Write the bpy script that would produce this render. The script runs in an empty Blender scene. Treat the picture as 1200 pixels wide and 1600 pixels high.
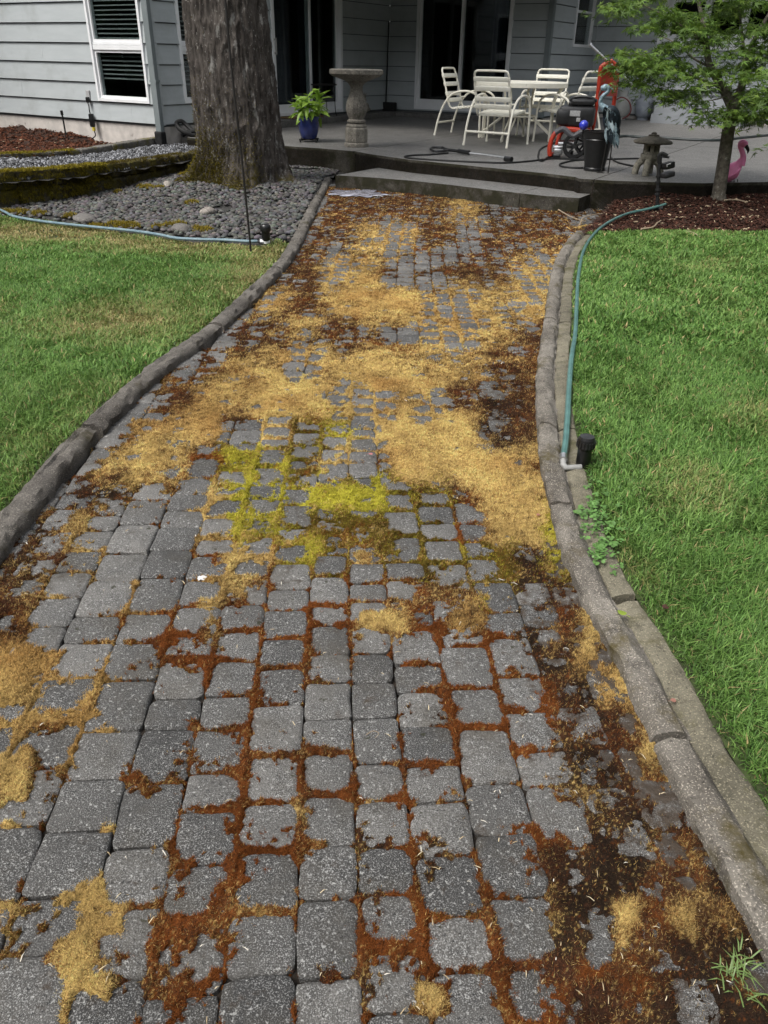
import bpy, bmesh, math, random
import numpy as np
from mathutils import Vector, Matrix
R = math.radians
sc = bpy.context.scene
col = sc.collection
random.seed(7)
rng = np.random.default_rng(11)

# ------------------------------------------------------------------ camera, sky, sun, exposure
H = 1.40
TH = R(30.55)
ROLL = R(1.16)
F = 1200.0
cam_d = bpy.data.cameras.new('camera')
cam = bpy.data.objects.new('camera', cam_d)
col.objects.link(cam)
cam_d.sensor_fit = 'VERTICAL'
cam_d.sensor_height = 36.0
cam_d.sensor_width = 27.0
cam_d.lens = 36.0 * F / 1600.0
cam_d.clip_start = 0.05
cam_d.clip_end = 400.0
_f = Vector((0, math.cos(TH), -math.sin(TH)))
_r0 = Vector((1, 0, 0))
_u0 = _r0.cross(_f)
_c, _s = math.cos(ROLL), math.sin(ROLL)
CAM_R = _r0 * _c + _u0 * _s * 1.0
CAM_U = -_r0 * _s + _u0 * _c
# image axes: the picture's right is r0 turned by the roll
cam.matrix_world = Matrix((
    (CAM_R.x, CAM_U.x, -_f.x, 0),
    (CAM_R.y, CAM_U.y, -_f.y, 0),
    (CAM_R.z, CAM_U.z, -_f.z, H),
    (0, 0, 0, 1)))
sc.camera = cam

SUN_EL = R(56)
SUN_AZ_DIR = Vector((-0.80, -0.60))          # horizontal direction from the scene towards the sun
world = bpy.data.worlds.new('World')
sc.world = world
world.use_nodes = True
wn = world.node_tree
for n in list(wn.nodes):
    wn.nodes.remove(n)
w_out = wn.nodes.new('ShaderNodeOutputWorld')
w_bg = wn.nodes.new('ShaderNodeBackground')
w_sky = wn.nodes.new('ShaderNodeTexSky')
w_hsv = wn.nodes.new('ShaderNodeHueSaturation')
w_sky.sky_type = 'NISHITA'
w_sky.sun_disc = False
w_sky.sun_elevation = SUN_EL
w_sky.sun_rotation = math.atan2(SUN_AZ_DIR.x, SUN_AZ_DIR.y)
w_sky.air_density = 1.0
w_sky.dust_density = 3.0
w_hsv.inputs['Saturation'].default_value = 0.22      # a grey, overcast version of the sky
w_bg.inputs['Strength'].default_value = 0.145
wn.links.new(w_sky.outputs[0], w_hsv.inputs['Color'])
wn.links.new(w_hsv.outputs[0], w_bg.inputs['Color'])
wn.links.new(w_bg.outputs[0], w_out.inputs['Surface'])

sun_d = bpy.data.lights.new('sun', 'SUN')
sun = bpy.data.objects.new('sun', sun_d)
col.objects.link(sun)
sun_d.energy = 1.6
sun_d.angle = R(22)
sun_d.color = (1.0, 0.96, 0.90)
_h = SUN_AZ_DIR.normalized() * math.cos(SUN_EL)
sun.rotation_euler = Vector((_h.x, _h.y, math.sin(SUN_EL))).to_track_quat('Z', 'Y').to_euler()

sc.view_settings.view_transform = 'Standard'
sc.view_settings.look = 'None'
sc.view_settings.gamma = 1.0
sc.view_settings.exposure = 1.0
sc.view_settings.use_curve_mapping = False
sc.render.engine = 'CYCLES'
sc.cycles.max_bounces = 6
sc.cycles.transparent_max_bounces = 12
sc.cycles.use_denoising = True

# ------------------------------------------------------------------ placing: a pixel of the photo to a real point
def ray(px, py):
    a = (px - 600.0) / F
    b = (800.0 - py) / F
    return _f + CAM_R * a + CAM_U * b

def at(px, py, z=0.0):
    d = ray(px, py)
    t = (z - H) / d.z
    return Vector((d.x * t, d.y * t, z))

A31 = R(31.2)                                  # the house stands turned to the path
E1 = Vector((math.cos(A31), -math.sin(A31), 0))
E2 = Vector((math.sin(A31), math.cos(A31), 0))
ZUP = Vector((0, 0, 1))

def W(u, v, z=0.0):
    return E1 * u + E2 * v + Vector((0, 0, z))

def uv(p):
    return p.dot(E1), p.dot(E2)

def onV(px, py, v):
    d = ray(px, py)
    t = v / d.dot(E2)
    return (d * t).dot(E1), H + d.z * t        # u, z

def onU(px, py, u):
    d = ray(px, py)
    t = u / d.dot(E1)
    return (d * t).dot(E2), H + d.z * t        # v, z

def zpat(u, v):
    return 0.30 + 0.0065 * max(0.0, v - 9.2)

def pat(px, py):
    """point of the patio floor seen at a pixel"""
    z = 0.32
    for _ in range(8):
        p = at(px, py, z)
        z = zpat(*uv(p))
    return at(px, py, z)

def above(p, px, py):
    """height of the pixel's ray where it is as far away as p"""
    d = ray(px, py)
    t = math.hypot(p.x, p.y) / math.hypot(d.x, d.y)
    return H + d.z * t

# ------------------------------------------------------------------ noise in numpy
def _hash(ix, iy, seed):
    h = (ix.astype(np.int64) * 374761393 + iy.astype(np.int64) * 668265263 + seed * 1442695041) & 0xFFFFFFFF
    h = ((h ^ (h >> 13)) * 1274126177) & 0xFFFFFFFF
    h = (h ^ (h >> 16)) & 0xFFFFFFFF
    return h.astype(np.float64) / 4294967295.0

def vnoise(x, y, seed=0):
    x0 = np.floor(x); y0 = np.floor(y)
    fx = x - x0; fy = y - y0
    fx = fx * fx * (3 - 2 * fx); fy = fy * fy * (3 - 2 * fy)
    a = _hash(x0, y0, seed); b = _hash(x0 + 1, y0, seed)
    c = _hash(x0, y0 + 1, seed); d = _hash(x0 + 1, y0 + 1, seed)
    return (a * (1 - fx) + b * fx) * (1 - fy) + (c * (1 - fx) + d * fx) * fy

def fbm(x, y, octaves=4, seed=0, gain=0.5):
    s = 0.0; amp = 1.0; tot = 0.0
    for o in range(octaves):
        s = s + amp * vnoise(x * 2 ** o + 17.3 * o, y * 2 ** o - 9.1 * o, seed + o)
        tot += amp; amp *= gain
    return s / tot * 2 - 1

# ------------------------------------------------------------------ objects
def tag(o, label=None, cat=None, group=None, kind=None):
    if label: o['label'] = label
    if cat: o['category'] = cat
    if group: o['group'] = group
    if kind: o['kind'] = kind
    return o

def empty(name, loc=(0, 0, 0), rz=0.0, parent=None):
    o = bpy.data.objects.new(name, None)
    col.objects.link(o)
    o.location = loc
    o.rotation_euler = (0, 0, rz)
    o.empty_display_size = 0.1
    if parent: o.parent = parent
    return o

def link(name, me, parent=None, loc=None, rz=None):
    o = bpy.data.objects.new(name, me)
    col.objects.link(o)
    if parent: o.parent = parent
    if loc is not None: o.location = loc
    if rz is not None: o.rotation_euler = (0, 0, rz)
    return o

def copy_tree(o, parent=None):
    c = o.copy()
    col.objects.link(c)
    c.parent = parent
    for ch in list(o.children):
        copy_tree(ch, c)
    return c

def np_mesh(name, V, tris=None, quads=None, mat=None, colors=None, smooth=False):
    V = np.asarray(V, dtype=np.float32)
    loops = []; starts = []; n = 0
    if tris is not None and len(tris):
        t = np.asarray(tris, dtype=np.int32)
        loops.append(t.ravel()); starts.append(np.arange(len(t), dtype=np.int32) * 3); n = t.size
    if quads is not None and len(quads):
        q = np.asarray(quads, dtype=np.int32)
        loops.append(q.ravel()); starts.append(n + np.arange(len(q), dtype=np.int32) * 4)
    loops = np.concatenate(loops); starts = np.concatenate(starts)
    me = bpy.data.meshes.new(name)
    me.vertices.add(len(V)); me.vertices.foreach_set('co', V.ravel())
    me.loops.add(len(loops)); me.loops.foreach_set('vertex_index', loops)
    me.polygons.add(len(starts)); me.polygons.foreach_set('loop_start', starts)
    if smooth:
        me.polygons.foreach_set('use_smooth', np.ones(len(starts), dtype=bool))
    if colors is not None:
        at_ = me.color_attributes.new('Col', 'FLOAT_COLOR', 'POINT')
        c = np.ones((len(V), 4), dtype=np.float32); c[:, :3] = colors
        at_.data.foreach_set('color', c.ravel())
    me.update(calc_edges=True)
    if mat: me.materials.append(mat)
    return me

class MB:
    def __init__(self):
        self.v = []; self.f = []
    def add(self, vs, fs):
        n = len(self.v)
        self.v += [tuple(p) for p in vs]
        self.f += [tuple(i + n for i in f) for f in fs]
        return self
    def box(self, c, s, rot=None, bev=0.0):
        sx, sy, sz = s[0] / 2, s[1] / 2, s[2] / 2
        if bev <= 0:
            vs = [Vector((x * sx, y * sy, z * sz)) for z in (-1, 1) for y in (-1, 1) for x in (-1, 1)]
            fs = [(0, 2, 3, 1), (4, 5, 7, 6), (0, 1, 5, 4), (2, 6, 7, 3), (0, 4, 6, 2), (1, 3, 7, 5)]
        else:
            bm = bmesh.new()
            bmesh.ops.create_cube(bm, size=1.0)
            bmesh.ops.scale(bm, vec=s, verts=bm.verts)
            bmesh.ops.bevel(bm, geom=bm.edges[:], offset=min(bev, min(s) * 0.45), segments=2, profile=0.5, affect='EDGES')
            bm.verts.index_update()
            vs = [v.co.copy() for v in bm.verts]
            fs = [[v.index for v in f.verts] for f in bm.faces]
            bm.free()
        c = Vector(c)
        if rot is not None:
            vs = [rot @ p for p in vs]
        return self.add([p + c for p in vs], fs)
    def tube(self, pts, r, seg=8, caps=True):
        pts = [Vector(p) for p in pts]
        n = len(pts)
        rs = r if isinstance(r, (list, tuple)) else [r] * n
        t0 = (pts[1] - pts[0]).normalized()
        ref = Vector((0, 0, 1)) if abs(t0.z) < 0.9 else Vector((1, 0, 0))
        nrm = (ref - t0 * ref.dot(t0)).normalized()
        vs = []; fs = []
        for i, p in enumerate(pts):
            if i == 0: t = pts[1] - pts[0]
            elif i == n - 1: t = pts[-1] - pts[-2]
            else: t = (pts[i + 1] - p).normalized() + (p - pts[i - 1]).normalized()
            if t.length < 1e-9: t = t0
            t = t.normalized()
            nrm = (nrm - t * nrm.dot(t))
            nrm = nrm.normalized() if nrm.length > 1e-6 else t.orthogonal().normalized()
            b = t.cross(nrm)
            for k in range(seg):
                a = 2 * math.pi * k / seg
                vs.append(p + (nrm * math.cos(a) + b * math.sin(a)) * rs[i])
        for i in range(n - 1):
            for k in range(seg):
                k2 = (k + 1) % seg
                fs.append((i * seg + k, i * seg + k2, (i + 1) * seg + k2, (i + 1) * seg + k))
        if caps:
            fs.append(tuple(range(seg))[::-1])
            fs.append(tuple((n - 1) * seg + k for k in range(seg)))
        return self.add(vs, fs)
    def lathe(self, prof, seg=20, c=(0, 0, 0), wob=None):
        vs = []; fs = []
        c = Vector(c)
        for i, (r, z) in enumerate(prof):
            for k in range(seg):
                a = 2 * math.pi * k / seg
                rr = r * (wob(a, i) if wob else 1.0)
                vs.append(c + Vector((rr * math.cos(a), rr * math.sin(a), z)))
        for i in range(len(prof) - 1):
            for k in range(seg):
                k2 = (k + 1) % seg
                fs.append((i * seg + k, i * seg + k2, (i + 1) * seg + k2, (i + 1) * seg + k))
        fs.append(tuple(range(seg))[::-1])
        n = len(prof) - 1
        fs.append(tuple(n * seg + k for k in range(seg)))
        return self.add(vs, fs)
    def ell(self, c, s, rot=None, nu=12, nv=8):
        prof = [(max(0.02, math.sin(math.pi * i / nv)), -math.cos(math.pi * i / nv)) for i in range(nv + 1)]
        n0 = len(self.v)
        self.lathe(prof, nu)
        for i in range(n0, len(self.v)):
            p = Vector(self.v[i])
            p = Vector((p.x * s[0], p.y * s[1], p.z * s[2]))
            if rot is not None: p = rot @ p
            self.v[i] = tuple(p + Vector(c))
        return self
    def mesh(self, name, mat, smooth=False):
        me = bpy.data.meshes.new(name)
        me.from_pydata(self.v, [], self.f)
        me.update()
        if mat: me.materials.append(mat)
        if smooth:
            me.polygons.foreach_set('use_smooth', np.ones(len(me.polygons), dtype=bool))
            try: me.set_sharp_from_angle(angle=R(40))
            except Exception: pass
        return me
    def build(self, name, mat, parent=None, smooth=False, loc=None, rz=None):
        return link(name, self.mesh(name, mat, smooth), parent, loc, rz)

def smooth_path(pts, n=6):
    """Catmull-Rom through points"""
    P = [Vector(p) for p in pts]
    P = [P[0] * 2 - P[1]] + P + [P[-1] * 2 - P[-2]]
    out = []
    for i in range(1, len(P) - 2):
        a, b, c, d = P[i - 1], P[i], P[i + 1], P[i + 2]
        for k in range(n):
            t = k / n
            out.append(0.5 * ((2 * b) + (c - a) * t + (2 * a - 5 * b + 4 * c - d) * t * t + (3 * b - a - 3 * c + d) * t ** 3))
    out.append(P[-2])
    return out

# ------------------------------------------------------------------ materials
def newmat(name):
    m = bpy.data.materials.new(name)
    m.use_nodes = True
    nt = m.node_tree
    b = nt.nodes['Principled BSDF']
    return m, nt, b

def nd(nt, t, **kw):
    n = nt.nodes.new(t)
    for k, v in kw.items():
        if k in n.inputs.keys(): n.inputs[k].default_value = v
        else: setattr(n, k, v)
    return n

def rgb(c):
    return (c[0], c[1], c[2], 1.0)

def ramp(nt, src, a, b, c0=(0, 0, 0), c1=(1, 1, 1)):
    r = nd(nt, 'ShaderNodeValToRGB')
    r.color_ramp.elements[0].position = a; r.color_ramp.elements[0].color = rgb(c0)
    r.color_ramp.elements[1].position = b; r.color_ramp.elements[1].color = rgb(c1)
    nt.links.new(src, r.inputs[0])
    return r.outputs[0]

def mixc(nt, fac, a, b, mode='MIX'):
    m = nd(nt, 'ShaderNodeMix', data_type='RGBA', blend_type=mode)
    for i, x in ((0, fac), (6, a), (7, b)):
        if isinstance(x, (int, float)): m.inputs[i].default_value = x
        elif isinstance(x, tuple): m.inputs[i].default_value = rgb(x)
        else: nt.links.new(x, m.inputs[i])
    return m.outputs[2]

def mathn(nt, op, a, b=None):
    m = nd(nt, 'ShaderNodeMath', operation=op)
    for i, x in ((0, a), (1, b)):
        if x is None: continue
        if isinstance(x, (int, float)): m.inputs[i].default_value = x
        else: nt.links.new(x, m.inputs[i])
    return m.outputs[0]

def noise(nt, scale, detail=5, vec=None, rough=0.55, stretch=None, dist=0.0):
    n = nd(nt, 'ShaderNodeTexNoise')
    n.inputs['Scale'].default_value = scale
    n.inputs['Detail'].default_value = detail
    n.inputs['Roughness'].default_value = rough
    n.inputs['Distortion'].default_value = dist
    if vec is None:
        g = nd(nt, 'ShaderNodeNewGeometry'); vec = g.outputs['Position']
    if stretch:
        mp = nd(nt, 'ShaderNodeMapping'); mp.inputs['Scale'].default_value = stretch
        nt.links.new(vec, mp.inputs['Vector']); vec = mp.outputs[0]
    nt.links.new(vec, n.inputs['Vector'])
    return n.outputs['Fac']

def bump(nt, b, h, dist=0.003, strength=1.0):
    bn = nd(nt, 'ShaderNodeBump')
    bn.inputs['Strength'].default_value = strength
    bn.inputs['Distance'].default_value = dist
    nt.links.new(h, bn.inputs['Height'])
    nt.links.new(bn.outputs[0], b.inputs['Normal'])

def M(name, c1, c2=None, scale=6.0, rough=0.7, metal=0.0, spec=0.3, bmp=0.0, bscale=40.0, dirt=None, dscale=3.0, dlo=0.5, dhi=0.75, stretch=None):
    m, nt, b = newmat(name)
    b.inputs['Roughness'].default_value = rough
    b.inputs['Metallic'].default_value = metal
    b.inputs['Specular IOR Level'].default_value = spec
    c2 = c2 or tuple(x * 0.72 for x in c1)
    out = mixc(nt, ramp(nt, noise(nt, scale, 6, stretch=stretch), 0.35, 0.65), c2, c1)
    if dirt:
        out = mixc(nt, ramp(nt, noise(nt, dscale, 8, rough=0.65), dlo, dhi), out, dirt)
    nt.links.new(out, b.inputs['Base Color'])
    if bmp:
        bump(nt, b, noise(nt, bscale, 6, stretch=stretch), bmp)
    return m

def M_attr(name, rough=0.85, spec=0.15, transl=0.0, grain=0):
    """colour stored per blade, fibre or stone"""
    m, nt, b = newmat(name)
    a = nd(nt, 'ShaderNodeAttribute', attribute_name='Col')
    src = a.outputs['Color']
    if grain:
        g_ = ramp(nt, noise(nt, grain, 3, rough=0.7), 0.30, 0.70, (0.45, 0.45, 0.45), (1.35, 1.35, 1.35))
        src = mixc(nt, 1.0, src, g_, 'MULTIPLY')
        bump(nt, b, noise(nt, grain * 0.6, 4, rough=0.7), 0.006)
    nt.links.new(src, b.inputs['Base Color'])
    b.inputs['Roughness'].default_value = rough
    b.inputs['Specular IOR Level'].default_value = spec
    if transl:
        t = nd(nt, 'ShaderNodeBsdfTranslucent')
        nt.links.new(a.outputs['Color'], t.inputs['Color'])
        mx = nd(nt, 'ShaderNodeMixShader'); mx.inputs[0].default_value = transl
        nt.links.new(b.outputs[0], mx.inputs[1]); nt.links.new(t.outputs[0], mx.inputs[2])
        nt.links.new(mx.outputs[0], nt.nodes['Material Output'].inputs['Surface'])
    return m

def M_concrete(name, c1, c2, moss=None, mossn=0.56, speck=0.5, agg=230.0, zmoss=False, rough=0.85):
    m, nt, b = newmat(name)
    base = mixc(nt, ramp(nt, noise(nt, 3.0, 8, rough=0.65), 0.3, 0.7), c2, c1)
    base = mixc(nt, mathn(nt, 'MULTIPLY', ramp(nt, noise(nt, 17, 8, rough=0.72), 0.50, 0.66), 0.7), base, tuple(x * 0.55 for x in c2))
    sp = ramp(nt, noise(nt, agg, 2), 0.56, 0.68)
    base = mixc(nt, mathn(nt, 'MULTIPLY', sp, speck), base, (min(1, c1[0] * 3.2), min(1, c1[1] * 3.1), min(1, c1[2] * 3.0)))
    dk = ramp(nt, noise(nt, agg * 0.55, 3), 0.28, 0.42, (1, 1, 1), (0, 0, 0))
    base = mixc(nt, mathn(nt, 'MULTIPLY', dk, 0.75), base, tuple(x * 0.3 for x in c2))
    if moss:
        f = ramp(nt, noise(nt, 4.5, 9, rough=0.7), mossn, mossn + 0.13)
        mc = mixc(nt, noise(nt, 25, 4), tuple(x * 0.35 for x in moss), moss)
        base = mixc(nt, f, base, mc)
    nt.links.new(base, b.inputs['Base Color'])
    b.inputs['Roughness'].default_value = rough
    b.inputs['Specular IOR Level'].default_value = 0.35
    bump(nt, b, noise(nt, agg * 0.6, 4, rough=0.7), 0.004)
    return m

MAT = {}
def paver_mat():
    m, nt, b = newmat('paver_concrete')
    a1 = nd(nt, 'ShaderNodeAttribute', attribute_name='tint'); a1.attribute_type = 'OBJECT'
    a2 = nd(nt, 'ShaderNodeAttribute', attribute_name='tint')
    tint = mathn(nt, 'ADD', a1.outputs['Fac'], a2.outputs['Fac'])
    base = mixc(nt, tint, (0.028, 0.027, 0.026), (0.128, 0.122, 0.113))
    base = mixc(nt, mathn(nt, 'MULTIPLY', ramp(nt, noise(nt, 14, 6, rough=0.65), 0.42, 0.66), 0.65), base, (0.034, 0.032, 0.030))
    sp = ramp(nt, noise(nt, 380, 2, rough=0.6), 0.52, 0.64)
    vary = ramp(nt, noise(nt, 7.0, 5, rough=0.6), 0.34, 0.62, (0.35, 0.35, 0.35), (1, 1, 1))
    base = mixc(nt, mathn(nt, 'MULTIPLY', mathn(nt, 'MULTIPLY', sp, 0.64), vary), base, (0.44, 0.44, 0.43))
    sp2 = ramp(nt, noise(nt, 120, 2), 0.62, 0.68)
    base = mixc(nt, mathn(nt, 'MULTIPLY', sp2, 0.5), base, (0.50, 0.50, 0.48))
    dk = ramp(nt, noise(nt, 190, 3), 0.30, 0.43, (1, 1, 1), (0, 0, 0))
    base = mixc(nt, mathn(nt, 'MULTIPLY', dk, 0.8), base, (0.012, 0.012, 0.013))
    lich = ramp(nt, noise(nt, 24, 3, rough=0.5), 0.695, 0.715)
    base = mixc(nt, mathn(nt, 'MULTIPLY', lich, 0.85), base, (0.022, 0.022, 0.008))
    film = ramp(nt, noise(nt, 4.2, 7, rough=0.68), 0.50, 0.64)
    base = mixc(nt, mathn(nt, 'MULTIPLY', film, 0.42), base, (0.055, 0.046, 0.032))
    # organic staining, heavier towards the right edge where leaf litter lies
    d1 = nd(nt, 'ShaderNodeAttribute', attribute_name='dirt'); d1.attribute_type = 'OBJECT'
    d2 = nd(nt, 'ShaderNodeAttribute', attribute_name='dirt')
    dirt = mathn(nt, 'ADD', d1.outputs['Fac'], d2.outputs['Fac'])
    thr = mathn(nt, 'ADD', noise(nt, 22, 8, rough=0.7), mathn(nt, 'MULTIPLY', dirt, 0.30))
    st = ramp(nt, thr, 0.66, 0.80)
    base = mixc(nt, mathn(nt, 'MULTIPLY', st, 0.88), base, mixc(nt, noise(nt, 60, 3), (0.018, 0.012, 0.008), (0.06, 0.038, 0.02)))
    nt.links.new(base, b.inputs['Base Color'])
    b.inputs['Roughness'].default_value = 0.62
    b.inputs['Specular IOR Level'].default_value = 0.42
    hh = mathn(nt, 'ADD', noise(nt, 210, 4, rough=0.7), mathn(nt, 'MULTIPLY', noise(nt, 40, 4), 1.2))
    bump(nt, b, hh, 0.0045)
    return m
MAT['paver'] = paver_mat()
MAT['soil'] = M('joint_soil', (0.030, 0.022, 0.016), (0.012, 0.010, 0.008), 30, 0.95, bmp=0.006, bscale=90)
MAT['moss'] = M_attr('moss_fibre', 0.95, 0.05, 0.12, 420)
MAT['grass'] = M_attr('grass_blade', 0.55, 0.3, 0.35)
MAT['leaf'] = M_attr('leaf_green', 0.5, 0.35, 0.35)
MAT['stone'] = M_attr('pebble_stone', 0.75, 0.35)
MAT['chip'] = M_attr('bark_chip', 0.9, 0.15)
MAT['lawn_soil'] = M('lawn_soil', (0.05, 0.075, 0.02), (0.025, 0.03, 0.012), 12, 0.95, bmp=0.01, bscale=60)
MAT['mulch'] = M('mulch_soil', (0.060, 0.030, 0.020), (0.020, 0.012, 0.009), 45, 0.95, bmp=0.02, bscale=70)
MAT['gravel_base'] = M('gravel_base', (0.05, 0.048, 0.045), (0.02, 0.019, 0.018), 40, 0.95, bmp=0.01)
MAT['ground'] = M('ground_soil', (0.05, 0.055, 0.03), (0.03, 0.03, 0.02), 2, 0.95)
MAT['curb'] = M_concrete('curb_concrete', (0.210, 0.192, 0.165), (0.058, 0.050, 0.040), moss=(0.085, 0.066, 0.018), mossn=0.535, speck=0.45)
MAT['curb_l'] = M_concrete('curb_concrete_dark', (0.155, 0.142, 0.125), (0.040, 0.035, 0.030), moss=(0.055, 0.045, 0.018), mossn=0.56, speck=0.35)
MAT['strip'] = M_concrete('mow_strip_concrete', (0.185, 0.168, 0.122), (0.075, 0.068, 0.048), moss=(0.075, 0.068, 0.018), mossn=0.55, speck=0.3)
MAT['patio'] = M_concrete('exposed_aggregate', (0.168, 0.164, 0.156), (0.108, 0.105, 0.100), speck=0.5, agg=70, rough=0.5)
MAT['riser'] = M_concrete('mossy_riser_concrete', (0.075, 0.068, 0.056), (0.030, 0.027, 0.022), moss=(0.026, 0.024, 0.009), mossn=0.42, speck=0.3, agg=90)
MAT['ledge'] = M_concrete('old_concrete', (0.16, 0.155, 0.145), (0.09, 0.085, 0.08), speck=0.2, agg=90)
MAT['foundation'] = M('foundation_wash', (0.58, 0.54, 0.50), (0.46, 0.43, 0.40), 8, 0.9, bmp=0.004, bscale=30, dirt=(0.12, 0.10, 0.08), dscale=5, dlo=0.60, dhi=0.74)
MAT['siding'] = M('siding_paint', (0.420, 0.450, 0.460), (0.390, 0.420, 0.430), 3.0, 0.55, bmp=0.0012, bscale=25, stretch=(1, 1, 6), dirt=(0.27, 0.285, 0.28), dscale=1.6, dlo=0.52, dhi=0.90)
MAT['white'] = M('white_vinyl', (0.80, 0.81, 0.82), (0.74, 0.75, 0.76), 5, 0.4)
MAT['chair_white'] = M('cream_enamel', (0.86, 0.83, 0.72), (0.80, 0.77, 0.65), 9, 0.4, dirt=(0.34, 0.30, 0.20), dscale=9, dlo=0.62, dhi=0.82)
MAT['strap'] = M('cream_vinyl_strap', (0.87, 0.85, 0.75), (0.80, 0.77, 0.66), 12, 0.45, dirt=(0.40, 0.36, 0.25), dscale=12, dlo=0.62, dhi=0.85)
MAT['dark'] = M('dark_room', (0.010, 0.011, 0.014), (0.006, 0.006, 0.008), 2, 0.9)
MAT['curtain'] = M('navy_curtain', (0.030, 0.035, 0.055), (0.014, 0.016, 0.026), 9, 0.9, stretch=(6, 6, 0.2))
MAT['blind'] = M('grey_blind', (0.30, 0.30, 0.29), (0.24, 0.24, 0.23), 5, 0.6)
MAT['black'] = M('black_plastic', (0.012, 0.012, 0.013), (0.006, 0.006, 0.006), 20, 0.35, spec=0.5)
MAT['blackmat'] = M('black_matte', (0.016, 0.016, 0.017), (0.009, 0.009, 0.009), 20, 0.75)
MAT['iron'] = M('dark_iron', (0.035, 0.033, 0.032), (0.02, 0.018, 0.017), 25, 0.6, metal=0.4)
MAT['red'] = M('red_paint', (0.46, 0.045, 0.020), (0.36, 0.030, 0.014), 6, 0.4, spec=0.5)
MAT['steel'] = M('bright_steel', (0.62, 0.62, 0.62), (0.5, 0.5, 0.5), 20, 0.3, metal=0.9)
MAT['soffit'] = M('soffit_paint', (0.13, 0.14, 0.145), (0.11, 0.12, 0.125), 3, 0.7)
MAT['downspout'] = M('downspout_paint', (0.20, 0.225, 0.23), (0.17, 0.195, 0.20), 4, 0.5)
MAT['shingle'] = M('roof_shingle', (0.07, 0.065, 0.06), (0.04, 0.04, 0.04), 20, 0.9, bmp=0.01)

def glass_mat(name, tintc=(0.75, 0.8, 0.8), boost=0.0):
    m, nt, b = newmat(name)
    nt.nodes.remove(b)
    tr = nd(nt, 'ShaderNodeBsdfTransparent'); tr.inputs[0].default_value = rgb(tintc)
    gl = nd(nt, 'ShaderNodeBsdfGlossy'); gl.inputs['Roughness'].default_value = 0.03
    lw = nd(nt, 'ShaderNodeLayerWeight'); lw.inputs['Blend'].default_value = 0.5
    frv = mathn(nt, 'ADD', mathn(nt, 'MULTIPLY', mathn(nt, 'POWER', lw.outputs['Facing'], 4.0), 0.9), 0.045)
    bn = nd(nt, 'ShaderNodeBump'); bn.inputs['Distance'].default_value = 0.002; bn.inputs['Strength'].default_value = 0.3
    nt.links.new(noise(nt, 3.0, 2), bn.inputs['Height'])
    nt.links.new(bn.outputs[0], gl.inputs['Normal'])
    mx = nd(nt, 'ShaderNodeMixShader')
    nt.links.new(frv, mx.inputs[0]); nt.links.new(tr.outputs[0], mx.inputs[1]); nt.links.new(gl.outputs[0], mx.inputs[2])
    nt.links.new(mx.outputs[0], nt.nodes['Material Output'].inputs['Surface'])
    return m
MAT['glass'] = glass_mat('window_glass')

# ================================================================== GROUND
g = MB()
gs = 90.0
g.add([(-gs, -gs, -0.08), (gs, -gs, -0.08), (gs, gs, -0.08), (-gs, gs, -0.08)], [(0, 1, 2, 3)])
tag(g.build('ground', MAT['ground']), kind='structure')

# ================================================================== HOUSE
LV0, EXPO = 0.452, 0.268                       # lap siding: lowest edge and exposure
U_C, V_A, V_D, U_E, V_F = -9.85, 9.47, 16.1, -6.33, 18.8
ZTOP = 3.3
house = empty('house', W(U_C, V_A, 0.0))
tag(house, 'grey lap-sided house with white windows and sliding doors behind the patio', 'house')
bpy.context.view_layer.update()

class Plane:
    """vertical wall plane: s runs along 'd', n points outwards"""
    def __init__(self, p0, d, n):
        self.p0, self.d, self.n = p0, d, n
    def P(self, s, z, out=0.0):
        return self.p0 + self.d * s + self.n * out + ZUP * z

def child(o, parent):
    """parent while keeping world coordinates of a mesh written in world space"""
    o.parent = parent
    o.matrix_parent_inverse = parent.matrix_world.inverted()
    return o

PA = Plane(E2 * V_A, E1, -E2)                  # s = u
PC = Plane(E1 * U_C, E2, E1)                   # s = v
PD = Plane(E2 * V_D, E1, -E2)
PE = Plane(E1 * U_E, E2, E1)
PF = Plane(E2 * V_F, E1, -E2)

def slab(mb, pl, s0, s1, z0, z1, o0, o1):
    c = [pl.P(s, z, o) for o in (o0, o1) for z in (z0, z1) for s in (s0, s1)]
    mb.add(c, [(0, 1, 3, 2), (4, 6, 7, 5), (0, 4, 5, 1), (2, 3, 7, 6), (0, 2, 6, 4), (1, 5, 7, 3)])

def cut_rects(s0, s1, z0, z1, openings):
    """rectangle minus openings, as rectangles"""
    zs = sorted({z0, z1} | {z for o in openings for z in o[2:4] if z0 < z < z1})
    out = []
    for za, zb in zip(zs[:-1], zs[1:]):
        segs = [(s0, s1)]
        for (a, b, c, d) in openings:
            if c < zb - 1e-6 and d > za + 1e-6:
                nx = []
                for (p, q) in segs:
                    if a > p: nx.append((p, min(q, a)))
                    if b < q: nx.append((max(p, b), q))
                segs = [x for x in nx if x[1] - x[0] > 1e-4]
        out += [(p, q, za, zb) for p, q in segs]
    return out

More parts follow.
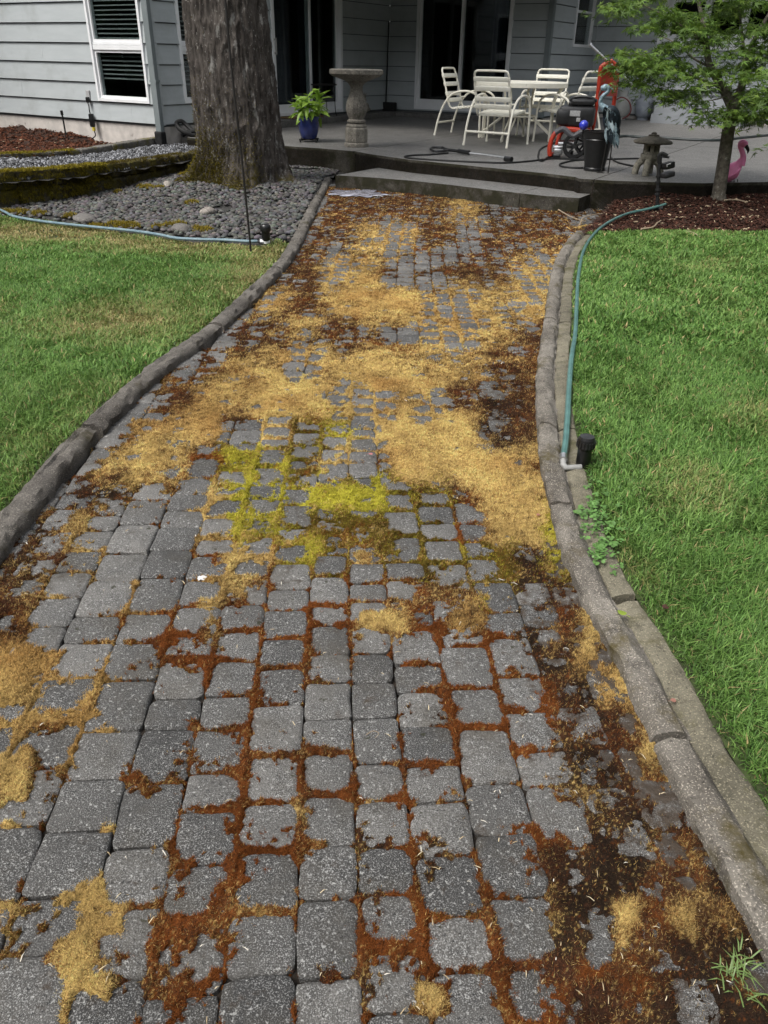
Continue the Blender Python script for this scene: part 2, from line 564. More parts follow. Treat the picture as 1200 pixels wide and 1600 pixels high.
def wall(pl, s0, s1, openings, joints=(), label=None, zbase=0.0):
    mb = MB()
    for (p, q, a, b) in cut_rects(s0, s1, LV0 - 0.02, ZTOP, openings):
        slab(mb, pl, p, q, a, b, -0.12, -0.004)
    w = child(mb.build('wall', MAT['soffit']), house)
    fb = MB()
    slab(fb, pl, s0, s1, zbase - 0.3, LV0 - 0.024, -0.12, -0.01)
    child(fb.build('foundation', MAT['foundation']), w)
    k = 0
    bpy.context.view_layer.update()
    while LV0 + EXPO * k < ZTOP - 0.05:
        zb = LV0 + EXPO * k
        zt = min(zb + EXPO - 0.0005, ZTOP)
        cuts = sorted([s0] + [j for j, kk in joints if kk == k] + [s1])
        for a, b in zip(cuts[:-1], cuts[1:]):
            a2 = a + (0.0015 if a != s0 else 0); b2 = b - (0.0015 if b != s1 else 0)
            rects = cut_rects(a2, b2, zb + 0.014, zt, openings)
            if not rects: continue
            groups = []
            for r in rects:                     # rectangles of one board that touch stay one board
                for gq in groups:
                    if any(r[0] <= t[1] + 1e-6 and r[1] >= t[0] - 1e-6 for t in gq):
                        gq.append(r); break
                else: groups.append([r])
            for gq in groups:
                mb = MB()
                for (p, q, za, zc) in gq:
                    fo = lambda z: 0.005 + 0.028 * (1 - (z - zb) / EXPO)
                    wv = 0.0018
                    vs = [pl.P(p, za, 0), pl.P(q, za, 0), pl.P(q, zc, 0), pl.P(p, zc, 0),
                          pl.P(p, za, fo(za)), pl.P(q, za, fo(za)), pl.P(q, zc, max(0.003, fo(zc))), pl.P(p, zc, max(0.003, fo(zc)))]
                    mb.add(vs, [(0, 3, 2, 1), (4, 5, 6, 7), (0, 1, 5, 4), (1, 2, 6, 5), (2, 3, 7, 6), (3, 0, 4, 7)])
                child(mb.build('siding_board', MAT['siding']), w)
        k += 1
    return w

def frame_boxes(mb, pl, s0, s1, z0, z1, wdt, o0, o1):
    slab(mb, pl, s0, s0 + wdt, z0, z1, o0, o1)
    slab(mb, pl, s1 - wdt, s1, z0, z1, o0, o1)
    slab(mb, pl, s0 + wdt, s1 - wdt, z0, z0 + wdt, o0, o1 - 0.001)
    slab(mb, pl, s0 + wdt, s1 - wdt, z1 - wdt, z1, o0, o1 - 0.001)

def pane(pl, s0, s1, z0, z1, o, parent, name='pane'):
    mb = MB()
    slab(mb, pl, s0, s1, z0, z1, o - 0.003, o)
    return child(mb.build(name, MAT['glass']), parent)

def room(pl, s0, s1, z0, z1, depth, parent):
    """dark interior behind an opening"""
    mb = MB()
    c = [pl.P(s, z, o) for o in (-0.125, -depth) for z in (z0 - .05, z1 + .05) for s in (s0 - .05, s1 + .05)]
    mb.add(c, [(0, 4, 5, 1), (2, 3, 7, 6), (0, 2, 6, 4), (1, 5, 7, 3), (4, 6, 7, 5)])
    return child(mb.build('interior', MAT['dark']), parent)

def window(pl, s0, s1, z0, z1, zm, label, blinds=True, trim=0.075, slat_gap=0.060, blind_low=None):
    mb = MB()
    frame_boxes(mb, pl, s0, s1, z0, z1, trim * 0.55, -0.10, 0.045)
    w = child(mb.build('window', MAT['white']), house)
    bpy.context.view_layer.update()
    i0, i1, j0, j1 = s0 + trim * 0.55, s1 - trim * 0.55, z0 + trim * 0.55, z1 - trim * 0.55
    mb = MB()                                    # meeting rail
    slab(mb, pl, i0, i1, zm - 0.05, zm + 0.015, -0.08, 0.030)
    slab(mb, pl, i0, i1, zm + 0.018, zm + 0.050, -0.08, 0.022)
    child(mb.build('meeting_rail', MAT['white']), w)
    for (a, b) in ((j0, zm - 0.05), (zm + 0.05, j1)):
        mb = MB()
        frame_boxes(mb, pl, i0, i1, a, b, trim * 0.5, -0.07, 0.012)
        child(mb.build('sash', MAT['white']), w)
        pane(pl, i0 + trim * .5, i1 - trim * .5, a + trim * .5, b - trim * .5, -0.02, w)
    room(pl, s0 + 0.02, s1 - 0.02, z0 + 0.02, z1 - 0.02, 1.2, w)
    if blinds:
        z = j1 - 0.03
        low = blind_low if blind_low is not None else j0 + 0.10
        first = None
        while z > low:
            if first is None:
                mb = MB()
                t = R(22)
                c0 = pl.P((i0 + i1) / 2, 0, -0.075)
                hw = (i1 - i0) / 2 - 0.03
                dz, do = 0.026 * math.sin(t), 0.026 * math.cos(t)
                vs = []
                for (o, zz) in ((do, -dz), (-do, dz)):
                    for e in (0, 0.003):
                        for s in (-hw, hw):
                            vs.append(c0 + pl.d * s + pl.n * o + ZUP * (zz + e))
                mb.add(vs, [(0, 1, 3, 2), (4, 6, 7, 5), (0, 4, 5, 1), (2, 3, 7, 6), (0, 2, 6, 4), (1, 5, 7, 3)])
                o = child(mb.build('blind_slat', MAT['blind']), w)
                first = o
                me0 = o.data
            else:
                o = link('blind_slat', me0)
                child(o, w)
            o.location = (0, 0, z)
            z -= slat_gap
    return w

# ---- left wall with its window
ua0, za1 = onV(134, 0, V_A)
ua1, za0 = onV(237, 162, V_A)
_, zma = onV(185, 72, V_A)
ua0b, _ = onV(157.5, 158, V_A)
WA = (ua0b - 0.01, ua1, za0, 2.45)
wA = wall(PA, -17.5, U_C - 0.0, [WA], joints=[(-10.5, 0), (-13.1, 1), (-12.4, 3), (-14.9, 2), (-11.9, 6)])
window(PA, *WA[:3], WA[3], zma, None, blind_low=za0 + 0.27)

# ---- patio wall with window and sliding door
vb0, zb0 = onU(287, 162, U_C)
WB = (vb0, vb0 + 1.05, za0, 2.45)
vc0, zc0 = onU(429, 181, U_C)
vc1, _ = onU(534, 175, U_C)
DC = (vc0, vc1, zc0 - 0.01, 2.62)
wC = wall(PC, V_A, V_D, [WB, DC], joints=[(11.4, 2), (15.2, 4)])
window(PC, *WB[:3], WB[3], zma, None, blind_low=za0 + 0.25)

# ---- back wall with the wide sliding door
ud0, zd0 = onV(648, 168, V_D)
ud1, _ = onV(799, 60, V_D)
ud1 = onV(797, 95, V_D)[0]
DD = (ud0, ud1, zd0 - 0.02, 2.62)
wD = wall(PD, U_C, U_E, [DD], joints=[(-9.6, 3)])

# ---- return wall with the small window, and the far right wall
ve0, ze0 = onU(893, 73, U_E)
ve1, _ = onU(919, 75, U_E)
_, ze_m = onU(901, 17, U_E)
WE = (ve0, ve1 + 0.05, ze0, 2.75)
wE = wall(PE, V_D, V_F, [WE], joints=[])
uf0, zf0 = onV(1045, 75, V_F)
WF = (uf0 - 0.25, uf0 + 2.25, zf0 + 0.02, 2.7)
wF = wall(PF, U_E, 3.0, [WF], joints=[(-2.0, 1), (-0.9, 0)])

def small_window(pl, s0, s1, z0, z1, zm, fw=0.05):
    mb = MB()
    frame_boxes(mb, pl, s0, s1, z0, z1, fw, -0.10, 0.035)
    w = child(mb.build('window', MAT['white']), house)
    bpy.context.view_layer.update()
    mb = MB()
    slab(mb, pl, s0 + fw, s1 - fw, zm - 0.02, zm + 0.02, -0.06, 0.012)
    child(mb.build('meeting_rail', MAT['white']), w)
    pane(pl, s0 + fw, s1 - fw, z0 + fw, zm - 0.02, -0.02, w)
    pane(pl, s0 + fw, s1 - fw, zm + 0.02, z1 - fw, -0.02, w)
    room(pl, s0 + 0.02, s1 - 0.02, z0 + 0.02, z1 - 0.02, 1.2, w)
    return w
small_window(PE, *WE[:3], WE[3], ze_m)

# wide white-trimmed window on the far right wall
mb = MB()
frame_boxes(mb, PF, WF[0], WF[1], WF[2], WF[3], 0.16, -0.10, 0.05)
slab(mb, PF, WF[0] - 0.05, WF[1] + 0.05, WF[2] - 0.05, WF[2] - 0.002, -0.05, 0.10)
wf = child(mb.build('window', MAT['white']), house)
bpy.context.view_layer.update()
i0, i1 = WF[0] + .16, WF[1] - .16
nm = 3
for k in range(nm):
    a = i0 + (i1 - i0) * k / nm; b = i0 + (i1 - i0) * (k + 1) / nm
    mb = MB()
    frame_boxes(mb, PF, a + 0.004, b - 0.004, WF[2] + .161, WF[3] - .161, 0.06, -0.08, 0.02)
    child(mb.build('sash', MAT['white']), wf)
    pane(PF, a + .06, b - .06, WF[2] + .22, WF[3] - .22, -0.02, wf)
room(PF, WF[0] + .05, WF[1] - .05, WF[2] + .05, WF[3] - .05, 1.5, wf)

# ---- sliding doors
def sliding_door(pl, s0, s1, z0, z1, mid, fw, handle_at, curtain):
    mb = MB()
    frame_boxes(mb, pl, s0, s1, z0, z1, fw * 0.6, -0.11, 0.04)
    d = child(mb.build('sliding_door', MAT['white']), house)
    bpy.context.view_layer.update()
    a, b = s0 + fw * 0.6, s1 - fw * 0.6
    za, zb = z0 + fw * 0.6, z1 - fw * 0.6
    for k, (p, q, o) in enumerate(((a, mid + 0.03, 0.012), (mid - 0.03, b, -0.045))):
        mb = MB()
        frame_boxes(mb, pl, p, q, za, zb, 0.055, o - 0.04, o)
        slab(mb, pl, p + 0.055, q - 0.055, za + 0.055, za + 0.13, o - 0.04, o - 0.002)
        child(mb.build('door_panel', MAT['white']), d)
        pane(pl, p + 0.055, q - 0.055, za + 0.13, zb - 0.055, o - 0.018, d)
    if handle_at is not None:
        mb = MB()
        zc = 1.55
        mb.box(pl.P(handle_at, zc, 0.06), (0.03, 0.03, 0.26), bev=0.01)
        mb.box(pl.P(handle_at, zc + 0.10, 0.035), (0.02, 0.05, 0.03))
        mb.box(pl.P(handle_at, zc - 0.10, 0.035), (0.02, 0.05, 0.03))
        child(mb.build('handle', MAT['blind']), d)
    room(pl, s0 + 0.03, s1 - 0.03, z0 + 0.03, z1 - 0.03, 2.2, d)
    # pleated curtain inside
    for (p, q) in curtain:
        n = int((q - p) / 0.035)
        vs = []; fs = []
        for i in range(n + 1):
            s = p + (q - p) * i / n
            o = -0.28 + 0.03 * math.sin(i * 1.7) + 0.012 * math.sin(i * 0.53)
            vs += [pl.P(s, z0 + 0.08, o), pl.P(s, z1 - 0.05, o)]
        for i in range(n):
            fs.append((2 * i, 2 * i + 2, 2 * i + 3, 2 * i + 1))
        c = MB().add(vs, fs)
        child(c.build('curtain', MAT['curtain'], smooth=True), d)
    return d
midC = onU(484, 60, U_C)[0]
sliding_door(PC, DC[0], DC[1], DC[2], DC[3], midC, 0.085, DC[0] + 0.06, [(midC + 0.02, midC + 0.45), (DC[0] + 0.15, midC - 0.3)])
midD = onV(721, 60, V_D)[0]
sliding_door(PD, DD[0], DD[1], DD[2], DD[3], midD, 0.10, None, [(midD + 0.55, midD + 0.85)])

# ---- corner boards, downspouts, eaves, roof
mb = MB()
mb.box(W(U_E + 0.012, V_D - 0.012, (LV0 + ZTOP) / 2), (0.10, 0.10, ZTOP - LV0), rot=Matrix.Rotation(-A31, 3, 'Z'))
child(mb.build('corner_board', MAT['downspout']), house)
mb = MB()
mb.box(W(U_C - 0.002, V_A + 0.002, (LV0 + ZTOP) / 2), (0.055, 0.055, ZTOP - LV0), rot=Matrix.Rotation(-A31, 3, 'Z'))
child(mb.build('corner_board', MAT['siding']), house)

_, zboot = onV(253, 208, V_A)
mb = MB()
mb.box(W(U_C - 0.02, V_A - 0.065, (zboot + ZTOP) / 2), (0.115, 0.075, ZTOP - zboot), rot=Matrix.Rotation(-A31, 3, 'Z'), bev=0.008)
for z in (1.05, 2.3):
    mb.box(W(U_C - 0.02, V_A - 0.058, z), (0.135, 0.085, 0.03), rot=Matrix.Rotation(-A31, 3, 'Z'))
ds = child(mb.build('downspout', MAT['downspout']), house)
bpy.context.view_layer.update()
mb = MB()
mb.box(W(U_C - 0.02, V_A - 0.075, zboot - 0.075), (0.15, 0.115, 0.21), rot=Matrix.Rotation(-A31, 3, 'Z'), bev=0.02)
child(mb.build('downspout_boot', MAT['blackmat']), ds)

# roof: eaves over every wall, unseen porch slab deepened over patio corner for shade
def roof_slab(u0, u1, v0, v1, z, th=0.16):
    mb = MB()
    c = [W(u, v, zz) for zz in (z, z + th) for v in (v0, v1) for u in (u0, u1)]
    mb.add(c, [(0, 2, 3, 1), (4, 5, 7, 6), (0, 1, 5, 4), (2, 6, 7, 3), (0, 4, 6, 2), (1, 3, 7, 5)])
    return mb
mb = MB()
EAVE = ZTOP + 0.004
PORCH = 2.72
for r in ((-18, U_C + 0.3, V_A - 0.30, 30, EAVE), (U_C + 0.03, U_E + 1.2, V_D - 2.3, V_D - 0.03, PORCH), (U_C + 0.035, -6.9, V_D - 4.3, V_D - 2.31, PORCH + 0.001), (U_E + 0.03, 4.0, V_F - 1.5, V_F - 0.03, PORCH + 0.2), (U_C + 0.301, U_E + 1.0, V_D - 1.0, 30, EAVE + 0.002), (U_E + 1.001, 4.0, V_F - 1.3, 30, EAVE + 0.004)):
    s = roof_slab(*r)
    mb.add([Vector(p) for p in s.v], s.f)
rf = child(mb.build('roof', MAT['soffit']), house)
bpy.context.view_layer.update()
mb = MB()
pts = [(-18, V_A - 0.30), (U_C + 0.3, V_A - 0.30), (U_C + 0.3, V_D - 1.0), (U_E + 1.0, V_D - 1.0), (U_E + 1.0, V_F - 1.3), (4.0, V_F - 1.3)]
lo = [W(u, v, EAVE + 0.17) for u, v in pts]
hi = [W(u - 1.0 if i not in (5,) else u, v + 5.0, EAVE + 2.6) for i, (u, v) in enumerate(pts)]
mb.add(lo + hi, [(i, i + 1, 7 + i, 6 + i) for i in range(5)])
child(mb.build('roof_slope', MAT['shingle']), rf)

# ---- grey plinth under the right-hand window (a boxed-in base with base board and capping)
up0, zp0 = onV(1016, 192, 18.0)
_, zp1 = onV(1025, 134, 18.0)
up1 = onV(1158, 190, 18.0)[0]
PP = Plane(E2 * 18.0, E1, -E2)
mb = MB()
slab(mb, PP, up0 + 0.03, up1 - 0.03, zp0 - 0.03, zp1 - 0.06, -0.79, 0.0)
MAT['bay'] = M('bay_paint', (0.27, 0.285, 0.30), (0.24, 0.255, 0.27), 4, 0.6)
bay = child(mb.build('bay_base', MAT['bay']), house)
bpy.context.view_layer.update()
mb = MB()
slab(mb, PP, up0, up1, zp0 - 0.03, zp0 + 0.16, -0.79, 0.035)
slab(mb, PP, up0 + 0.01, up1 - 0.01, zp0 + 0.161, zp0 + 0.175, -0.79, 0.025)
child(mb.build('base_board', MAT['bay']), bay)
mb = MB()
slab(mb, PP, up0 - 0.03, up1 + 0.03, zp1 - 0.059, zp1, -0.79, 0.06)
slab(mb, PP, up0 - 0.01, up1 + 0.01, zp1 - 0.13, zp1 - 0.061, -0.78, 0.03)
child(mb.build('capping', MAT['bay']), bay)

# ================================================================== PATIO, STEP, LEDGE
def clip_poly(poly, a, b, c):
    """keep a*u+b*v<=c"""
    out = []
    for i in range(len(poly)):
        p, q = poly[i], poly[(i + 1) % len(poly)]
        dp = a * p[0] + b * p[1] - c; dq = a * q[0] + b * q[1] - c
        if dp <= 0: out.append(p)
        if (dp < 0 < dq) or (dq < 0 < dp):
            t = dp / (dp - dq)
            out.append((p[0] + (q[0] - p[0]) * t, p[1] + (q[1] - p[1]) * t))
    return out

def prism(mb, poly, z0, ztop, bev=0.0):
    n = len(poly)
    top = []; mid = []; bot = []
    cx = sum(p[0] for p in poly) / n; cy = sum(p[1] for p in poly) / n
    for (u, v) in poly:
        top.append(W(u, v, ztop(u, v)))
        bot.append(W(u, v, z0))
    vs = top + bot
    fs = [tuple(range(n))]
    for i in range(n):
        j = (i + 1) % n
        fs.append((i, n + i, n + j, j))
    mb.add(vs, fs)

front = [uv(at(px, py, 0.30)) for px, py in ((425, 227), (500, 232), (556, 237), (575, 240.5), (640, 249.5), (720, 257.5), (800, 265.5), (850, 270.5), (899, 276.5), (905, 279), (960, 282.5), (1040, 285), (1100, 286.5), (1200, 285))]
poly = [(-9.45, front[0][1] + 0.02)] + front + [(front[-1][0] + 3.0, front[-1][1] + 1.6), (front[-1][0] + 3.0, 19.0), (-9.45, 19.0)]
patio = MB()
patio_o = tag(empty('patio', W(-5, 12, 0.0)), kind='structure')
bpy.context.view_layer.update()
gq = 0.006
cells_u = [(-99, -6.42), (-6.42, -2.82), (-2.82, 99)]
for i, (u0, u1) in enumerate(cells_u):
    vcuts = [-99, 13.6 if i != 1 else 13.0, 99]
    for v0, v1 in zip(vcuts[:-1], vcuts[1:]):
        p = clip_poly(poly, 1, 0, u1 - gq); p = clip_poly(p, -1, 0, -(u0 + gq))
        p = clip_poly(p, 0, 1, v1 - gq); p = clip_poly(p, 0, -1, -(v0 + gq))
        if len(p) < 3: continue
        mb = MB(); prism(mb, p, -0.1, zpat)
        o = mb.build('patio_slab', MAT['patio'])
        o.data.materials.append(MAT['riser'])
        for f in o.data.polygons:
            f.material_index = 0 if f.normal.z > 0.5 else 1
        child(o, patio_o)
mb = MB()
prism(mb, poly, -0.12, lambda u, v: zpat(u, v) - 0.03)
child(mb.build('joint_bed', MAT['soil']), patio_o)

tread = [uv(at(px, py, 0.15)) for px, py in ((524, 274), (530, 274), (585, 277.5), (640, 282), (705, 289), (770, 297), (850, 306), (905, 309.5))]
step = tag(empty('step', W(-4.5, 9, 0)), 'low concrete step running along the front of the patio', 'step')
bpy.context.view_layer.update()
back = [(u, 9.75) for u, v in tread]
seam = uv(at(812, 302, 0.15))[0]
for (lo_, hi_) in ((-99, seam), (seam, 99)):
    p = tread + back[::-1]
    p = clip_poly(p, 1, 0, hi_ - 0.004); p = clip_poly(p, -1, 0, -(lo_ + 0.004))
    mb = MB(); prism(mb, p, -0.1, lambda u, v: 0.15)
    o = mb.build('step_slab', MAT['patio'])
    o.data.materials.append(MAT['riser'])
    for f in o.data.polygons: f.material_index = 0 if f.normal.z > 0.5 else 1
    child(o, step)

mb = MB()
def ubox(mb, u0, u1, v0, v1, z0, z1, bev=0.012):
    mb.box(W((u0 + u1) / 2, (v0 + v1) / 2, (z0 + z1) / 2), (u1 - u0, v1 - v0, z1 - z0), rot=Matrix.Rotation(-A31, 3, 'Z'), bev=bev)
ubox(mb, U_C - 0.05, U_C + 0.36, 11.62, V_D + 0.05, 0.0, 0.43)
ubox(mb, U_C + 0.361, U_E + 0.05, V_D - 0.30, V_D + 0.05, 0.0, 0.43)
lg = mb.build('door_ledge', MAT['ledge'])
tag(lg, 'long concrete ledge under the sliding doors along the house wall', 'ledge')
mb = MB()
ubox(mb, U_C + 0.02, U_C + 0.42, 9.78, 11.60, 0.0, 0.37, 0.02)
tag(mb.build('concrete_kerb', MAT['ledge']), 'pale concrete block at the house corner behind the big trunk', 'concrete block')

# ================================================================== KERBS (traced from the photo at their real height)
def plist(pts, z):
    return [at(x, y, z) for x, y in pts]

def resample(P, step):
    P = [Vector(p) for p in P]
    L = [0.0]
    for a, b in zip(P[:-1], P[1:]): L.append(L[-1] + (b - a).length)
    n = max(2, int(L[-1] / step))
    out = []
    j = 0
    for i in range(n + 1):
        s = L[-1] * i / n
        while j < len(L) - 2 and L[j + 1] < s: j += 1
        t = (s - L[j]) / max(1e-9, L[j + 1] - L[j])
        out.append(P[j].lerp(P[j + 1], t))
    return out

left_in = plist([(-60, 980), (0, 885), (60, 803), (150, 692), (255, 590), (350, 518), (445, 424), (468, 390), (484, 355), (500, 318), (518, 283)], 0.0)
left_in = [left_in[0] + (left_in[0] - left_in[1]) * 1.2] + left_in
right_in = plist([(1290, 1640), (1200, 1512), (1120, 1362), (1030, 1192), (960, 1042), (902, 932), (866, 832), (845, 735), (836, 640), (838, 580), (850, 500), (862, 425), (880, 388), (898, 368)], 0.0)
LEFT_IN = smooth_path(left_in, 8)
RIGHT_IN = smooth_path(right_in, 8)

def sweep(path, prof, seed, rough=0.006, side=1.0, step=0.025):
    """profile (offset to the outside, height) swept along a ground path, with weathered unevenness"""
    P = resample(path, step)
    vs = []; fs = []
    n = len(prof)
    L = 0.0
    for i, p in enumerate(P):
        a = P[max(0, i - 1)]; b = P[min(len(P) - 1, i + 1)]
        t = (b - a).normalized()
        nr = Vector((-t.y, t.x, 0)) * side
        if i: L += (p - P[i - 1]).length
        for k, (o, z) in enumerate(prof):
            jx = float(fbm(np.array([p.x * 14.0 + k * 1.7]), np.array([p.y * 14.0 - k * 0.9]), 3, 3)[0]) * rough
            jz = float(fbm(np.array([p.x * 17.0 + k * 1.3 + 50]), np.array([p.y * 17.0 + k * 0.7]), 3, 10)[0]) * rough * (1.0 if z > 0.01 else 0.0)
            vs.append(p + nr * (o + jx) + ZUP * (z + jz))
    m = len(P)
    for i in range(m - 1):
        for k in range(n - 1):
            f = (i * n + k, i * n + k + 1, (i + 1) * n + k + 1, (i + 1) * n + k)
            fs.append(f if side > 0 else f[::-1])
    fs.append(tuple(range(n)) if side < 0 else tuple(range(n))[::-1])
    e = (m - 1) * n
    fs.append(tuple(e + k for k in range(n))[::-1] if side < 0 else tuple(e + k for k in range(n)))
    return MB().add(vs, fs)

def split_path(path, breaks, gap):
    """cut a path into pieces at arclengths"""
    P = resample(path, 0.02)
    S = [0.0]
    for a, b in zip(P[:-1], P[1:]): S.append(S[-1] + (b - a).length)
    cuts = [0.0] + [b for b in breaks if b < S[-1] - 0.1] + [S[-1]]
    out = []
    for a, b in zip(cuts[:-1], cuts[1:]):
        out.append([p for p, s in zip(P, S) if a + gap <= s <= b - gap])
    return [o for o in out if len(o) > 3]

lk = tag(empty('kerb', LEFT_IN[20]), 'rounded dark concrete kerb between the left lawn and the paved path', 'kerb')
rk = tag(empty('kerb', RIGHT_IN[20]), 'grey concrete kerb with flat mow strip along the right lawn', 'kerb')
bpy.context.view_layer.update()
LP = [(0.0, -0.05), (-0.002, 0.022), (0.005, 0.036), (0.020, 0.047), (0.042, 0.051), (0.056, 0.047), (0.070, 0.051), (0.088, 0.044), (0.100, 0.030), (0.106, 0.012), (0.108, -0.05)]
for i, seg in enumerate(split_path(LEFT_IN, (1.62, 3.1, 4.55, 6.3, 7.9, 9.2), 0.006)):
    o = sweep(seg, LP, 3 + i, 0.012, side=1.0).build('kerb_segment', MAT['curb_l'], smooth=True)
    child(o, lk)
RP = [(0.0, -0.05), (0.000, 0.022), (0.005, 0.036), (0.016, 0.042), (0.034, 0.044), (0.052, 0.043), (0.068, 0.039), (0.080, 0.029), (0.088, 0.016), (0.096, 0.012)]
SP = [(0.092, -0.05), (0.094, 0.012), (0.102, 0.018), (0.130, 0.025), (0.158, 0.026), (0.167, 0.020), (0.170, -0.05)]
for i, seg in enumerate(split_path(RIGHT_IN, (0.65, 1.75, 2.45, 4.1, 5.6), 0.004)):
    child(sweep(seg, RP, 23 + i, 0.010, side=-1.0).build('kerb_segment', MAT['curb'], smooth=True), rk)
for i, seg in enumerate(split_path(RIGHT_IN, (1.2, 2.45, 4.1), 0.004)):
    child(sweep(seg, SP, 43 + i, 0.007, side=-1.0).build('mow_strip_segment', MAT['strip'], smooth=True), rk)

LX = np.array([p.x for p in LEFT_IN]); LY = np.array([p.y for p in LEFT_IN])
RX = np.array([p.x for p in RIGHT_IN]); RY = np.array([p.y for p in RIGHT_IN])
def left_x(y): return np.interp(y, LY, LX)
def right_x(y):
    x = np.interp(y, RY, RX)
    return x + np.clip(y - RY[-1], 0, 9) * 0.55      # beyond the kerb the paving widens to the step

# ================================================================== THE PATH: bed, pavers, moss
YMIN, YMAX = 0.45, 10.6
path = tag(empty('path', (0, 2, 0)), kind='structure')
path['label'] = 'paved garden path of tumbled grey blocks with dead moss'
bpy.context.view_layer.update()
bed = MB()
ys = np.linspace(YMIN - 0.3, YMAX + 0.6, 60)
for y in ys:
    bed.v += [(float(left_x(y)) - 0.03, float(y), -0.022), (float(right_x(y)) + 0.03, float(y), -0.022)]
bed.f = [(2 * i, 2 * i + 1, 2 * i + 3, 2 * i + 2) for i in range(len(ys) - 1)]
child(bed.build('joint_bed', MAT['soil']), path)

def col_off(y):
    return -0.095 * y + 0.0095 * y * y

# columns of blocks run up the path; a block is (column, from, to)
prng = random.Random(5)
edges = [-0.704 - 0.145, -0.704, -0.559, -0.427, -0.298, -0.169, -0.05, 0.065, 0.196, 0.330, 0.457]
off0 = float(col_off(1.12))
edges = [e - off0 for e in edges]
while edges[0] > -2.2: edges.insert(0, edges[0] - prng.choice((0.112, 0.128, 0.128, 0.142)))
while edges[-1] < 4.2: edges.append(edges[-1] + prng.choice((0.112, 0.128, 0.128, 0.142)))
cols = []
for a, b in zip(edges[:-1], edges[1:]):
    y = YMIN + prng.uniform(-0.1, 0.05)
    rows = [y]
    while rows[-1] < YMAX + 0.3:
        w = b - a
        rows.append(rows[-1] + w * prng.choice((0.78, 0.92, 1.0, 1.0, 1.06, 1.22)))
    cols.append(np.array(rows))
EDG = np.array(edges)

def pav_lookup(X, Y):
    """distance inside the block under a point (0 at its edge), and the block's ids"""
    c = X - col_off(Y)
    ci = np.clip(np.searchsorted(EDG, c) - 1, 0, len(cols) - 1)
    dx = np.minimum(c - EDG[ci], EDG[ci + 1] - c)
    d = np.zeros_like(X); ri = np.zeros(X.shape, dtype=np.int64)
    hx = (EDG[ci + 1] - EDG[ci]) / 2
    for k in np.unique(ci):
        m = ci == k
        r = cols[k]
        yy = Y[m]
        j = np.clip(np.searchsorted(r, yy) - 1, 0, len(r) - 2)
        dy = np.minimum(yy - r[j], r[j + 1] - yy)
        rad = 0.03                                    # rounded corners
        ax = np.maximum(rad - dx[m], 0); ay = np.maximum(rad - dy, 0)
        d[m] = np.where((ax > 0) & (ay > 0), rad - np.hypot(ax, ay), np.minimum(dx[m], dy))
        ri[m] = j
    return d, ci, ri

def block_mesh(w, l, rnd, top=0.0):
    """tumbled block: irregular rounded outline, chamfered worn rim"""
    rad = 0.011 + 0.008 * rnd.random()
    pts = []
    hw, hl = w / 2 - 0.0018, l / 2 - 0.0018
    for (sx, sy, a0) in ((1, 1, 0), (-1, 1, 90), (-1, -1, 180), (1, -1, 270)):
        r = rad * rnd.uniform(0.6, 1.5)
        for a in (0, 45, 90):
            t = R(a0 + a)
            pts.append([sx * (hw - r) + r * math.cos(t), sy * (hl - r) + r * math.sin(t)])
    full = []
    for i in range(len(pts)):
        p, q = pts[i], pts[(i + 1) % len(pts)]
        full.append(p)
        if i % 3 == 2:                               # mid point of a long side
            full.append([(p[0] + q[0]) / 2, (p[1] + q[1]) / 2])
    full = [(x + rnd.uniform(-0.0022, 0.0022), y + rnd.uniform(-0.0022, 0.0022)) for x, y in full]
    n = len(full)
    vs = []
    for (sc_, z) in ((1.0, -0.03), (1.0, -0.0065)):
        for x, y in full: vs.append((x * sc_, y * sc_, z))
    for x, y in full:
        k = 1 - (0.0038 + rnd.uniform(0, 0.003)) / max(0.02, math.hypot(x, y)); vs.append((x * k, y * k, -0.0018 + rnd.uniform(-0.001, 0.0008)))
    for x, y in full:
        k = 1 - 0.011 / max(0.02, math.hypot(x, y)); vs.append((x * k, y * k, 0.0 + rnd.uniform(-0.0006, 0.0006)))
    vs.append((0, 0, rnd.uniform(0, 0.0015)))
    fs = []
    for r in range(3):
        for i in range(n):
            j = (i + 1) % n
            fs.append((r * n + i, r * n + j, (r + 1) * n + j, (r + 1) * n + i))
    for i in range(n):
        fs.append((3 * n + i, 3 * n + (i + 1) % n, 4 * n))
    return vs, fs

blocks = []
for k, r in enumerate(cols):
    for j in range(len(r) - 1):
        yc = (r[j] + r[j + 1]) / 2
        xc = (EDG[k] + EDG[k + 1]) / 2 + float(col_off(yc))
        if yc > YMAX or xc < float(left_x(yc)) - 0.03 or xc > float(right_x(yc)) + 0.04: continue
        slope = -0.095 + 0.019 * yc
        d = Vector((xc, yc, -H))
        zc = d.dot(_f)
        ix = d.dot(CAM_R) / zc * F + 600; iy = 800 - d.dot(CAM_U) / zc * F
        vis = -70 < ix < 1270 and iy < 1690
        dirt = min(1.0, max(0.0, 1 - (float(right_x(yc)) - xc) / 0.45)) if yc < 4.0 else 0.30
        dirt = max(dirt, 0.42 * prng.random() ** 1.6)
        if yc < 2.0: dirt = max(dirt, 0.25 * min(1, max(0, (xc - 0.05) / 0.3)))
        blocks.append(dict(x=xc, y=yc, w=EDG[k + 1] - EDG[k], l=r[j + 1] - r[j], rot=-math.atan(slope) + prng.uniform(-0.02, 0.02),
                           size=(1 / zc) if vis else 0.0, dirt=dirt, tint=prng.random() ** 1.2))
blocks.sort(key=lambda b: -b['size'])
near, far = blocks[:300], blocks[300:]
variants = {}
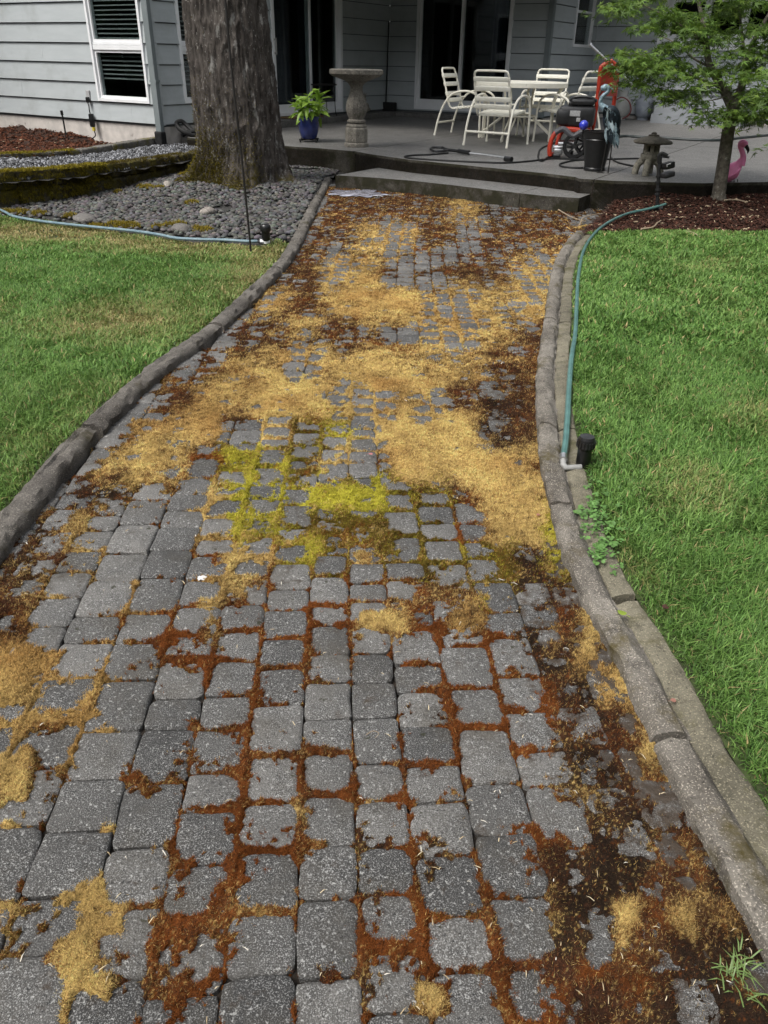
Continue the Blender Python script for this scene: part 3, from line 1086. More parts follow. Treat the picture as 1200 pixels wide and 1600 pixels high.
for b in near:
    wq, lq = round(b['w'], 3), round(b['l'] / 0.004) * 0.004
    key = (wq, lq)
    lst = variants.setdefault(key, [])
    if len(lst) < 4:
        vs, fs = block_mesh(b['w'], b['l'], prng)
        me = MB().add(vs, fs).mesh('paver', MAT['paver'], smooth=True)
        lst.append(me)
    me = prng.choice(lst)
    o = link('paver', me, None, (b['x'], b['y'], prng.uniform(-0.004, 0.003)))
    o.rotation_euler = (prng.uniform(-0.012, 0.012), prng.uniform(-0.012, 0.012), b['rot'])
    o['tint'] = float(b['tint']); o['dirt'] = float(b['dirt'])
    child(o, path)
allv = []; allf = []; tints = []; dirts = []
for b in far:
    vs, fs = block_mesh(b['w'], b['l'], prng)
    n0 = len(allv)
    c, s = math.cos(b['rot']), math.sin(b['rot'])
    z = prng.uniform(-0.005, 0.004)
    tx, ty = prng.uniform(-.02, .02), prng.uniform(-.02, .02)
    for (x, y, zz) in vs:
        allv.append((b['x'] + c * x - s * y, b['y'] + s * x + c * y, zz + z + tx * x + ty * y))
    allf += [tuple(i + n0 for i in f) for f in fs]
    tints += [b['tint']] * len(vs); dirts += [b['dirt']] * len(vs)
o = MB().add(allv, allf).build('far_pavers', MAT['paver'], smooth=True)
for nm_, arr in (('tint', tints), ('dirt', dirts)):
    a_ = o.data.attributes.new(nm_, 'FLOAT', 'POINT'); a_.data.foreach_set('value', np.array(arr, dtype=np.float32))
tag(o, kind='stuff')
child(o, path)

# ------------------------------------------------------------------ moss: where it grows, as seen in the photo (50 px cells, top row y=300)
MAP = [
"..........bbbbgdbbdbb...",
".........bbgybwbbbyb....",
"........dbygwwbbyyyg....",
"........gbgGGyygygb.....",
".......bbgbbwyygbbb.....",
"......bggygGGggbbb......",
".....bggGGyygybdb.......",
"....ggGwyolyGGGdbg......",
"...gGgrlloywGGGGgb......",
"..dd..ylllLLoobGGg......",
".dg...yllooooorGGl......",
"dby...ryylogoooodl......",
"by.yy.ygrrrrrbbodd......",
"by..rryrrrrGGrgrdbg.....",
"Gg.y.rrrrr.rrrRRddg.....",
"Gyyy..rrr....rRRrddg....",
"yyyy...rr....dRrrddb....",
"y.yy...rrrrrrrrrrddbg...",
"G......rrRr.rrr.rdddb...",
"y..y.rrrrgryrrd.rrdDDD..",
".....R.RRr.dRdrrRdDDbbD.",
"..yyr.rRrrrdrdrr.ddDbbD.",
"y.yG.rrRrrrdrr.r.ddgbgbD",
"..GrrR.Rr..RRRrr.ddgbddD",
"..y.rRr...dRRRrRrdrbbdD.",
".yy.rR.r.RRddGrrrRddbDDD",
"...rrRrr.rrRRrrrrRdDDDDD",
]
#        joint sheet  gold  rust  brown lime  olive dark
CODE = {
'.': (0.16, 0.00, 0.10, 0.50, 0.20, 0.00, 0.10, 0.20),
'w': (0.42, 0.10, 0.10, 0.30, 0.35, 0.00, 0.05, 0.30),
'r': (0.68, 0.02, 0.10, 0.80, 0.26, 0.00, 0.00, 0.10),
'R': (1.00, 0.22, 0.06, 0.80, 0.28, 0.00, 0.00, 0.10),
'y': (0.66, 0.12, 0.75, 0.25, 0.15, 0.00, 0.00, 0.00),
'g': (0.85, 0.50, 0.66, 0.16, 0.36, 0.00, 0.00, 0.05),
'G': (0.95, 0.76, 0.92, 0.07, 0.22, 0.00, 0.00, 0.00),
'b': (0.78, 0.46, 0.22, 0.36, 0.62, 0.00, 0.00, 0.30),
'd': (0.50, 0.34, 0.06, 0.13, 0.42, 0.00, 0.00, 0.70),
'D': (0.75, 0.66, 0.04, 0.05, 0.40, 0.00, 0.00, 0.90),
'l': (0.92, 0.30, 0.26, 0.18, 0.00, 0.80, 0.15, 0.00),
'L': (1.00, 0.42, 0.12, 0.08, 0.00, 1.10, 0.10, 0.00),
'o': (0.85, 0.12, 0.12, 0.30, 0.10, 0.20, 0.80, 0.00),
}
GRID = np.array([[CODE[c] for c in row.ljust(24, '.')] for row in MAP])

def to_px(X, Y):
    dx, dy, dz = X, Y, -H
    zc = dx * _f.x + dy * _f.y + dz * _f.z
    return ((dx * CAM_R.x + dy * CAM_R.y + dz * CAM_R.z) / zc * F + 600,
            800 - (dx * CAM_U.x + dy * CAM_U.y + dz * CAM_U.z) / zc * F)

CELL_PX = [p for p in range(24)]
def moss_fields(X, Y):
    wx = X + 0.05 * fbm(X * 7, Y * 7, 3, 91); wy = Y + 0.05 * fbm(X * 7, Y * 7, 3, 92)
    px, py = to_px(wx, wy)
    gx = np.clip(px / 50.0 - 0.5, 0, 22.999); gy = np.clip((py - 300.0) / 50.0 - 0.5, 0, len(MAP) - 1.001)
    x0 = gx.astype(int); y0 = gy.astype(int); fx = (gx - x0)[..., None]; fy = (gy - y0)[..., None]
    fx = fx * fx * (3 - 2 * fx); fy = fy * fy * (3 - 2 * fy)
    g = (GRID[y0, x0] * (1 - fx) + GRID[y0, x0 + 1] * fx) * (1 - fy) + (GRID[y0 + 1, x0] * (1 - fx) + GRID[y0 + 1, x0 + 1] * fx) * fy
    d, ci, ri = pav_lookup(X, Y)
    farf = np.clip((Y - 2.0) / 5.0, 0, 1)
    jw = 0.020 + 0.006 * farf
    joint = np.clip(1 - d / jw, 0, 1)
    n1 = fbm(X * 6.5 + 3.1, Y * 5.0, 4, 11)
    n2 = fbm(X * 26, Y * 22, 3, 12)
    n3 = fbm(X * 90, Y * 90, 2, 13)
    wide = np.clip(1 - d / 0.055, 0, 1)
    # some joints are packed with moss, others are swept bare
    seg = vnoise(X * 8.5 + 3, Y * 8.5 + 11, 15) * 0.6 + vnoise(ci * 3.7 + 0.5, ri * 2.9 + 0.5, 16) * 0.4
    jt = g[..., 0] * joint * (0.10 + 1.85 * seg) - 0.33
    sh = g[..., 1] * 1.14 - 0.505 + 0.40 * wide + 0.14 * (vnoise(ci * 5.3 + .5, ri * 4.1 + .5, 18) - 0.5)
    t = np.maximum(jt, sh) + 0.46 * n1 + 0.42 * n2 + 0.26 * n3
    t = t - 0.02 * farf
    # colour: the strongest kind where it grows
    wts = []
    for k in range(6):
        nk = fbm(X * 9 + 31 * k, Y * 8 - 17 * k, 4, 40 + k)
        nk = nk + 0.8 * fbm(X * 32 + 13 * k, Y * 26 + 29 * k, 3, 80 + k)
        wts.append(g[..., 2 + k] + 0.40 * nk * (g[..., 2 + k] > 0.03))
    wts = np.stack(wts, -1)
    wts = np.exp(wts * 5.5) * (g[..., 2:8] > 0.025) + 1e-4
    wts /= wts.sum(-1, keepdims=True)
    return t, wts, d, joint

PAL = np.array([(0.670, 0.460, 0.165), (0.190, 0.060, 0.016), (0.070, 0.030, 0.017), (0.440, 0.400, 0.045), (0.120, 0.088, 0.016), (0.030, 0.020, 0.014)])
def moss_color(wts, X, Y, r):
    c = wts @ PAL
    # dead moss fades from straw to reddish in drifts; fibres vary
    m = 0.5 + 0.5 * fbm(X * 14, Y * 12, 4, 71)
    c = c * (0.50 + 0.95 * m)[..., None]
    tanned = wts[..., 0:1] * np.clip(fbm(X * 4.2, Y * 3.6, 4, 73)[..., None] * 1.5, 0, 1)
    c = c * (1 - 0.55 * tanned) + np.array((0.30, 0.13, 0.035)) * 0.55 * tanned
    return np.clip(c * r[..., None], 0.004, 0.9)

def moss_height(t, d, joint, wts, X, Y):
    """height of the moss surface against the block tops (z=0)"""
    n = fbm(X * 55, Y * 55, 3, 21)
    thick = 0.0045 + 0.013 * np.clip(t, 0, 0.7) + 0.0065 * n + 0.004 * fbm(X * 120, Y * 120, 2, 22)
    thin = wts[..., 5]                               # dark litter lies thin
    thick = thick * (1 - 0.72 * thin)
    k = np.clip(t / 0.10, -1.0, 1)
    z = np.where(k > 0, -0.006 + (thick + 0.004) * k ** 0.6, -0.006 + 0.016 * k)
    z = z - 0.0075 * joint * np.clip(1 - np.clip(t, 0, 1) * 1.6, 0, 1)
    return z

def pick(w, soft=0.80):
    """every fibre is of one kind: drawn by the weights where it grows"""
    p = w ** soft; p = p / p.sum(-1, keepdims=True)
    u = rng.random(len(w))[:, None]
    k = (np.cumsum(p, -1) < u).sum(-1).clip(0, 5)
    o = np.zeros_like(w); o[np.arange(len(w)), k] = 1.0
    return 0.72 * o + 0.28 * w

MOSS_V = []; MOSS_C = []; MOSS_Q = []; nv_ = 0
FIB = []
def moss_patch(y0, y1, cx, cy, fibres, fl, fw):
    """one band of the path: a moss sheet with its own relief plus upright fibres"""
    global nv_
    xa = min(float(left_x(y)) for y in np.linspace(y0, y1, 9)) - 0.02
    xb = max(float(right_x(y)) for y in np.linspace(y0, y1, 9)) + 0.02
    nx = int((xb - xa) / cx) + 2; ny = int((y1 - y0) / cy) + 2
    gx, gy = np.meshgrid(np.linspace(xa, xb, nx), np.linspace(y0, y1, ny))
    jx = (rng.random(gx.shape) - 0.5) * cx * 0.7; jy = (rng.random(gx.shape) - 0.5) * cy * 0.7
    jy[0, :] = 0; jy[-1, :] = 0
    X = gx + jx; Y = gy + jy
    t, w, d, jt = moss_fields(X, Y)
    z = moss_height(t, d, jt, w, X, Y)
    px, py = to_px(X, Y)
    ok = (X > left_x(Y) - 0.01) & (X < right_x(Y) + 0.012) & (px > -80) & (px < 1280)
    tt = np.where(ok, t, -9)
    show = np.maximum.reduce([tt[:-1, :-1], tt[1:, :-1], tt[:-1, 1:], tt[1:, 1:]]) > 0.0
    allok = ok[:-1, :-1] & ok[1:, :-1] & ok[:-1, 1:] & ok[1:, 1:]
    idx = np.arange(nx * ny).reshape(ny, nx)
    q = np.stack([idx[:-1, :-1], idx[:-1, 1:], idx[1:, 1:], idx[1:, :-1]], -1)[show & allok]
    used = np.unique(q)
    remap = np.full(nx * ny, -1); remap[used] = np.arange(len(used))
    V = np.stack([X, Y, z], -1).reshape(-1, 3)[used]
    r = 0.62 + 0.38 * rng.random(len(used))
    C = moss_color(w.reshape(-1, 6)[used], V[:, 0], V[:, 1], r)
    w_ = w.reshape(-1, 6)[used]; w_ = pick(w_)
    C = moss_color(w_, V[:, 0], V[:, 1], r)
    MOSS_V.append(V); MOSS_C.append(C); MOSS_Q.append(remap[q] + nv_); nv_ += len(used)
    # fibres
    n = fibres
    fx = xa + (xb - xa) * rng.random(n); fy = y0 + (y1 - y0) * rng.random(n)
    t, w, d, jt = moss_fields(fx, fy)
    px, py = to_px(fx, fy)
    keep = (t > 0.015) & (fx > left_x(fy)) & (fx < right_x(fy)) & (px > -60) & (px < 1260) & (py < 1680)
    keep &= rng.random(n) > 0.55 * w[:, 5]
    fx, fy, t, w, d, jt = fx[keep], fy[keep], t[keep], w[keep], d[keep], jt[keep]
    z = moss_height(t, d, jt, w, fx, fy)
    FIB.append((fx, fy, z, w, fl, fw))

moss_patch(0.50, 1.30, 0.0042, 0.0042, 560000, 0.0078, 0.0012)
moss_patch(1.30, 2.30, 0.0055, 0.0060, 420000, 0.0088, 0.0017)
moss_patch(2.30, 3.80, 0.0090, 0.0110, 360000, 0.0095, 0.0025)
moss_patch(3.80, 6.20, 0.0130, 0.0190, 260000, 0.0115, 0.0042)
moss_patch(6.20, 10.4, 0.0200, 0.0320, 130000, 0.0140, 0.0080)

def fibres_mesh():
    VV = []; CC = []; n0 = 0
    for fx, fy, z, w, fl, fw in FIB:
        w0 = w; w = pick(w)
        n = len(fx)
        a = rng.random(n) * 2 * math.pi
        el = 0.15 + 0.95 * rng.random(n)
        L = fl * (0.6 + 0.8 * rng.random(n))
        L = L * (1 - 0.12 * w[:, 1])                 # rust cushions are short and dense
        dx = np.cos(a) * np.cos(el) * L; dy = np.sin(a) * np.cos(el) * L; dz = np.sin(el) * L
        sx = -np.sin(a) * fw * 0.5; sy = np.cos(a) * fw * 0.5
        base = np.stack([fx, fy, z - 0.0008], -1)
        v0 = base + np.stack([sx, sy, 0 * sx], -1); v1 = base - np.stack([sx, sy, 0 * sx], -1)
        v2 = base + np.stack([dx, dy, dz], -1)
        V = np.stack([v0, v1, v2], 1).reshape(-1, 3)
        r = 0.70 + 0.75 * rng.random(n)
        c = moss_color(w, fx, fy, r)
        pale = (rng.random(n) < 0.10 - 0.07 * w0[:, 5]) & (w[:, 5] + w[:, 2] + w[:, 0] > 0.4)
        c[pale] = c[pale] * 0.4 + np.array((0.42, 0.30, 0.14)) * 0.6
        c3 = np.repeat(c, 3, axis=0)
        c3[2::3] *= 1.35; c3[0::3] *= 0.72; c3[1::3] *= 0.72      # dead stems, pale tips; base-to-tip shading painted in for contrast
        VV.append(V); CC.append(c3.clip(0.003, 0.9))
    return np.concatenate(VV), np.concatenate(CC)

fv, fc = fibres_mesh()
mv = np.concatenate(MOSS_V); mc = np.concatenate(MOSS_C); mq = np.concatenate(MOSS_Q)
ft = np.arange(len(fv)).reshape(-1, 3) + len(mv)
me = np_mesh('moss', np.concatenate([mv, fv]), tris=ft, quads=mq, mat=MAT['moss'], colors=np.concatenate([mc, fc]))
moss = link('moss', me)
tag(moss, 'dried gold, rust and lime moss spreading over the paved path', 'moss', kind='stuff')
print('moss tris', len(ft) + 2 * len(mq), 'pavers', len(blocks))

# ================================================================== LAWNS
def poly_sheet(pts, z):
    mb = MB()
    mb.add([(p[0], p[1], z) for p in pts], [tuple(range(len(pts)))])
    return mb

def inside(poly, X, Y):
    r = np.zeros(X.shape, dtype=bool)
    n = len(poly)
    for i in range(n):
        x1, y1 = poly[i][0], poly[i][1]; x2, y2 = poly[(i + 1) % n][0], poly[(i + 1) % n][1]
        c = ((y1 > Y) != (y2 > Y)) & (X < (x2 - x1) * (Y - y1) / (y2 - y1 + 1e-12) + x1)
        r ^= c
    return r

def edge_dist(poly, X, Y):
    d = np.full(X.shape, 9.0)
    n = len(poly)
    for i in range(n):
        x1, y1 = poly[i][0], poly[i][1]; x2, y2 = poly[(i + 1) % n][0], poly[(i + 1) % n][1]
        L2 = (x2 - x1) ** 2 + (y2 - y1) ** 2 + 1e-12
        t = np.clip(((X - x1) * (x2 - x1) + (Y - y1) * (y2 - y1)) / L2, 0, 1)
        d = np.minimum(d, np.hypot(X - x1 - t * (x2 - x1), Y - y1 - t * (y2 - y1)))
    return d

def kerb_line(path, off, side):
    out = []
    for i, p in enumerate(path):
        a = path[max(0, i - 1)]; b = path[min(len(path) - 1, i + 1)]
        t = (b - a).normalized()
        out.append(p + Vector((-t.y, t.x, 0)) * side * off)
    return out

LK = kerb_line(LEFT_IN, 0.104, 1.0)
RK = kerb_line(RIGHT_IN, 0.166, -1.0)
bed_edge_l = [at(x, y, 0.03) for x, y in ((432, 372), (408, 384), (360, 381), (300, 378), (255, 371), (190, 362), (130, 352), (70, 345), (0, 338), (-150, 325))]
mulch_edge = [at(x, y, 0.03) for x, y in ((912, 362), (960, 362), (1020, 359), (1080, 360), (1140, 362), (1200, 362), (1320, 366))]
lk_cut = [p for p in LK if p.y < bed_edge_l[0].y - 0.1]
LAWN_L = [(p.x, p.y) for p in lk_cut] + [(p.x, p.y) for p in bed_edge_l] + [(-6.5, 6.0), (-6.5, 0.2), (-2.0, 0.2)]
rk_cut = [p for p in RK if p.y < mulch_edge[0].y - 0.05]
LAWN_R = [(p.x, p.y) for p in rk_cut] + [(p.x, p.y) for p in mulch_edge] + [(6.5, 6.0), (6.5, 0.2)]
for pl_ in (LAWN_L, LAWN_R):
    tag(poly_sheet(pl_, 0.018).build('lawn', MAT['lawn_soil']), kind='structure')

G_A = np.array((0.088, 0.198, 0.036)); G_B = np.array((0.205, 0.340, 0.085)); G_D = np.array((0.045, 0.105, 0.024))
G_Y = np.array((0.330, 0.290, 0.110)); G_T = np.array((0.40, 0.31, 0.15))

def grass(poly, bands, seed, dry):
    VV = []; CC = []; QQ = []; TT = []; n0 = 0
    for (y0, y1, cnt, h, wd) in bands:
        xs = [p[0] for p in poly]
        xa, xb = max(min(xs), -6), min(max(xs), 6)
        X = xa + (xb - xa) * rng.random(cnt); Y = y0 + (y1 - y0) * rng.random(cnt)
        px, py = to_px(X, Y)
        k = inside(poly, X, Y) & (px > -110) & (px < 1310) & (py < 1760)
        X, Y = X[k], Y[k]
        dd = edge_dist(poly, X, Y)
        bare = fbm(X * 2.2 + seed, Y * 2.2, 4, seed + 3)
        dr = dry(X, Y, dd)
        clump = fbm(X * 5 + seed, Y * 5, 4, seed)
        thin = rng.random(len(X)) < np.clip(1.0 - 0.85 * np.clip(dr - 0.65, 0, 1) * 2.2, 0.12, 1) * np.clip(0.15 + dd / 0.045, 0, 1)
        X, Y, dd, dr, clump, bare = X[thin], Y[thin], dd[thin], dr[thin], clump[thin], bare[thin]
        n = len(X)
        L = h * (0.55 + 0.65 * rng.random(n)) * (1 + 0.22 * clump) * np.clip(0.55 + dd / 0.12, 0, 1) * (1 - 0.45 * np.clip(dr, 0, 1))
        a0 = math.pi * 2 * (0.5 + fbm(X * 3.3 + 7, Y * 3.3, 3, seed + 9)) 
        a = a0 + rng.normal(0, 1.6, n)
        lean = 0.25 + 0.75 * rng.random(n) ** 0.8
        ux, uy = np.cos(a), np.sin(a)
        wv = wd * (0.45 + 1.2 * rng.random(n) ** 1.5)
        sx, sy = -uy * wv / 2, ux * wv / 2
        z0 = np.full(n, 0.014)
        hm = L * 0.55
        m = np.stack([X + ux * hm * lean * 0.35, Y + uy * hm * lean * 0.35, z0 + hm * (1 - 0.18 * lean)], -1)
        tip = np.stack([X + ux * L * lean * 0.95, Y + uy * L * lean * 0.95, z0 + L * (1 - 0.42 * lean)], -1)
        b = np.stack([X, Y, z0], -1); s = np.stack([sx, sy, 0 * sx], -1)
        V = np.stack([b + s, b - s, m - s * 0.8, m + s * 0.8, tip], 1).reshape(-1, 3)
        t = np.clip(0.5 + 0.3 * fbm(X * 1.7, Y * 1.7, 4, seed + 5) + 0.35 * rng.normal(0, 1, n), 0, 1)[:, None]
        c = G_A * (1 - t) + G_B * t
        dk = (rng.random(n) < 0.15)[:, None]
        c = np.where(dk, G_D + 0.3 * (c - G_D), c)
        dryv = np.clip(dr + 0.30 * rng.normal(0, 1, n) * (dr > 0.05), 0, 1)[:, None]
        dryc = np.where((rng.random(n) < 0.5)[:, None], G_Y, G_T)
        c = c * (1 - dryv) + dryc * dryv
        stray = (rng.random(n) < 0.035)[:, None]
        c = np.where(stray, G_T * 1.1, c)
        c = c * (0.75 + 0.5 * rng.random(n))[:, None]
        i = np.arange(n) * 5 + n0
        QQ.append(np.stack([i, i + 1, i + 2, i + 3], -1)); TT.append(np.stack([i + 3, i + 2, i + 4], -1))
        VV.append(V)
        c5 = np.repeat(c, 5, axis=0)
        CC.append(c5); n0 += 5 * n
    return np_mesh('grass', np.concatenate(VV), tris=np.concatenate(TT), quads=np.concatenate(QQ), mat=MAT['grass'], colors=np.concatenate(CC))

def spot(X, Y, p, r):
    return np.exp(-(((X - p.x) / r[0]) ** 2 + ((Y - p.y) / r[1]) ** 2))
sp_l = [(at(190, 510, 0), (0.45, 0.35), 0.8), (at(310, 388, 0), (0.65, 0.35), 0.6), (at(240, 395, 0), (0.5, 0.3), 0.5), (at(392, 440, 0), (0.16, 0.5), 0.8), (at(420, 400, 0), (0.3, 0.4), 0.7), (at(80, 370, 0), (0.7, 0.35), 0.9), (at(60, 372, 0), (0.9, 0.4), 0.6)]
sp_r = [(at(1080, 770, 0), (0.12, 0.18), 0.35), (at(1180, 660, 0), (0.15, 0.25), 0.3), (at(1080, 420, 0), (0.8, 0.8), 0.12), (at(985, 900, 0), (0.05, 0.1), 0.4)]
def dry_l(X, Y, dd):
    v = 0.02 + 0.16 * fbm(X * 1.5, Y * 1.5, 3, 61)
    for p, r, k in sp_l: v = v + k * spot(X, Y, p, r) * (0.7 + 0.6 * fbm(X * 6, Y * 6, 3, 63))
    return np.clip(v, 0, 1)
def dry_r(X, Y, dd):
    v = -0.02 + 0.10 * fbm(X * 1.3, Y * 1.3, 4, 62) + 0.05 * fbm(X * 5, Y * 5, 3, 64)
    for p, r, k in sp_r: v = v + k * spot(X, Y, p, r) * (0.6 + 0.8 * fbm(X * 6, Y * 6, 3, 65))
    return np.clip(v, 0, 1)
gr = link('grass', grass(LAWN_L, [(1.8, 3.6, 260000, 0.050, 0.0042), (3.6, 6.0, 250000, 0.055, 0.0065), (6.0, 9.0, 170000, 0.06, 0.010)], 101, dry_l))
tag(gr, 'green lawn grass with straw patches left of the path', 'grass', kind='stuff')
gr = link('grass', grass(LAWN_R, [(0.6, 2.2, 330000, 0.046, 0.0032), (2.2, 4.2, 240000, 0.050, 0.0050), (4.2, 8.6, 210000, 0.055, 0.0095)], 202, dry_r))
tag(gr, 'denser deep green lawn grass right of the path', 'grass', kind='stuff')

# clover patch at the edge of the right lawn
def leaf_cloud(P, N, size, colors, shape):
    """replicate a small leaf outline: P points, N normals (n,3), outline in its own plane"""
    n = len(P)
    outl, tris = shape
    k = len(outl)
    Z = N / np.linalg.norm(N, axis=1, keepdims=True)
    a = rng.normal(0, 1, (n, 3))
    X = a - (a * Z).sum(1, keepdims=True) * Z
    X /= np.linalg.norm(X, axis=1, keepdims=True)
    Y = np.cross(Z, X)
    o = np.array(outl)
    V = P[:, None, :] + size[:, None, None] * (o[None, :, 0:1] * X[:, None, :] + o[None, :, 1:2] * Y[:, None, :] + o[None, :, 2:3] * Z[:, None, :])
    T = (np.array(tris)[None] + (np.arange(n) * k)[:, None, None]).reshape(-1, 3)
    C = np.repeat(colors, k, axis=0)
    return V.reshape(-1, 3), T, C

def disc(n=6, cup=0.15):
    o = [(0, 0, 0)] + [(math.cos(2 * math.pi * i / n), math.sin(2 * math.pi * i / n), cup) for i in range(n)]
    return o, [(0, i + 1, (i + 1) % n + 1) for i in range(n)]
cl = []
for (px, py, r, n) in ((930, 800, 0.045, 26), (928, 822, 0.04, 34), (938, 850, 0.035, 22), (945, 780, 0.05, 14), (945, 880, 0.03, 14), (962, 835, 0.06, 16), (930, 868, 0.025, 12)):
    c = at(px, py, 0.03)
    for _ in range(n):
        q = Vector((c.x + prng.gauss(0, r * 0.7), c.y + prng.gauss(0, r * 1.3), 0.030 + prng.random() * 0.022))
        a0 = prng.random() * 6.28
        for k in range(3):
            cl.append((q.x + 0.008 * math.cos(a0 + k * 2.09), q.y + 0.008 * math.sin(a0 + k * 2.09), q.z))
cl = np.array(cl)
V, T, C = leaf_cloud(cl, rng.normal(0, 0.25, cl.shape) + np.array((0, 0, 1.0)), 0.0068 * (0.6 + 0.7 * rng.random(len(cl))),
                     np.array((0.13, 0.26, 0.07)) * (0.7 + 0.6 * rng.random((len(cl), 1))), disc())
o = link('clover', np_mesh('clover', V, tris=T, mat=MAT['leaf'], colors=C))
tag(o, 'patch of round clover leaves at the edge of the right lawn', 'clover', kind='stuff')

# ================================================================== PLANTING BEDS
def heightfield(poly, cell, fz):
    xs = [p[0] for p in poly]; ys_ = [p[1] for p in poly]
    nx = int((max(xs) - min(xs)) / cell) + 2; ny = int((max(ys_) - min(ys_)) / cell) + 2
    X, Y = np.meshgrid(np.linspace(min(xs), max(xs), nx), np.linspace(min(ys_), max(ys_), ny))
    ok = inside(poly, X, Y)
    Z = fz(X, Y)
    idx = np.arange(nx * ny).reshape(ny, nx)
    m = ok[:-1, :-1] | ok[1:, :-1] | ok[:-1, 1:] | ok[1:, 1:]
    q = np.stack([idx[:-1, :-1], idx[:-1, 1:], idx[1:, 1:], idx[1:, :-1]], -1)[m]
    used = np.unique(q); rm = np.full(nx * ny, -1); rm[used] = np.arange(len(used))
    return np.stack([X, Y, Z], -1).reshape(-1, 3)[used], rm[q]

def ico(sub):
    bm = bmesh.new()
    bmesh.ops.create_icosphere(bm, subdivisions=sub, radius=1.0)
    bm.verts.index_update()
    v = np.array([tuple(x.co) for x in bm.verts]); f = np.array([[x.index for x in y.verts] for y in bm.faces])
    bm.free()
    return v, f

def rand_rot(n):
    q = rng.normal(0, 1, (n, 4)); q /= np.linalg.norm(q, axis=1, keepdims=True)
    w, x, y, z = q.T
    return np.stack([np.stack([1 - 2 * (y * y + z * z), 2 * (x * y - z * w), 2 * (x * z + y * w)], -1),
                     np.stack([2 * (x * y + z * w), 1 - 2 * (x * x + z * z), 2 * (y * z - x * w)], -1),
                     np.stack([2 * (x * z - y * w), 2 * (y * z + x * w), 1 - 2 * (x * x + y * y)], -1)], 1)

def stones(P, size, asp, colors, sub, flat=0.6, lump=0.12):
    v, f = ico(sub)
    n = len(P)
    a = rng.random(n) * 6.283
    ca, sa = np.cos(a), np.sin(a)
    S = size[:, None] * np.stack([asp[0] + (asp[1] - asp[0]) * rng.random(n), 0.75 + 0.3 * rng.random(n), flat * (0.8 + 0.5 * rng.random(n))], -1)
    vv = v[None] * (1 + lump * rng.normal(0, 1, (n, len(v), 1)).clip(-2, 2)) * S[:, None, :]
    if sub == 1:
        vv = np.einsum('nij,nkj->nki', rand_rot(n), vv)
    else:
        tx = rng.normal(0, 0.3, n)[:, None]
        vv = np.stack([vv[..., 0], vv[..., 1] - vv[..., 2] * tx, vv[..., 2] + vv[..., 1] * tx], -1)
        vv = np.stack([vv[..., 0] * ca[:, None] - vv[..., 1] * sa[:, None], vv[..., 0] * sa[:, None] + vv[..., 1] * ca[:, None], vv[..., 2]], -1)
    V = (vv + P[:, None, :]).reshape(-1, 3)
    T = (f[None] + (np.arange(n) * len(v))[:, None, None]).reshape(-1, 3)
    return V, T, np.repeat(colors, len(v), axis=0)

# --- the mossy block wall and the upper edging on the left: where they run
wall_base = [at(x, y, 0.06) for x, y in ((-160, 338), (-60, 328), (0, 320), (60, 314), (130, 304), (200, 290), (260, 276), (300, 264), (318, 258))]
wall_base = [wall_base[0] + (wall_base[0] - wall_base[1]) * 2] + wall_base
edge_base = [at(x, y, 0.19) for x, y in ((-160, 258), (-60, 256), (0, 254), (60, 252), (110, 248), (150, 242), (200, 233), (240, 226), (254, 224))]
edge_base = [edge_base[0] + (edge_base[0] - edge_base[1]) * 2] + edge_base

# --- river pebbles round the big tree
TREE = Vector((-1.83, 10.05, 0.06))
kin = [p for p in kerb_line(LEFT_IN, 0.10, 1.0) if p.y > bed_edge_l[0].y - 0.25]
BED = [(p.x, p.y) for p in bed_edge_l[::-1]] + [(p.x, p.y) for p in kin] + [(p.x, p.y) for p in (at(520, 276, 0.02), at(540, 258, 0.06), at(520, 250, 0.06), at(437, 246, 0.06), at(330, 246, 0.06))] + [(p.x, p.y) for p in wall_base[::-1]]
def bed_z(X, Y):
    d = np.hypot(X - TREE.x, Y - TREE.y)
    return 0.035 + 0.020 * fbm(X * 2.2, Y * 2.2, 3, 77) + 0.09 * np.exp(-(d / 0.95) ** 2)
V, Q = heightfield(BED, 0.10, lambda X, Y: bed_z(X, Y) - 0.012)
o = link('gravel_bed', np_mesh('gravel_bed', V, quads=Q, mat=MAT['gravel_base'], smooth=True)); tag(o, kind='structure')
n = 28000
xs = [p[0] for p in BED]; ysb = [p[1] for p in BED]
X = max(min(xs), -6.2) + (max(xs) - max(min(xs), -6.2)) * rng.random(n); Y = min(ysb) + (max(ysb) - min(ysb)) * rng.random(n)
k = inside(BED, X, Y); X, Y = X[k], Y[k]
px, py = to_px(X, Y)
dl = edge_dist([(p.x, p.y) for p in bed_edge_l] + [(p.x, p.y) for p in bed_edge_l[::-1]], X, Y)
k = (px > -60) & (np.hypot(X - TREE.x, Y - TREE.y) > 0.50) & ((dl > 0.10 + 0.18 * rng.random(len(X))) | (rng.random(len(X)) < 0.12))
k &= fbm(X * 1.8, Y * 1.8, 3, 33) > -0.62
X, Y = X[k], Y[k]
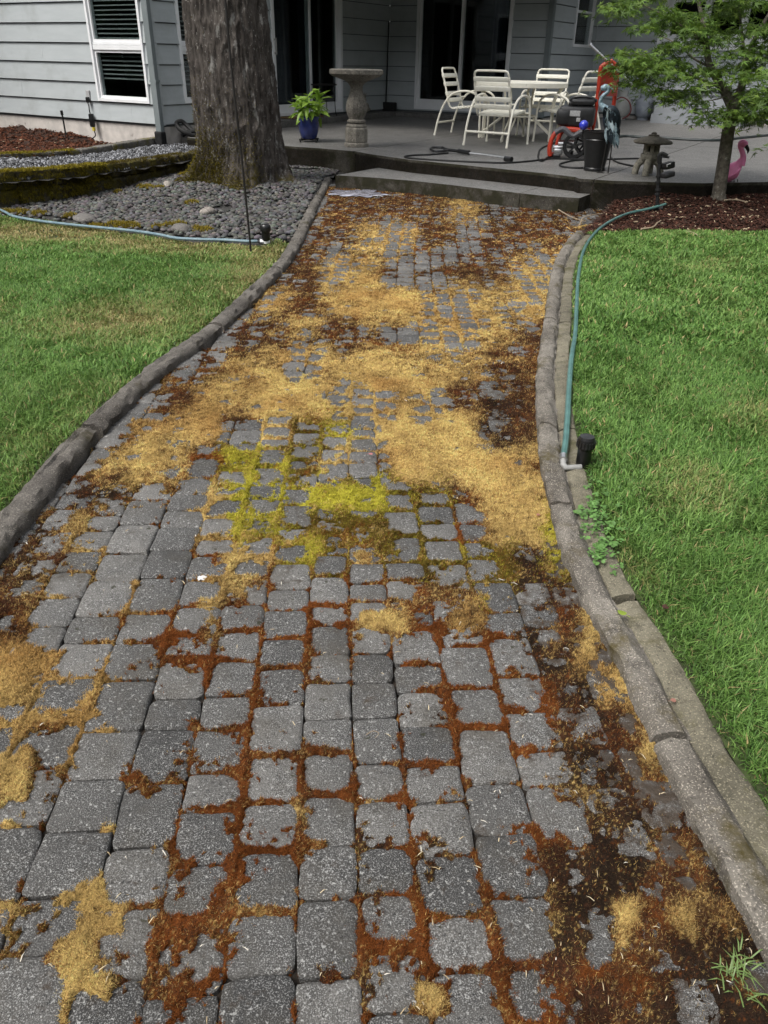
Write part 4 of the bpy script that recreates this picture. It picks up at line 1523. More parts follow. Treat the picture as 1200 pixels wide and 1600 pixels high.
# drop stones that would overlap too much
order = rng.permutation(len(X)); grid = {}; keep = []
for i in order:
    c = (int(X[i] / 0.042), int(Y[i] / 0.042))
    if any(math.hypot(X[j] - X[i], Y[j] - Y[i]) < 0.027 for a in (-1, 0, 1) for b in (-1, 0, 1) for j in grid.get((c[0] + a, c[1] + b), ())): continue
    grid.setdefault(c, []).append(i); keep.append(i)
X, Y = X[keep], Y[keep]
n = len(X)
P = np.stack([X, Y, bed_z(X, Y) + 0.004 + 0.006 * rng.random(n)], -1)
tone = (0.038 + 0.085 * rng.random(n) ** 1.6)[:, None]
cs = tone * (np.array((1.0, 0.97, 0.92)) + 0.10 * rng.normal(0, 1, (n, 3)).clip(-1, 1))
V, T, C = stones(P, 0.0205 * (0.75 + 0.6 * rng.random(n)), (1.0, 1.5), cs, 2, 0.62, 0.05)
o = link('river_pebbles', np_mesh('river_pebbles', V, tris=T, mat=MAT['stone'], colors=C, smooth=True))
tag(o, 'dark grey river pebbles spread round the big tree', 'pebbles', kind='stuff')
print('pebbles', n)

# --- pale gravel strip between wall and edging
GS = [(p.x, p.y) for p in wall_base] + [(p.x, p.y) for p in (at(330, 246, 0.2), at(320, 222, 0.2), at(262, 224, 0.2))] + [(p.x, p.y) for p in edge_base[::-1]]
GSI = GS
def gs_z(X, Y):
    v = X * E2.x + Y * E2.y
    return 0.185 + 0.095 * np.clip((8.6 - v) / 3.4, 0, 1) + 0.012 * fbm(X * 3, Y * 3, 3, 88)
V, Q = heightfield(GS, 0.12, lambda X, Y: gs_z(X, Y) - 0.012)
o = link('gravel_path', np_mesh('gravel_path', V, quads=Q, mat=MAT['gravel_base'], smooth=True)); tag(o, kind='structure')
n = 26000
xs = [p[0] for p in GS]; ysb = [p[1] for p in GS]
X = max(min(xs), -8) + (max(xs) - max(min(xs), -8)) * rng.random(n); Y = min(ysb) + (max(ysb) - min(ysb)) * rng.random(n)
k = inside(GS, X, Y); X, Y = X[k], Y[k]
px, py = to_px(X, Y); k = px > -60; X, Y = X[k], Y[k]
n = len(X)
P = np.stack([X, Y, gs_z(X, Y) + 0.006 * rng.random(n)], -1)
tone = (0.045 + 0.30 * rng.random(n) ** 2.4)[:, None]
V, T, C = stones(P, 0.014 * (0.7 + 0.7 * rng.random(n)), (0.9, 1.4), tone * np.array((0.98, 1.0, 1.06)), 1, 0.7, 0.10)
o = link('fine_gravel', np_mesh('fine_gravel', V, tris=T, mat=MAT['stone'], colors=C))
tag(o, 'pale crushed gravel strip between the two low walls', 'gravel', kind='stuff')

# --- bark mulch: against the foundation on the left, and the bed on the right
def chips(poly, fz, n, size, pal, name, label, px_lo=-60, px_hi=1300, pale=0.02):
    xs = [p[0] for p in poly]; ysb = [p[1] for p in poly]
    X = max(min(xs), -9) + (min(max(xs), 8) - max(min(xs), -9)) * rng.random(n); Y = min(ysb) + (max(ysb) - min(ysb)) * rng.random(n)
    k = inside(poly, X, Y); X, Y = X[k], Y[k]
    px, py = to_px(X, Y); k = (px > px_lo) & (px < px_hi); X, Y = X[k], Y[k]
    n = len(X)
    P = np.stack([X, Y, fz(X, Y) + 0.012 * rng.random(n)], -1)
    t = rng.random((n, 1))
    c = pal[0] * (1 - t) + pal[1] * t
    pl = rng.random(n) < pale
    c[pl] = np.array((0.42, 0.33, 0.22)) * (0.6 + 0.6 * rng.random((pl.sum(), 1)))
    L = size * (0.5 + 1.0 * rng.random(n)); Wd = L * (0.2 + 0.3 * rng.random(n))
    rot = rand_rot(n)
    rot[:, 2, :] *= 0.55
    base = np.array([(-1, -1, -.25), (1, -1, -.25), (1, 1, -.25), (-1, 1, -.25), (-.8, -.7, .25), (.8, -.9, .25), (.9, .8, .25), (-.9, .7, .25)])
    loc = base[None] * np.stack([L / 2, Wd / 2, Wd / 2], -1)[:, None, :]
    V = (np.einsum('nij,nkj->nki', rot, loc) + P[:, None, :]).reshape(-1, 3)
    q = np.array([(4, 5, 6, 7), (0, 3, 2, 1), (0, 1, 5, 4), (1, 2, 6, 5), (2, 3, 7, 6), (3, 0, 4, 7)])
    Q = (q[None] + (np.arange(n) * 8)[:, None, None]).reshape(-1, 4)
    o = link(name, np_mesh(name, V, quads=Q, mat=MAT['chip'], colors=np.repeat(c, 8, axis=0)))
    tag(o, label, 'mulch', kind='stuff')
    return n
ML = [(p.x, p.y) for p in edge_base] + [(W(U_C - 0.3, V_A - 0.02).x, W(U_C - 0.3, V_A - 0.02).y), (W(-17, V_A - 0.02).x, W(-17, V_A - 0.02).y)]
def ml_z(X, Y):
    v = X * E2.x + Y * E2.y; u = X * E1.x + Y * E1.y
    t = np.clip((v - 6.5) / 2.5, 0, 1)
    lump = np.clip(fbm(X * 1.5 + 2, Y * 1.5, 3, 55), -0.2, 1) * 0.20 + 0.05 * fbm(X * 6, Y * 6, 3, 56)
    return 0.255 - 0.10 * t + lump * t * np.clip((-10.3 - u) / 0.8, 0, 1)
V, Q = heightfield(ML, 0.07, lambda X, Y: ml_z(X, Y) - 0.01)
o = link('mulch_bed', np_mesh('mulch_bed', V, quads=Q, mat=MAT['mulch'], smooth=True)); tag(o, kind='structure')
chips(ML, ml_z, 24000, 0.055, (np.array((0.15, 0.055, 0.030)), np.array((0.055, 0.026, 0.018))), 'bark_mulch', 'red brown bark mulch heaped along the house foundation', pale=0.015)

MR = [(p.x, p.y) for p in mulch_edge] + [(6.0, 9.2)] + [(p.x, p.y) for p in (at(1330, 296, 0.05), at(1200, 292, 0.05), at(1100, 296, 0.05), at(960, 300, 0.0), at(906, 306, 0.0))] + [(float(right_x(9.2)) - 0.1, 9.2), (float(right_x(8.4)) - 0.02, 8.4), (float(right_x(7.9)) + 0.0, 7.9), (RK[-1].x - 0.05, RK[-1].y)]
MR_back = W(0, 9.35)
def mr_z(X, Y):
    u = X * E1.x + Y * E1.y
    rise = np.clip((X - 2.6) / 1.5, 0, 1) * np.clip((Y - 7.6) / 1.2, 0, 1)
    rise = np.clip((X - 1.9) / 1.2, 0, 1) * np.clip((Y - 7.8) / 1.2, 0, 1)
    return 0.022 + 0.158 * rise + 0.03 * fbm(X * 3, Y * 3, 4, 66) + 0.012 * fbm(X * 11, Y * 11, 3, 67)
MR2 = MR[:8] + [(6.5, 10.8), (4.2, 10.6), (3.2, 9.6), (2.2, 9.75), (2.05, 9.4)] + MR[-4:]
V, Q = heightfield(MR2, 0.06, lambda X, Y: mr_z(X, Y) - 0.01)
o = link('mulch_bed', np_mesh('mulch_bed', V, quads=Q, mat=MAT['mulch'], smooth=True)); tag(o, kind='structure')
chips(MR2, mr_z, 42000, 0.040, (np.array((0.085, 0.036, 0.024)), np.array((0.028, 0.015, 0.012))), 'bark_mulch', 'dark brown bark mulch under the small maple', pale=0.045)

# --- block walls
def lowwall(name, label, base, htop, depth, blk, courses, mat, seed, zb, skew=0.012, hf=None):
    rnd = random.Random(seed)
    root = tag(empty(name, base[len(base) // 2]), label, 'retaining wall')
    bpy.context.view_layer.update()
    P = resample(base, 0.05)
    per = max(2, int(blk / 0.05))
    tops = []
    for cidx in range(courses):
        i = 0 if cidx % 2 == 0 else -(per // 2)
        while i < len(P) - 1:
            a = P[max(0, i)]; j = min(len(P) - 1, i + per + rnd.choice((-1, 0, 0, 1))); b = P[j]
            if j <= max(0, i): break
            t = (b - a); Ln = t.length; t = t.normalized()
            if Ln > 0.06:
                nrm = Vector((-t.y, t.x, 0))
                if nrm.y < 0: nrm = -nrm
                bm = bmesh.new()
                bmesh.ops.create_cube(bm, size=1.0)
                h = ((hf((a + b) / 2) if hf else htop) - zb) / courses
                bmesh.ops.scale(bm, vec=(Ln - 0.012, depth, h - 0.006), verts=bm.verts)
                bmesh.ops.bevel(bm, geom=bm.edges[:], offset=0.022, segments=2, profile=0.6, affect='EDGES')
                bmesh.ops.subdivide_edges(bm, edges=[e for e in bm.edges if e.calc_length() > 0.06], cuts=2, use_grid_fill=True)
                for v in bm.verts:
                    f_ = 0.5
                    v.co += Vector((rnd.uniform(-1, 1), rnd.uniform(-1, 1), rnd.uniform(-1, 1))) * 0.006
                mat4 = Matrix.Translation((a + b) / 2 + nrm * (depth / 2 + rnd.uniform(-skew, skew)) + ZUP * (zb + h * (cidx + 0.5) - (a.z + b.z) / 2))
                rotm = Matrix((( t.x, nrm.x, 0), (t.y, nrm.y, 0), (0, 0, 1))).to_4x4()
                bm.transform(mat4 @ rotm)
                me = bpy.data.meshes.new('block')
                bm.to_mesh(me); bm.free()
                me.materials.append(mat)
                me.polygons.foreach_set('use_smooth', np.ones(len(me.polygons), dtype=bool))
                child(link('block', me), root)
                if cidx == courses - 1: tops.append((a, b, nrm))
            i = j
    return root, tops
MAT['mossblock'] = M_concrete('mossy_block', (0.095, 0.082, 0.060), (0.035, 0.031, 0.022), moss=(0.120, 0.105, 0.018), mossn=0.44, speck=0.2, agg=60)
MAT['paleblock'] = M_concrete('weathered_block', (0.19, 0.18, 0.165), (0.07, 0.065, 0.055), moss=(0.16, 0.14, 0.02), mossn=0.50, speck=0.2, agg=60)
def wall_top(p): return 0.25 + 0.105 * float(np.clip((8.6 - p.dot(E2)) / 3.4, 0, 1))
low, tops1 = lowwall('retaining_wall', 'dark mossy block wall holding the gravel strip above the pebbles', wall_base, 0.25, 0.13, 0.42, 2, MAT['mossblock'], 4, 0.02, hf=wall_top)
edgew, tops2 = lowwall('retaining_wall', 'low weathered block edging in front of the bark mulch by the house', edge_base, 0.285, 0.14, 0.40, 1, MAT['paleblock'], 9, 0.10)

def moss_tufts(name, parent, spots, n, L, cols_, label=None):
    """fuzz of short moss fibres over given small discs (centre, radius, normal-up bias)"""
    P = []; 
    for (c, r, dz) in spots:
        m = int(n * r * r / sum(s[1] ** 2 for s in spots))
        th = rng.random(m) * 6.283; rr = r * np.sqrt(rng.random(m))
        P.append(np.stack([c[0] + rr * np.cos(th), c[1] + rr * np.sin(th), c[2] + dz * (1 - (rr / r) ** 2)], -1))
    P = np.concatenate(P); n = len(P)
    a = rng.random(n) * 6.283; el = 0.2 + 1.1 * rng.random(n)
    l = L * (0.5 + rng.random(n)); w = L * 0.28
    tip = P + np.stack([np.cos(a) * np.cos(el) * l, np.sin(a) * np.cos(el) * l, np.sin(el) * l], -1)
    s = np.stack([-np.sin(a) * w, np.cos(a) * w, 0 * a], -1) / 2
    V = np.stack([P + s, P - s, tip], 1).reshape(-1, 3)
    t = rng.random((n, 1))
    C = np.repeat(cols_[0] * t + cols_[1] * (1 - t), 3, axis=0)
    o = link(name, np_mesh(name, V, tris=np.arange(3 * n).reshape(-1, 3), mat=MAT['moss'], colors=C))
    if parent is not None:
        o['kind'] = 'stuff'
        child(o, parent)
    return o
MOSS_Y = (np.array((0.36, 0.30, 0.035)), np.array((0.14, 0.11, 0.018)))
MOSS_O = (np.array((0.15, 0.115, 0.022)), np.array((0.045, 0.038, 0.012)))
def wall_spots(base, ztop, depth, xlim, every, rad, face):
    sp = []
    P = resample(base, every)
    for p, q in zip(P[:-1], P[1:]):
        px = float(to_px(np.array([p.x]), np.array([p.y]))[0][0])
        if not (xlim[0] < px < xlim[1]): continue
        t = (q - p).normalized(); nr = Vector((-t.y, t.x, 0)); nr = nr if nr.y > 0 else -nr
        for _ in range(3):
            if fbm(np.array([p.x * 2.3]), np.array([p.y * 2.3 + _]), 3, 5)[0] > -0.25:
                c = p + nr * rng.uniform(-0.01, depth)
                sp.append(((c.x, c.y, (wall_top(p) if ztop < 0.26 else ztop) + 0.002), rad * rng.uniform(0.5, 1.2), 0.012))
        for _ in range(face):
            zz = rng.uniform(0.05, wall_top(p) if ztop < 0.26 else ztop)
            c = p - nr * 0.008 + t * rng.uniform(0, every)
            sp.append(((c.x, c.y, zz), rad * 0.55, 0.03))
    return sp
moss_tufts('moss', low, wall_spots(wall_base, 0.25, 0.12, (-80, 170), 0.06, 0.07, 12), 26000, 0.022, MOSS_Y)
moss_tufts('moss', low, wall_spots(wall_base, 0.25, 0.12, (100, 330), 0.07, 0.06, 7), 14000, 0.020, MOSS_O)
moss_tufts('moss', edgew, wall_spots(edge_base, 0.285, 0.05, (-80, 118), 0.10, 0.06, 3), 7000, 0.022, MOSS_Y)

# moss cushions on the pebbles and the lawn edge
cush = []
for (px, py, r) in ((232, 296, 0.10), (250, 298, 0.07), (185, 300, 0.06), (300, 318, 0.09), (220, 294, 0.05), (318, 360, 0.10), (150, 352, 0.10), (200, 352, 0.13), (180, 350, 0.10), (265, 352, 0.08), (245, 355, 0.06), (30, 330, 0.12), (60, 333, 0.09), (110, 338, 0.08), (10, 330, 0.10), (280, 350, 0.07), (290, 278, 0.10), (308, 358, 0.06)):
    c = at(px, py, 0.05); cush.append(((c.x, c.y, float(bed_z(np.array([c.x]), np.array([c.y]))[0])), r, 0.03))
o = moss_tufts('moss', None, cush, 9000, 0.024, (np.array((0.32, 0.25, 0.035)), np.array((0.13, 0.10, 0.018))))
tag(o, 'yellow green moss cushions among the pebbles beside the left lawn', 'moss', kind='stuff')

# flat stones at the edge of the pebbles
def rock(c, s, seed, label, cat='stone', tone=(0.16, 0.15, 0.14), name='flat_stone'):
    rnd = random.Random(seed)
    v, f = ico(3)
    ph = rnd.random() * 50
    k = 1 + 0.22 * fbm(v[:, 0] * 1.6 + ph, v[:, 1] * 1.6 + v[:, 2] * 1.3, 4, seed)
    V = v * k[:, None] * np.array(s)
    me = np_mesh(name, V, tris=f, mat=M_concrete('rock_%d' % seed, tone, tuple(x * 0.5 for x in tone), moss=(0.10, 0.09, 0.02), mossn=0.60, speck=0.15, agg=60), smooth=True)
    o = link(name, me, None, c, rnd.random() * 6)
    return tag(o, label, cat)
q = at(132, 344, 0.03); rock((q.x, q.y, 0.045), (0.16, 0.11, 0.04), 1, 'flat grey stone at the lawn edge beside the blue hose')
q = at(283, 362, 0.03); rock((q.x, q.y, 0.05), (0.10, 0.09, 0.05), 2, 'small rounded stone between two moss cushions by the hose')
q = at(325, 331, 0.06); rock((q.x, q.y, 0.06), (0.10, 0.07, 0.045), 5, 'pale stone lying in the pebbles in front of the trunk', tone=(0.30, 0.27, 0.24))
q = at(262, 293, 0.06); rock((q.x, q.y, 0.09), (0.16, 0.05, 0.035), 6, 'pale knobbly surface root left of the trunk', 'root', tone=(0.34, 0.31, 0.27), name='tree_root')

# ================================================================== TREES
def at_dist(px, py, D):
    """point on a pixel's ray at horizontal distance D from the camera"""
    d = ray(px, py)
    t = D / math.hypot(d.x, d.y)
    return Vector((d.x * t, d.y * t, H + d.z * t))

# --- the big tree
def bark_mat():
    m, nt, b = newmat('grey_bark')
    g = nd(nt, 'ShaderNodeNewGeometry')
    base = mixc(nt, ramp(nt, noise(nt, 16, 8, stretch=(1, 1, 0.26), rough=0.75), 0.35, 0.66), (0.024, 0.020, 0.018), (0.140, 0.122, 0.108))
    lich = ramp(nt, noise(nt, 9, 8, stretch=(1, 1, 0.55), rough=0.7), 0.57, 0.64)
    base = mixc(nt, mathn(nt, 'MULTIPLY', lich, 0.75), base, (0.34, 0.33, 0.31))
    dots = ramp(nt, noise(nt, 55, 2, stretch=(1, 1, 0.6)), 0.66, 0.70)
    base = mixc(nt, mathn(nt, 'MULTIPLY', dots, 0.6), base, (0.42, 0.41, 0.38))
    sx = nd(nt, 'ShaderNodeSeparateXYZ'); nt.links.new(g.outputs['Position'], sx.inputs[0])
    mz = nd(nt, 'ShaderNodeMapRange'); nt.links.new(sx.outputs['Z'], mz.inputs[0])
    mz.inputs[1].default_value = 0.0; mz.inputs[2].default_value = 0.62; mz.inputs[3].default_value = 0.22; mz.inputs[4].default_value = -0.16
    ms = ramp(nt, mathn(nt, 'ADD', noise(nt, 6, 8, rough=0.65), mz.outputs[0]), 0.60, 0.74)
    base = mixc(nt, ms, base, mixc(nt, noise(nt, 40, 4), (0.030, 0.025, 0.009), (0.110, 0.088, 0.018)))
    nt.links.new(base, b.inputs['Base Color'])
    b.inputs['Roughness'].default_value = 0.9; b.inputs['Specular IOR Level'].default_value = 0.2
    bump(nt, b, mathn(nt, 'ADD', noise(nt, 26, 8, stretch=(1, 1, 0.24), rough=0.78), mathn(nt, 'MULTIPLY', noise(nt, 90, 4, stretch=(1, 1, 0.4)), 0.5)), 0.03)
    return m
MAT['bark'] = bark_mat()
_fr = at(374, 291, 0.09)
_dir = Vector((_fr.x, _fr.y, 0)).normalized()
tc = Vector((_fr.x, _fr.y, 0)) + _dir * 0.50
TD = math.hypot(tc.x, tc.y)
axis = [Vector((tc.x, tc.y, -0.1)), Vector((tc.x, tc.y, 0.12))]
for px, py in ((375, 230), (366, 150), (357, 70), (350, 0)):
    axis.append(at_dist(px, py, TD))
axis.append(axis[-1] * 2 - axis[-2] + Vector((0, 0, 0.6)))
axis.append(axis[-1] + Vector((-0.10, 0.05, 2.6)))
AX = smooth_path(axis, 14)
def trunk_mesh():
    seg = 260
    P = resample(AX, 0.022)
    zs = np.array([p.z for p in P])
    Vv = []
    th = np.linspace(0, 2 * math.pi, seg, endpoint=False)
    for i, p in enumerate(P):
        z = p.z
        r = 0.430 + 0.016 * math.sin(z * 2.0) - 0.012 * max(0, z - 2.4)
        fl = math.exp(-max(0.0, z - 0.02) / 0.17)
        lob = 0.5 + 0.5 * np.cos(th * 5 + 0.6 + 0.5 * np.sin(th * 2))
        fl2 = math.exp(-max(0.0, z - 0.02) / 0.42)
        rr = r + fl * (0.06 + 0.34 * lob ** 2) + 0.06 * fl2
        arc = th * 0.43
        warp = 0.02 * fbm(np.full(seg, z * 2.5), arc * 2.0, 2, 7)
        ridge = 1 - np.abs(vnoise((arc + warp) * 34, np.full(seg, z * 5.0), 3) * 2 - 1)
        ridge2 = 1 - np.abs(vnoise((arc + warp) * 62, np.full(seg, z * 13.0), 4) * 2 - 1)
        big = fbm(np.cos(th) * 1.5 + 5, np.sin(th) * 1.5 + z * 0.8, 3, 8)
        rr = rr + 0.034 * ridge ** 1.6 + 0.014 * ridge2 + 0.035 * big
        Vv.append(np.stack([p.x + rr * np.cos(th), p.y + rr * np.sin(th), np.full(seg, z) + 0 * th], -1))
    V = np.concatenate(Vv)
    m = len(P)
    i = np.arange(m - 1)[:, None] * seg; k = np.arange(seg)[None]; k2 = (k + 1) % seg
    Q = np.stack([i + k, i + k2, i + seg + k2, i + seg + k], -1).reshape(-1, 4)
    return np_mesh('trunk', V, quads=Q, mat=MAT['bark'], smooth=True)
big = tag(empty('shade_tree', (tc.x, tc.y, 0)), 'massive grey-barked tree trunk with mossy root flare in the pebbles', 'tree')
bpy.context.view_layer.update()
TRM = trunk_mesh()
child(link('trunk', TRM), big)
top = AX[-1]
mb = MB()
crng = random.Random(3)
leafP = []
for k in range(9):
    a = k * 2.4 + 0.4
    pts = [top + Vector((0, 0, -0.5 + 0.05 * k))]
    d = Vector((math.cos(a), math.sin(a), 0.75 + 0.05 * k)).normalized()
    for s in range(5):
        pts.append(pts[-1] + d * 0.9 + Vector((crng.uniform(-.2, .2), crng.uniform(-.2, .2), crng.uniform(-.1, .2))))
        if s > 0:
            for _ in range(9):
                leafP.append(pts[-1] + Vector((crng.gauss(0, 0.8), crng.gauss(0, 0.8), crng.gauss(0.1, 0.5))))
    mb.tube(smooth_path(pts, 3), [0.24 * (1 - i / 16.5) + 0.02 for i in range(16)], 8)
child(mb.build('limb', MAT['bark'], smooth=True), big)
def leaf_outline_simple():
    return [(0, -1, 0), (0.45, 0, 0.12), (0, 1, 0), (-0.45, 0, 0.12)], [(0, 1, 2), (0, 2, 3)]
C0 = np.array([tuple(p) for p in leafP if p.z > 5.2])
nL = 3600
ci = rng.integers(0, len(C0), nL)
P = C0[ci] + rng.normal(0, 0.42, (nL, 3))
P = P[P[:, 2] > 5.0]
V, T, C = leaf_cloud(P, rng.normal(0, 0.5, P.shape) + np.array((0, 0, 1.0)), 0.11 * (0.6 + 0.7 * rng.random(len(P))), np.array((0.06, 0.12, 0.025)) * (0.6 + 0.9 * rng.random((len(P), 1))), leaf_outline_simple())
o = link('crown', np_mesh('crown', V, tris=T, mat=MAT['leaf'], colors=C)); o['kind'] = 'stuff'; child(o, big)
# moss on the roots: fibres grow from the bark itself, on the left side
tv_ = np.empty(len(TRM.vertices) * 3, dtype=np.float32); TRM.vertices.foreach_get('co', tv_); tv_ = tv_.reshape(-1, 3)
an_ = np.arctan2(tv_[:, 1] - tc.y, tv_[:, 0] - tc.x)
side_ = np.clip(np.cos(an_ - R(-128)) * 1.1 - 0.1, 0, 1)
pr_ = side_ * np.exp(-np.clip(tv_[:, 2] - 0.05, 0, 9) / 0.20) * (tv_[:, 2] > 0.03) * np.clip(0.75 + 1.3 * fbm(tv_[:, 0] * 6, tv_[:, 1] * 6 + tv_[:, 2] * 4, 4, 14), 0, 1)
n_ = 26000
ix_ = rng.choice(len(tv_), n_, p=pr_ / pr_.sum())
P = tv_[ix_] + rng.normal(0, 0.008, (n_, 3))
out_ = np.stack([np.cos(an_[ix_]), np.sin(an_[ix_]), 0.5 + 0 * an_[ix_]], -1)
d_ = out_ + rng.normal(0, 0.6, (n_, 3)); d_ /= np.linalg.norm(d_, axis=1, keepdims=True)
l_ = (0.012 + 0.016 * rng.random(n_))[:, None]
s_v = np.cross(d_, rng.normal(0, 1, (n_, 3))); s_v /= np.linalg.norm(s_v, axis=1, keepdims=True)
V = np.stack([P + s_v * 0.003, P - s_v * 0.004, P + d_ * l_], 1).reshape(-1, 3)
t_ = rng.random((n_, 1)) * (0.35 + 0.65 * np.clip(0.5 + fbm(P[:, 0] * 8, P[:, 1] * 8, 3, 19)[:, None], 0, 1))
C = np.repeat(np.array((0.30, 0.245, 0.036)) * t_ + np.array((0.045, 0.038, 0.012)) * (1 - t_), 3, axis=0)
o = link('moss', np_mesh('moss', V, tris=np.arange(3 * n_).reshape(-1, 3), mat=MAT['moss'], colors=C)); o['kind'] = 'stuff'; child(o, big)

# --- the small Japanese-style maple on the right
MAT['maple_bark'] = M('maple_bark', (0.170, 0.150, 0.122), (0.080, 0.070, 0.056), 30, 0.9, bmp=0.006, bscale=60, dirt=(0.30, 0.29, 0.26), dscale=22, dlo=0.60, dhi=0.66)
mp0 = at(1122, 312, 0.155)
MD = math.hypot(mp0.x, mp0.y)
mp = tag(empty('maple_tree', mp0), 'small fine-leaved maple with slender pale trunk in the bark bed', 'tree')
bpy.context.view_layer.update()
mb = MB()
tr = [at_dist(px, py, MD) for px, py in ((1121, 318), (1124, 296), (1130, 258), (1138, 205), (1146, 168))]
mb.tube(smooth_path(tr, 8), [0.098 - 0.026 * min(1, i / 6) - 0.012 * i / 32 for i in range(33)], 14)
child(mb.build('trunk', MAT['maple_bark'], smooth=True), mp)
limbs = [([(1146, 172, 0), (1135, 148, 0), (1120, 122, -.05), (1108, 100, -.1), (1104, 70, -.12), (1098, 35, -.1), (1085, -30, 0)], 0.052),
         ([(1147, 170, 0), (1158, 138, .05), (1165, 110, .1), (1172, 78, .1), (1188, 45, .1), (1215, 0, .15)], 0.050),
         ([(1160, 130, .05), (1163, 90, .25), (1158, 40, .35), (1150, -20, .4)], 0.022),
         ([(1126, 134, 0), (1108, 130, -.2), (1080, 118, -.35), (1040, 100, -.45), (995, 84, -.5)], 0.018),
         ([(1104, 70, -.12), (1080, 52, -.2), (1045, 28, -.3), (1005, 8, -.35)], 0.016),
         ([(1165, 110, .1), (1185, 112, -.1), (1205, 125, -.3), (1225, 150, -.4)], 0.016),
         ([(1110, 105, 0), (1085, 92, .3), (1060, 70, .5), (1030, 55, .6)], 0.014),
         ([(1135, 150, 0), (1120, 155, -.2), (1095, 160, -.35)], 0.010)]
for pts, r in limbs:
    P_ = smooth_path([at_dist(px, py, MD + dd) for px, py, dd in pts], 6)
    mbb = MB()
    mbb.tube(P_, [r * (1 - 0.75 * i / len(P_)) for i in range(len(P_))], 8)
    child(mbb.build('limb', MAT['maple_bark'], smooth=True), mp)
# leaves in flat sprays
clusters = [(985, 92, 30, 14, 260, -.5), (1015, 82, 40, 16, 330, -.5), (1040, 108, 45, 22, 480, -.4), (1010, 118, 30, 14, 200, -.45), (1070, 130, 35, 22, 420, -.35), (1085, 160, 28, 16, 260, -.3),
            (1105, 175, 22, 10, 150, -.25), (975, 12, 25, 8, 110, -.35), (1010, 12, 35, 12, 260, -.35), (1050, 30, 30, 18, 260, -.3), (1020, 45, 35, 10, 170, -.3), (1090, 15, 40, 16, 340, 0), (1085, 60, 35, 14, 220, .1),
            (1130, 40, 40, 22, 330, .2), (1170, 20, 40, 22, 420, .1), (1130, 85, 30, 18, 220, -.1), (1190, 70, 30, 30, 420, 0), (1195, 115, 30, 25, 420, -.2), (1178, 150, 32, 18, 380, -.25), (1190, 178, 28, 16, 330, -.3),
            (1150, 120, 26, 18, 200, -.35), (1215, 150, 25, 40, 350, -.3), (1230, 60, 30, 50, 350, .1), (1110, -25, 90, 25, 500, 0), (1190, -40, 60, 30, 400, .1), (1160, 175, 20, 10, 110, -.3), (1000, 105, 35, 10, 140, -.55), (970, 80, 12, 8, 50, -.5)]
PP_ = []; NN_ = []
kpx = 0.0066
for (px, py, rx, ry, n, dd) in clusters:
    c = np.array(tuple(at_dist(px, py, MD + dd)))
    n = int(n * 0.95); sub = max(3, n // 45)
    for _ in range(sub):
        cc = c + np.array((rng.normal(0, rx * kpx * 0.55), rng.normal(0, 0.28), rng.normal(0, ry * kpx * 0.6)))
        m = n // sub
        q = rng.normal(0, 1, (m, 3)) * np.array((0.10, 0.12, 0.018))
        q[:, 2] -= 0.55 * (q[:, 0] ** 2 + q[:, 1] ** 2) / 0.12 * 0.2
        PP_.append(cc + q)
        NN_.append(rng.normal(0, 0.38, (m, 3)) + np.array((0, 0, 1.0)) + q * np.array((2.5, 2.5, 0)))
PP_ = np.concatenate(PP_); NN_ = np.concatenate(NN_)
def palmate():
    o = [(0, 0, 0)]; t = []
    for a, L in ((-100, .55), (-52, .85), (0, 1.1), (52, .85), (100, .55)):
        r = R(a); 
        i = len(o)
        o += [(0.30 * L * math.sin(r - 0.36), 0.30 * L * math.cos(r - 0.36), 0.02), (L * math.sin(r), L * math.cos(r), -0.16 * L), (0.30 * L * math.sin(r + 0.36), 0.30 * L * math.cos(r + 0.36), 0.02)]
        t += [(0, i + 1, i), (0, i + 2, i + 1)]
    return o, t
nM = len(PP_)
lc = np.array((0.125, 0.225, 0.040)) * (1 - 0.55 * rng.random((nM, 1))) + np.array((0.06, 0.07, 0.0)) * rng.random((nM, 1)) ** 3
V, T, C = leaf_cloud(PP_, NN_, 0.063 * (0.65 + 0.6 * rng.random(nM)), lc, palmate())
o = link('crown', np_mesh('crown', V, tris=T, mat=MAT['leaf'], colors=C)); o['kind'] = 'stuff'; child(o, mp)

# distant hedge and trees all round the garden, behind the photographer (seen in the window glass)
hedge = tag(empty('tree_belt', (0, -12, 0)), kind='stuff')
hp = []
for a in np.linspace(-0.75, math.pi + 0.75, 60):
    for _ in range(10):
        d = 15 + rng.normal(0, 0.8)
        hp.append((-d * math.cos(a), 6 - 1.25 * d * math.sin(a), rng.uniform(0.3, 7.5 + 2 * math.sin(a * 7))))
hp = np.array(hp)
P = hp[rng.integers(0, len(hp), 60000)] + rng.normal(0, 0.75, (60000, 3))
V, T, C = leaf_cloud(P, rng.normal(0, 1, P.shape) + np.array((0, 0, 0.3)), 0.38 * (0.7 + 0.6 * rng.random(len(P))), np.array((0.045, 0.085, 0.022)) * (0.5 + 1.0 * rng.random((len(P), 1))), leaf_outline_simple())
bpy.data.objects.remove(hedge)
o = link('tree_belt', np_mesh('tree_belt', V, tris=T, mat=MAT['leaf'], colors=C))
tag(o, 'belt of green trees enclosing the garden', 'trees', kind='stuff')

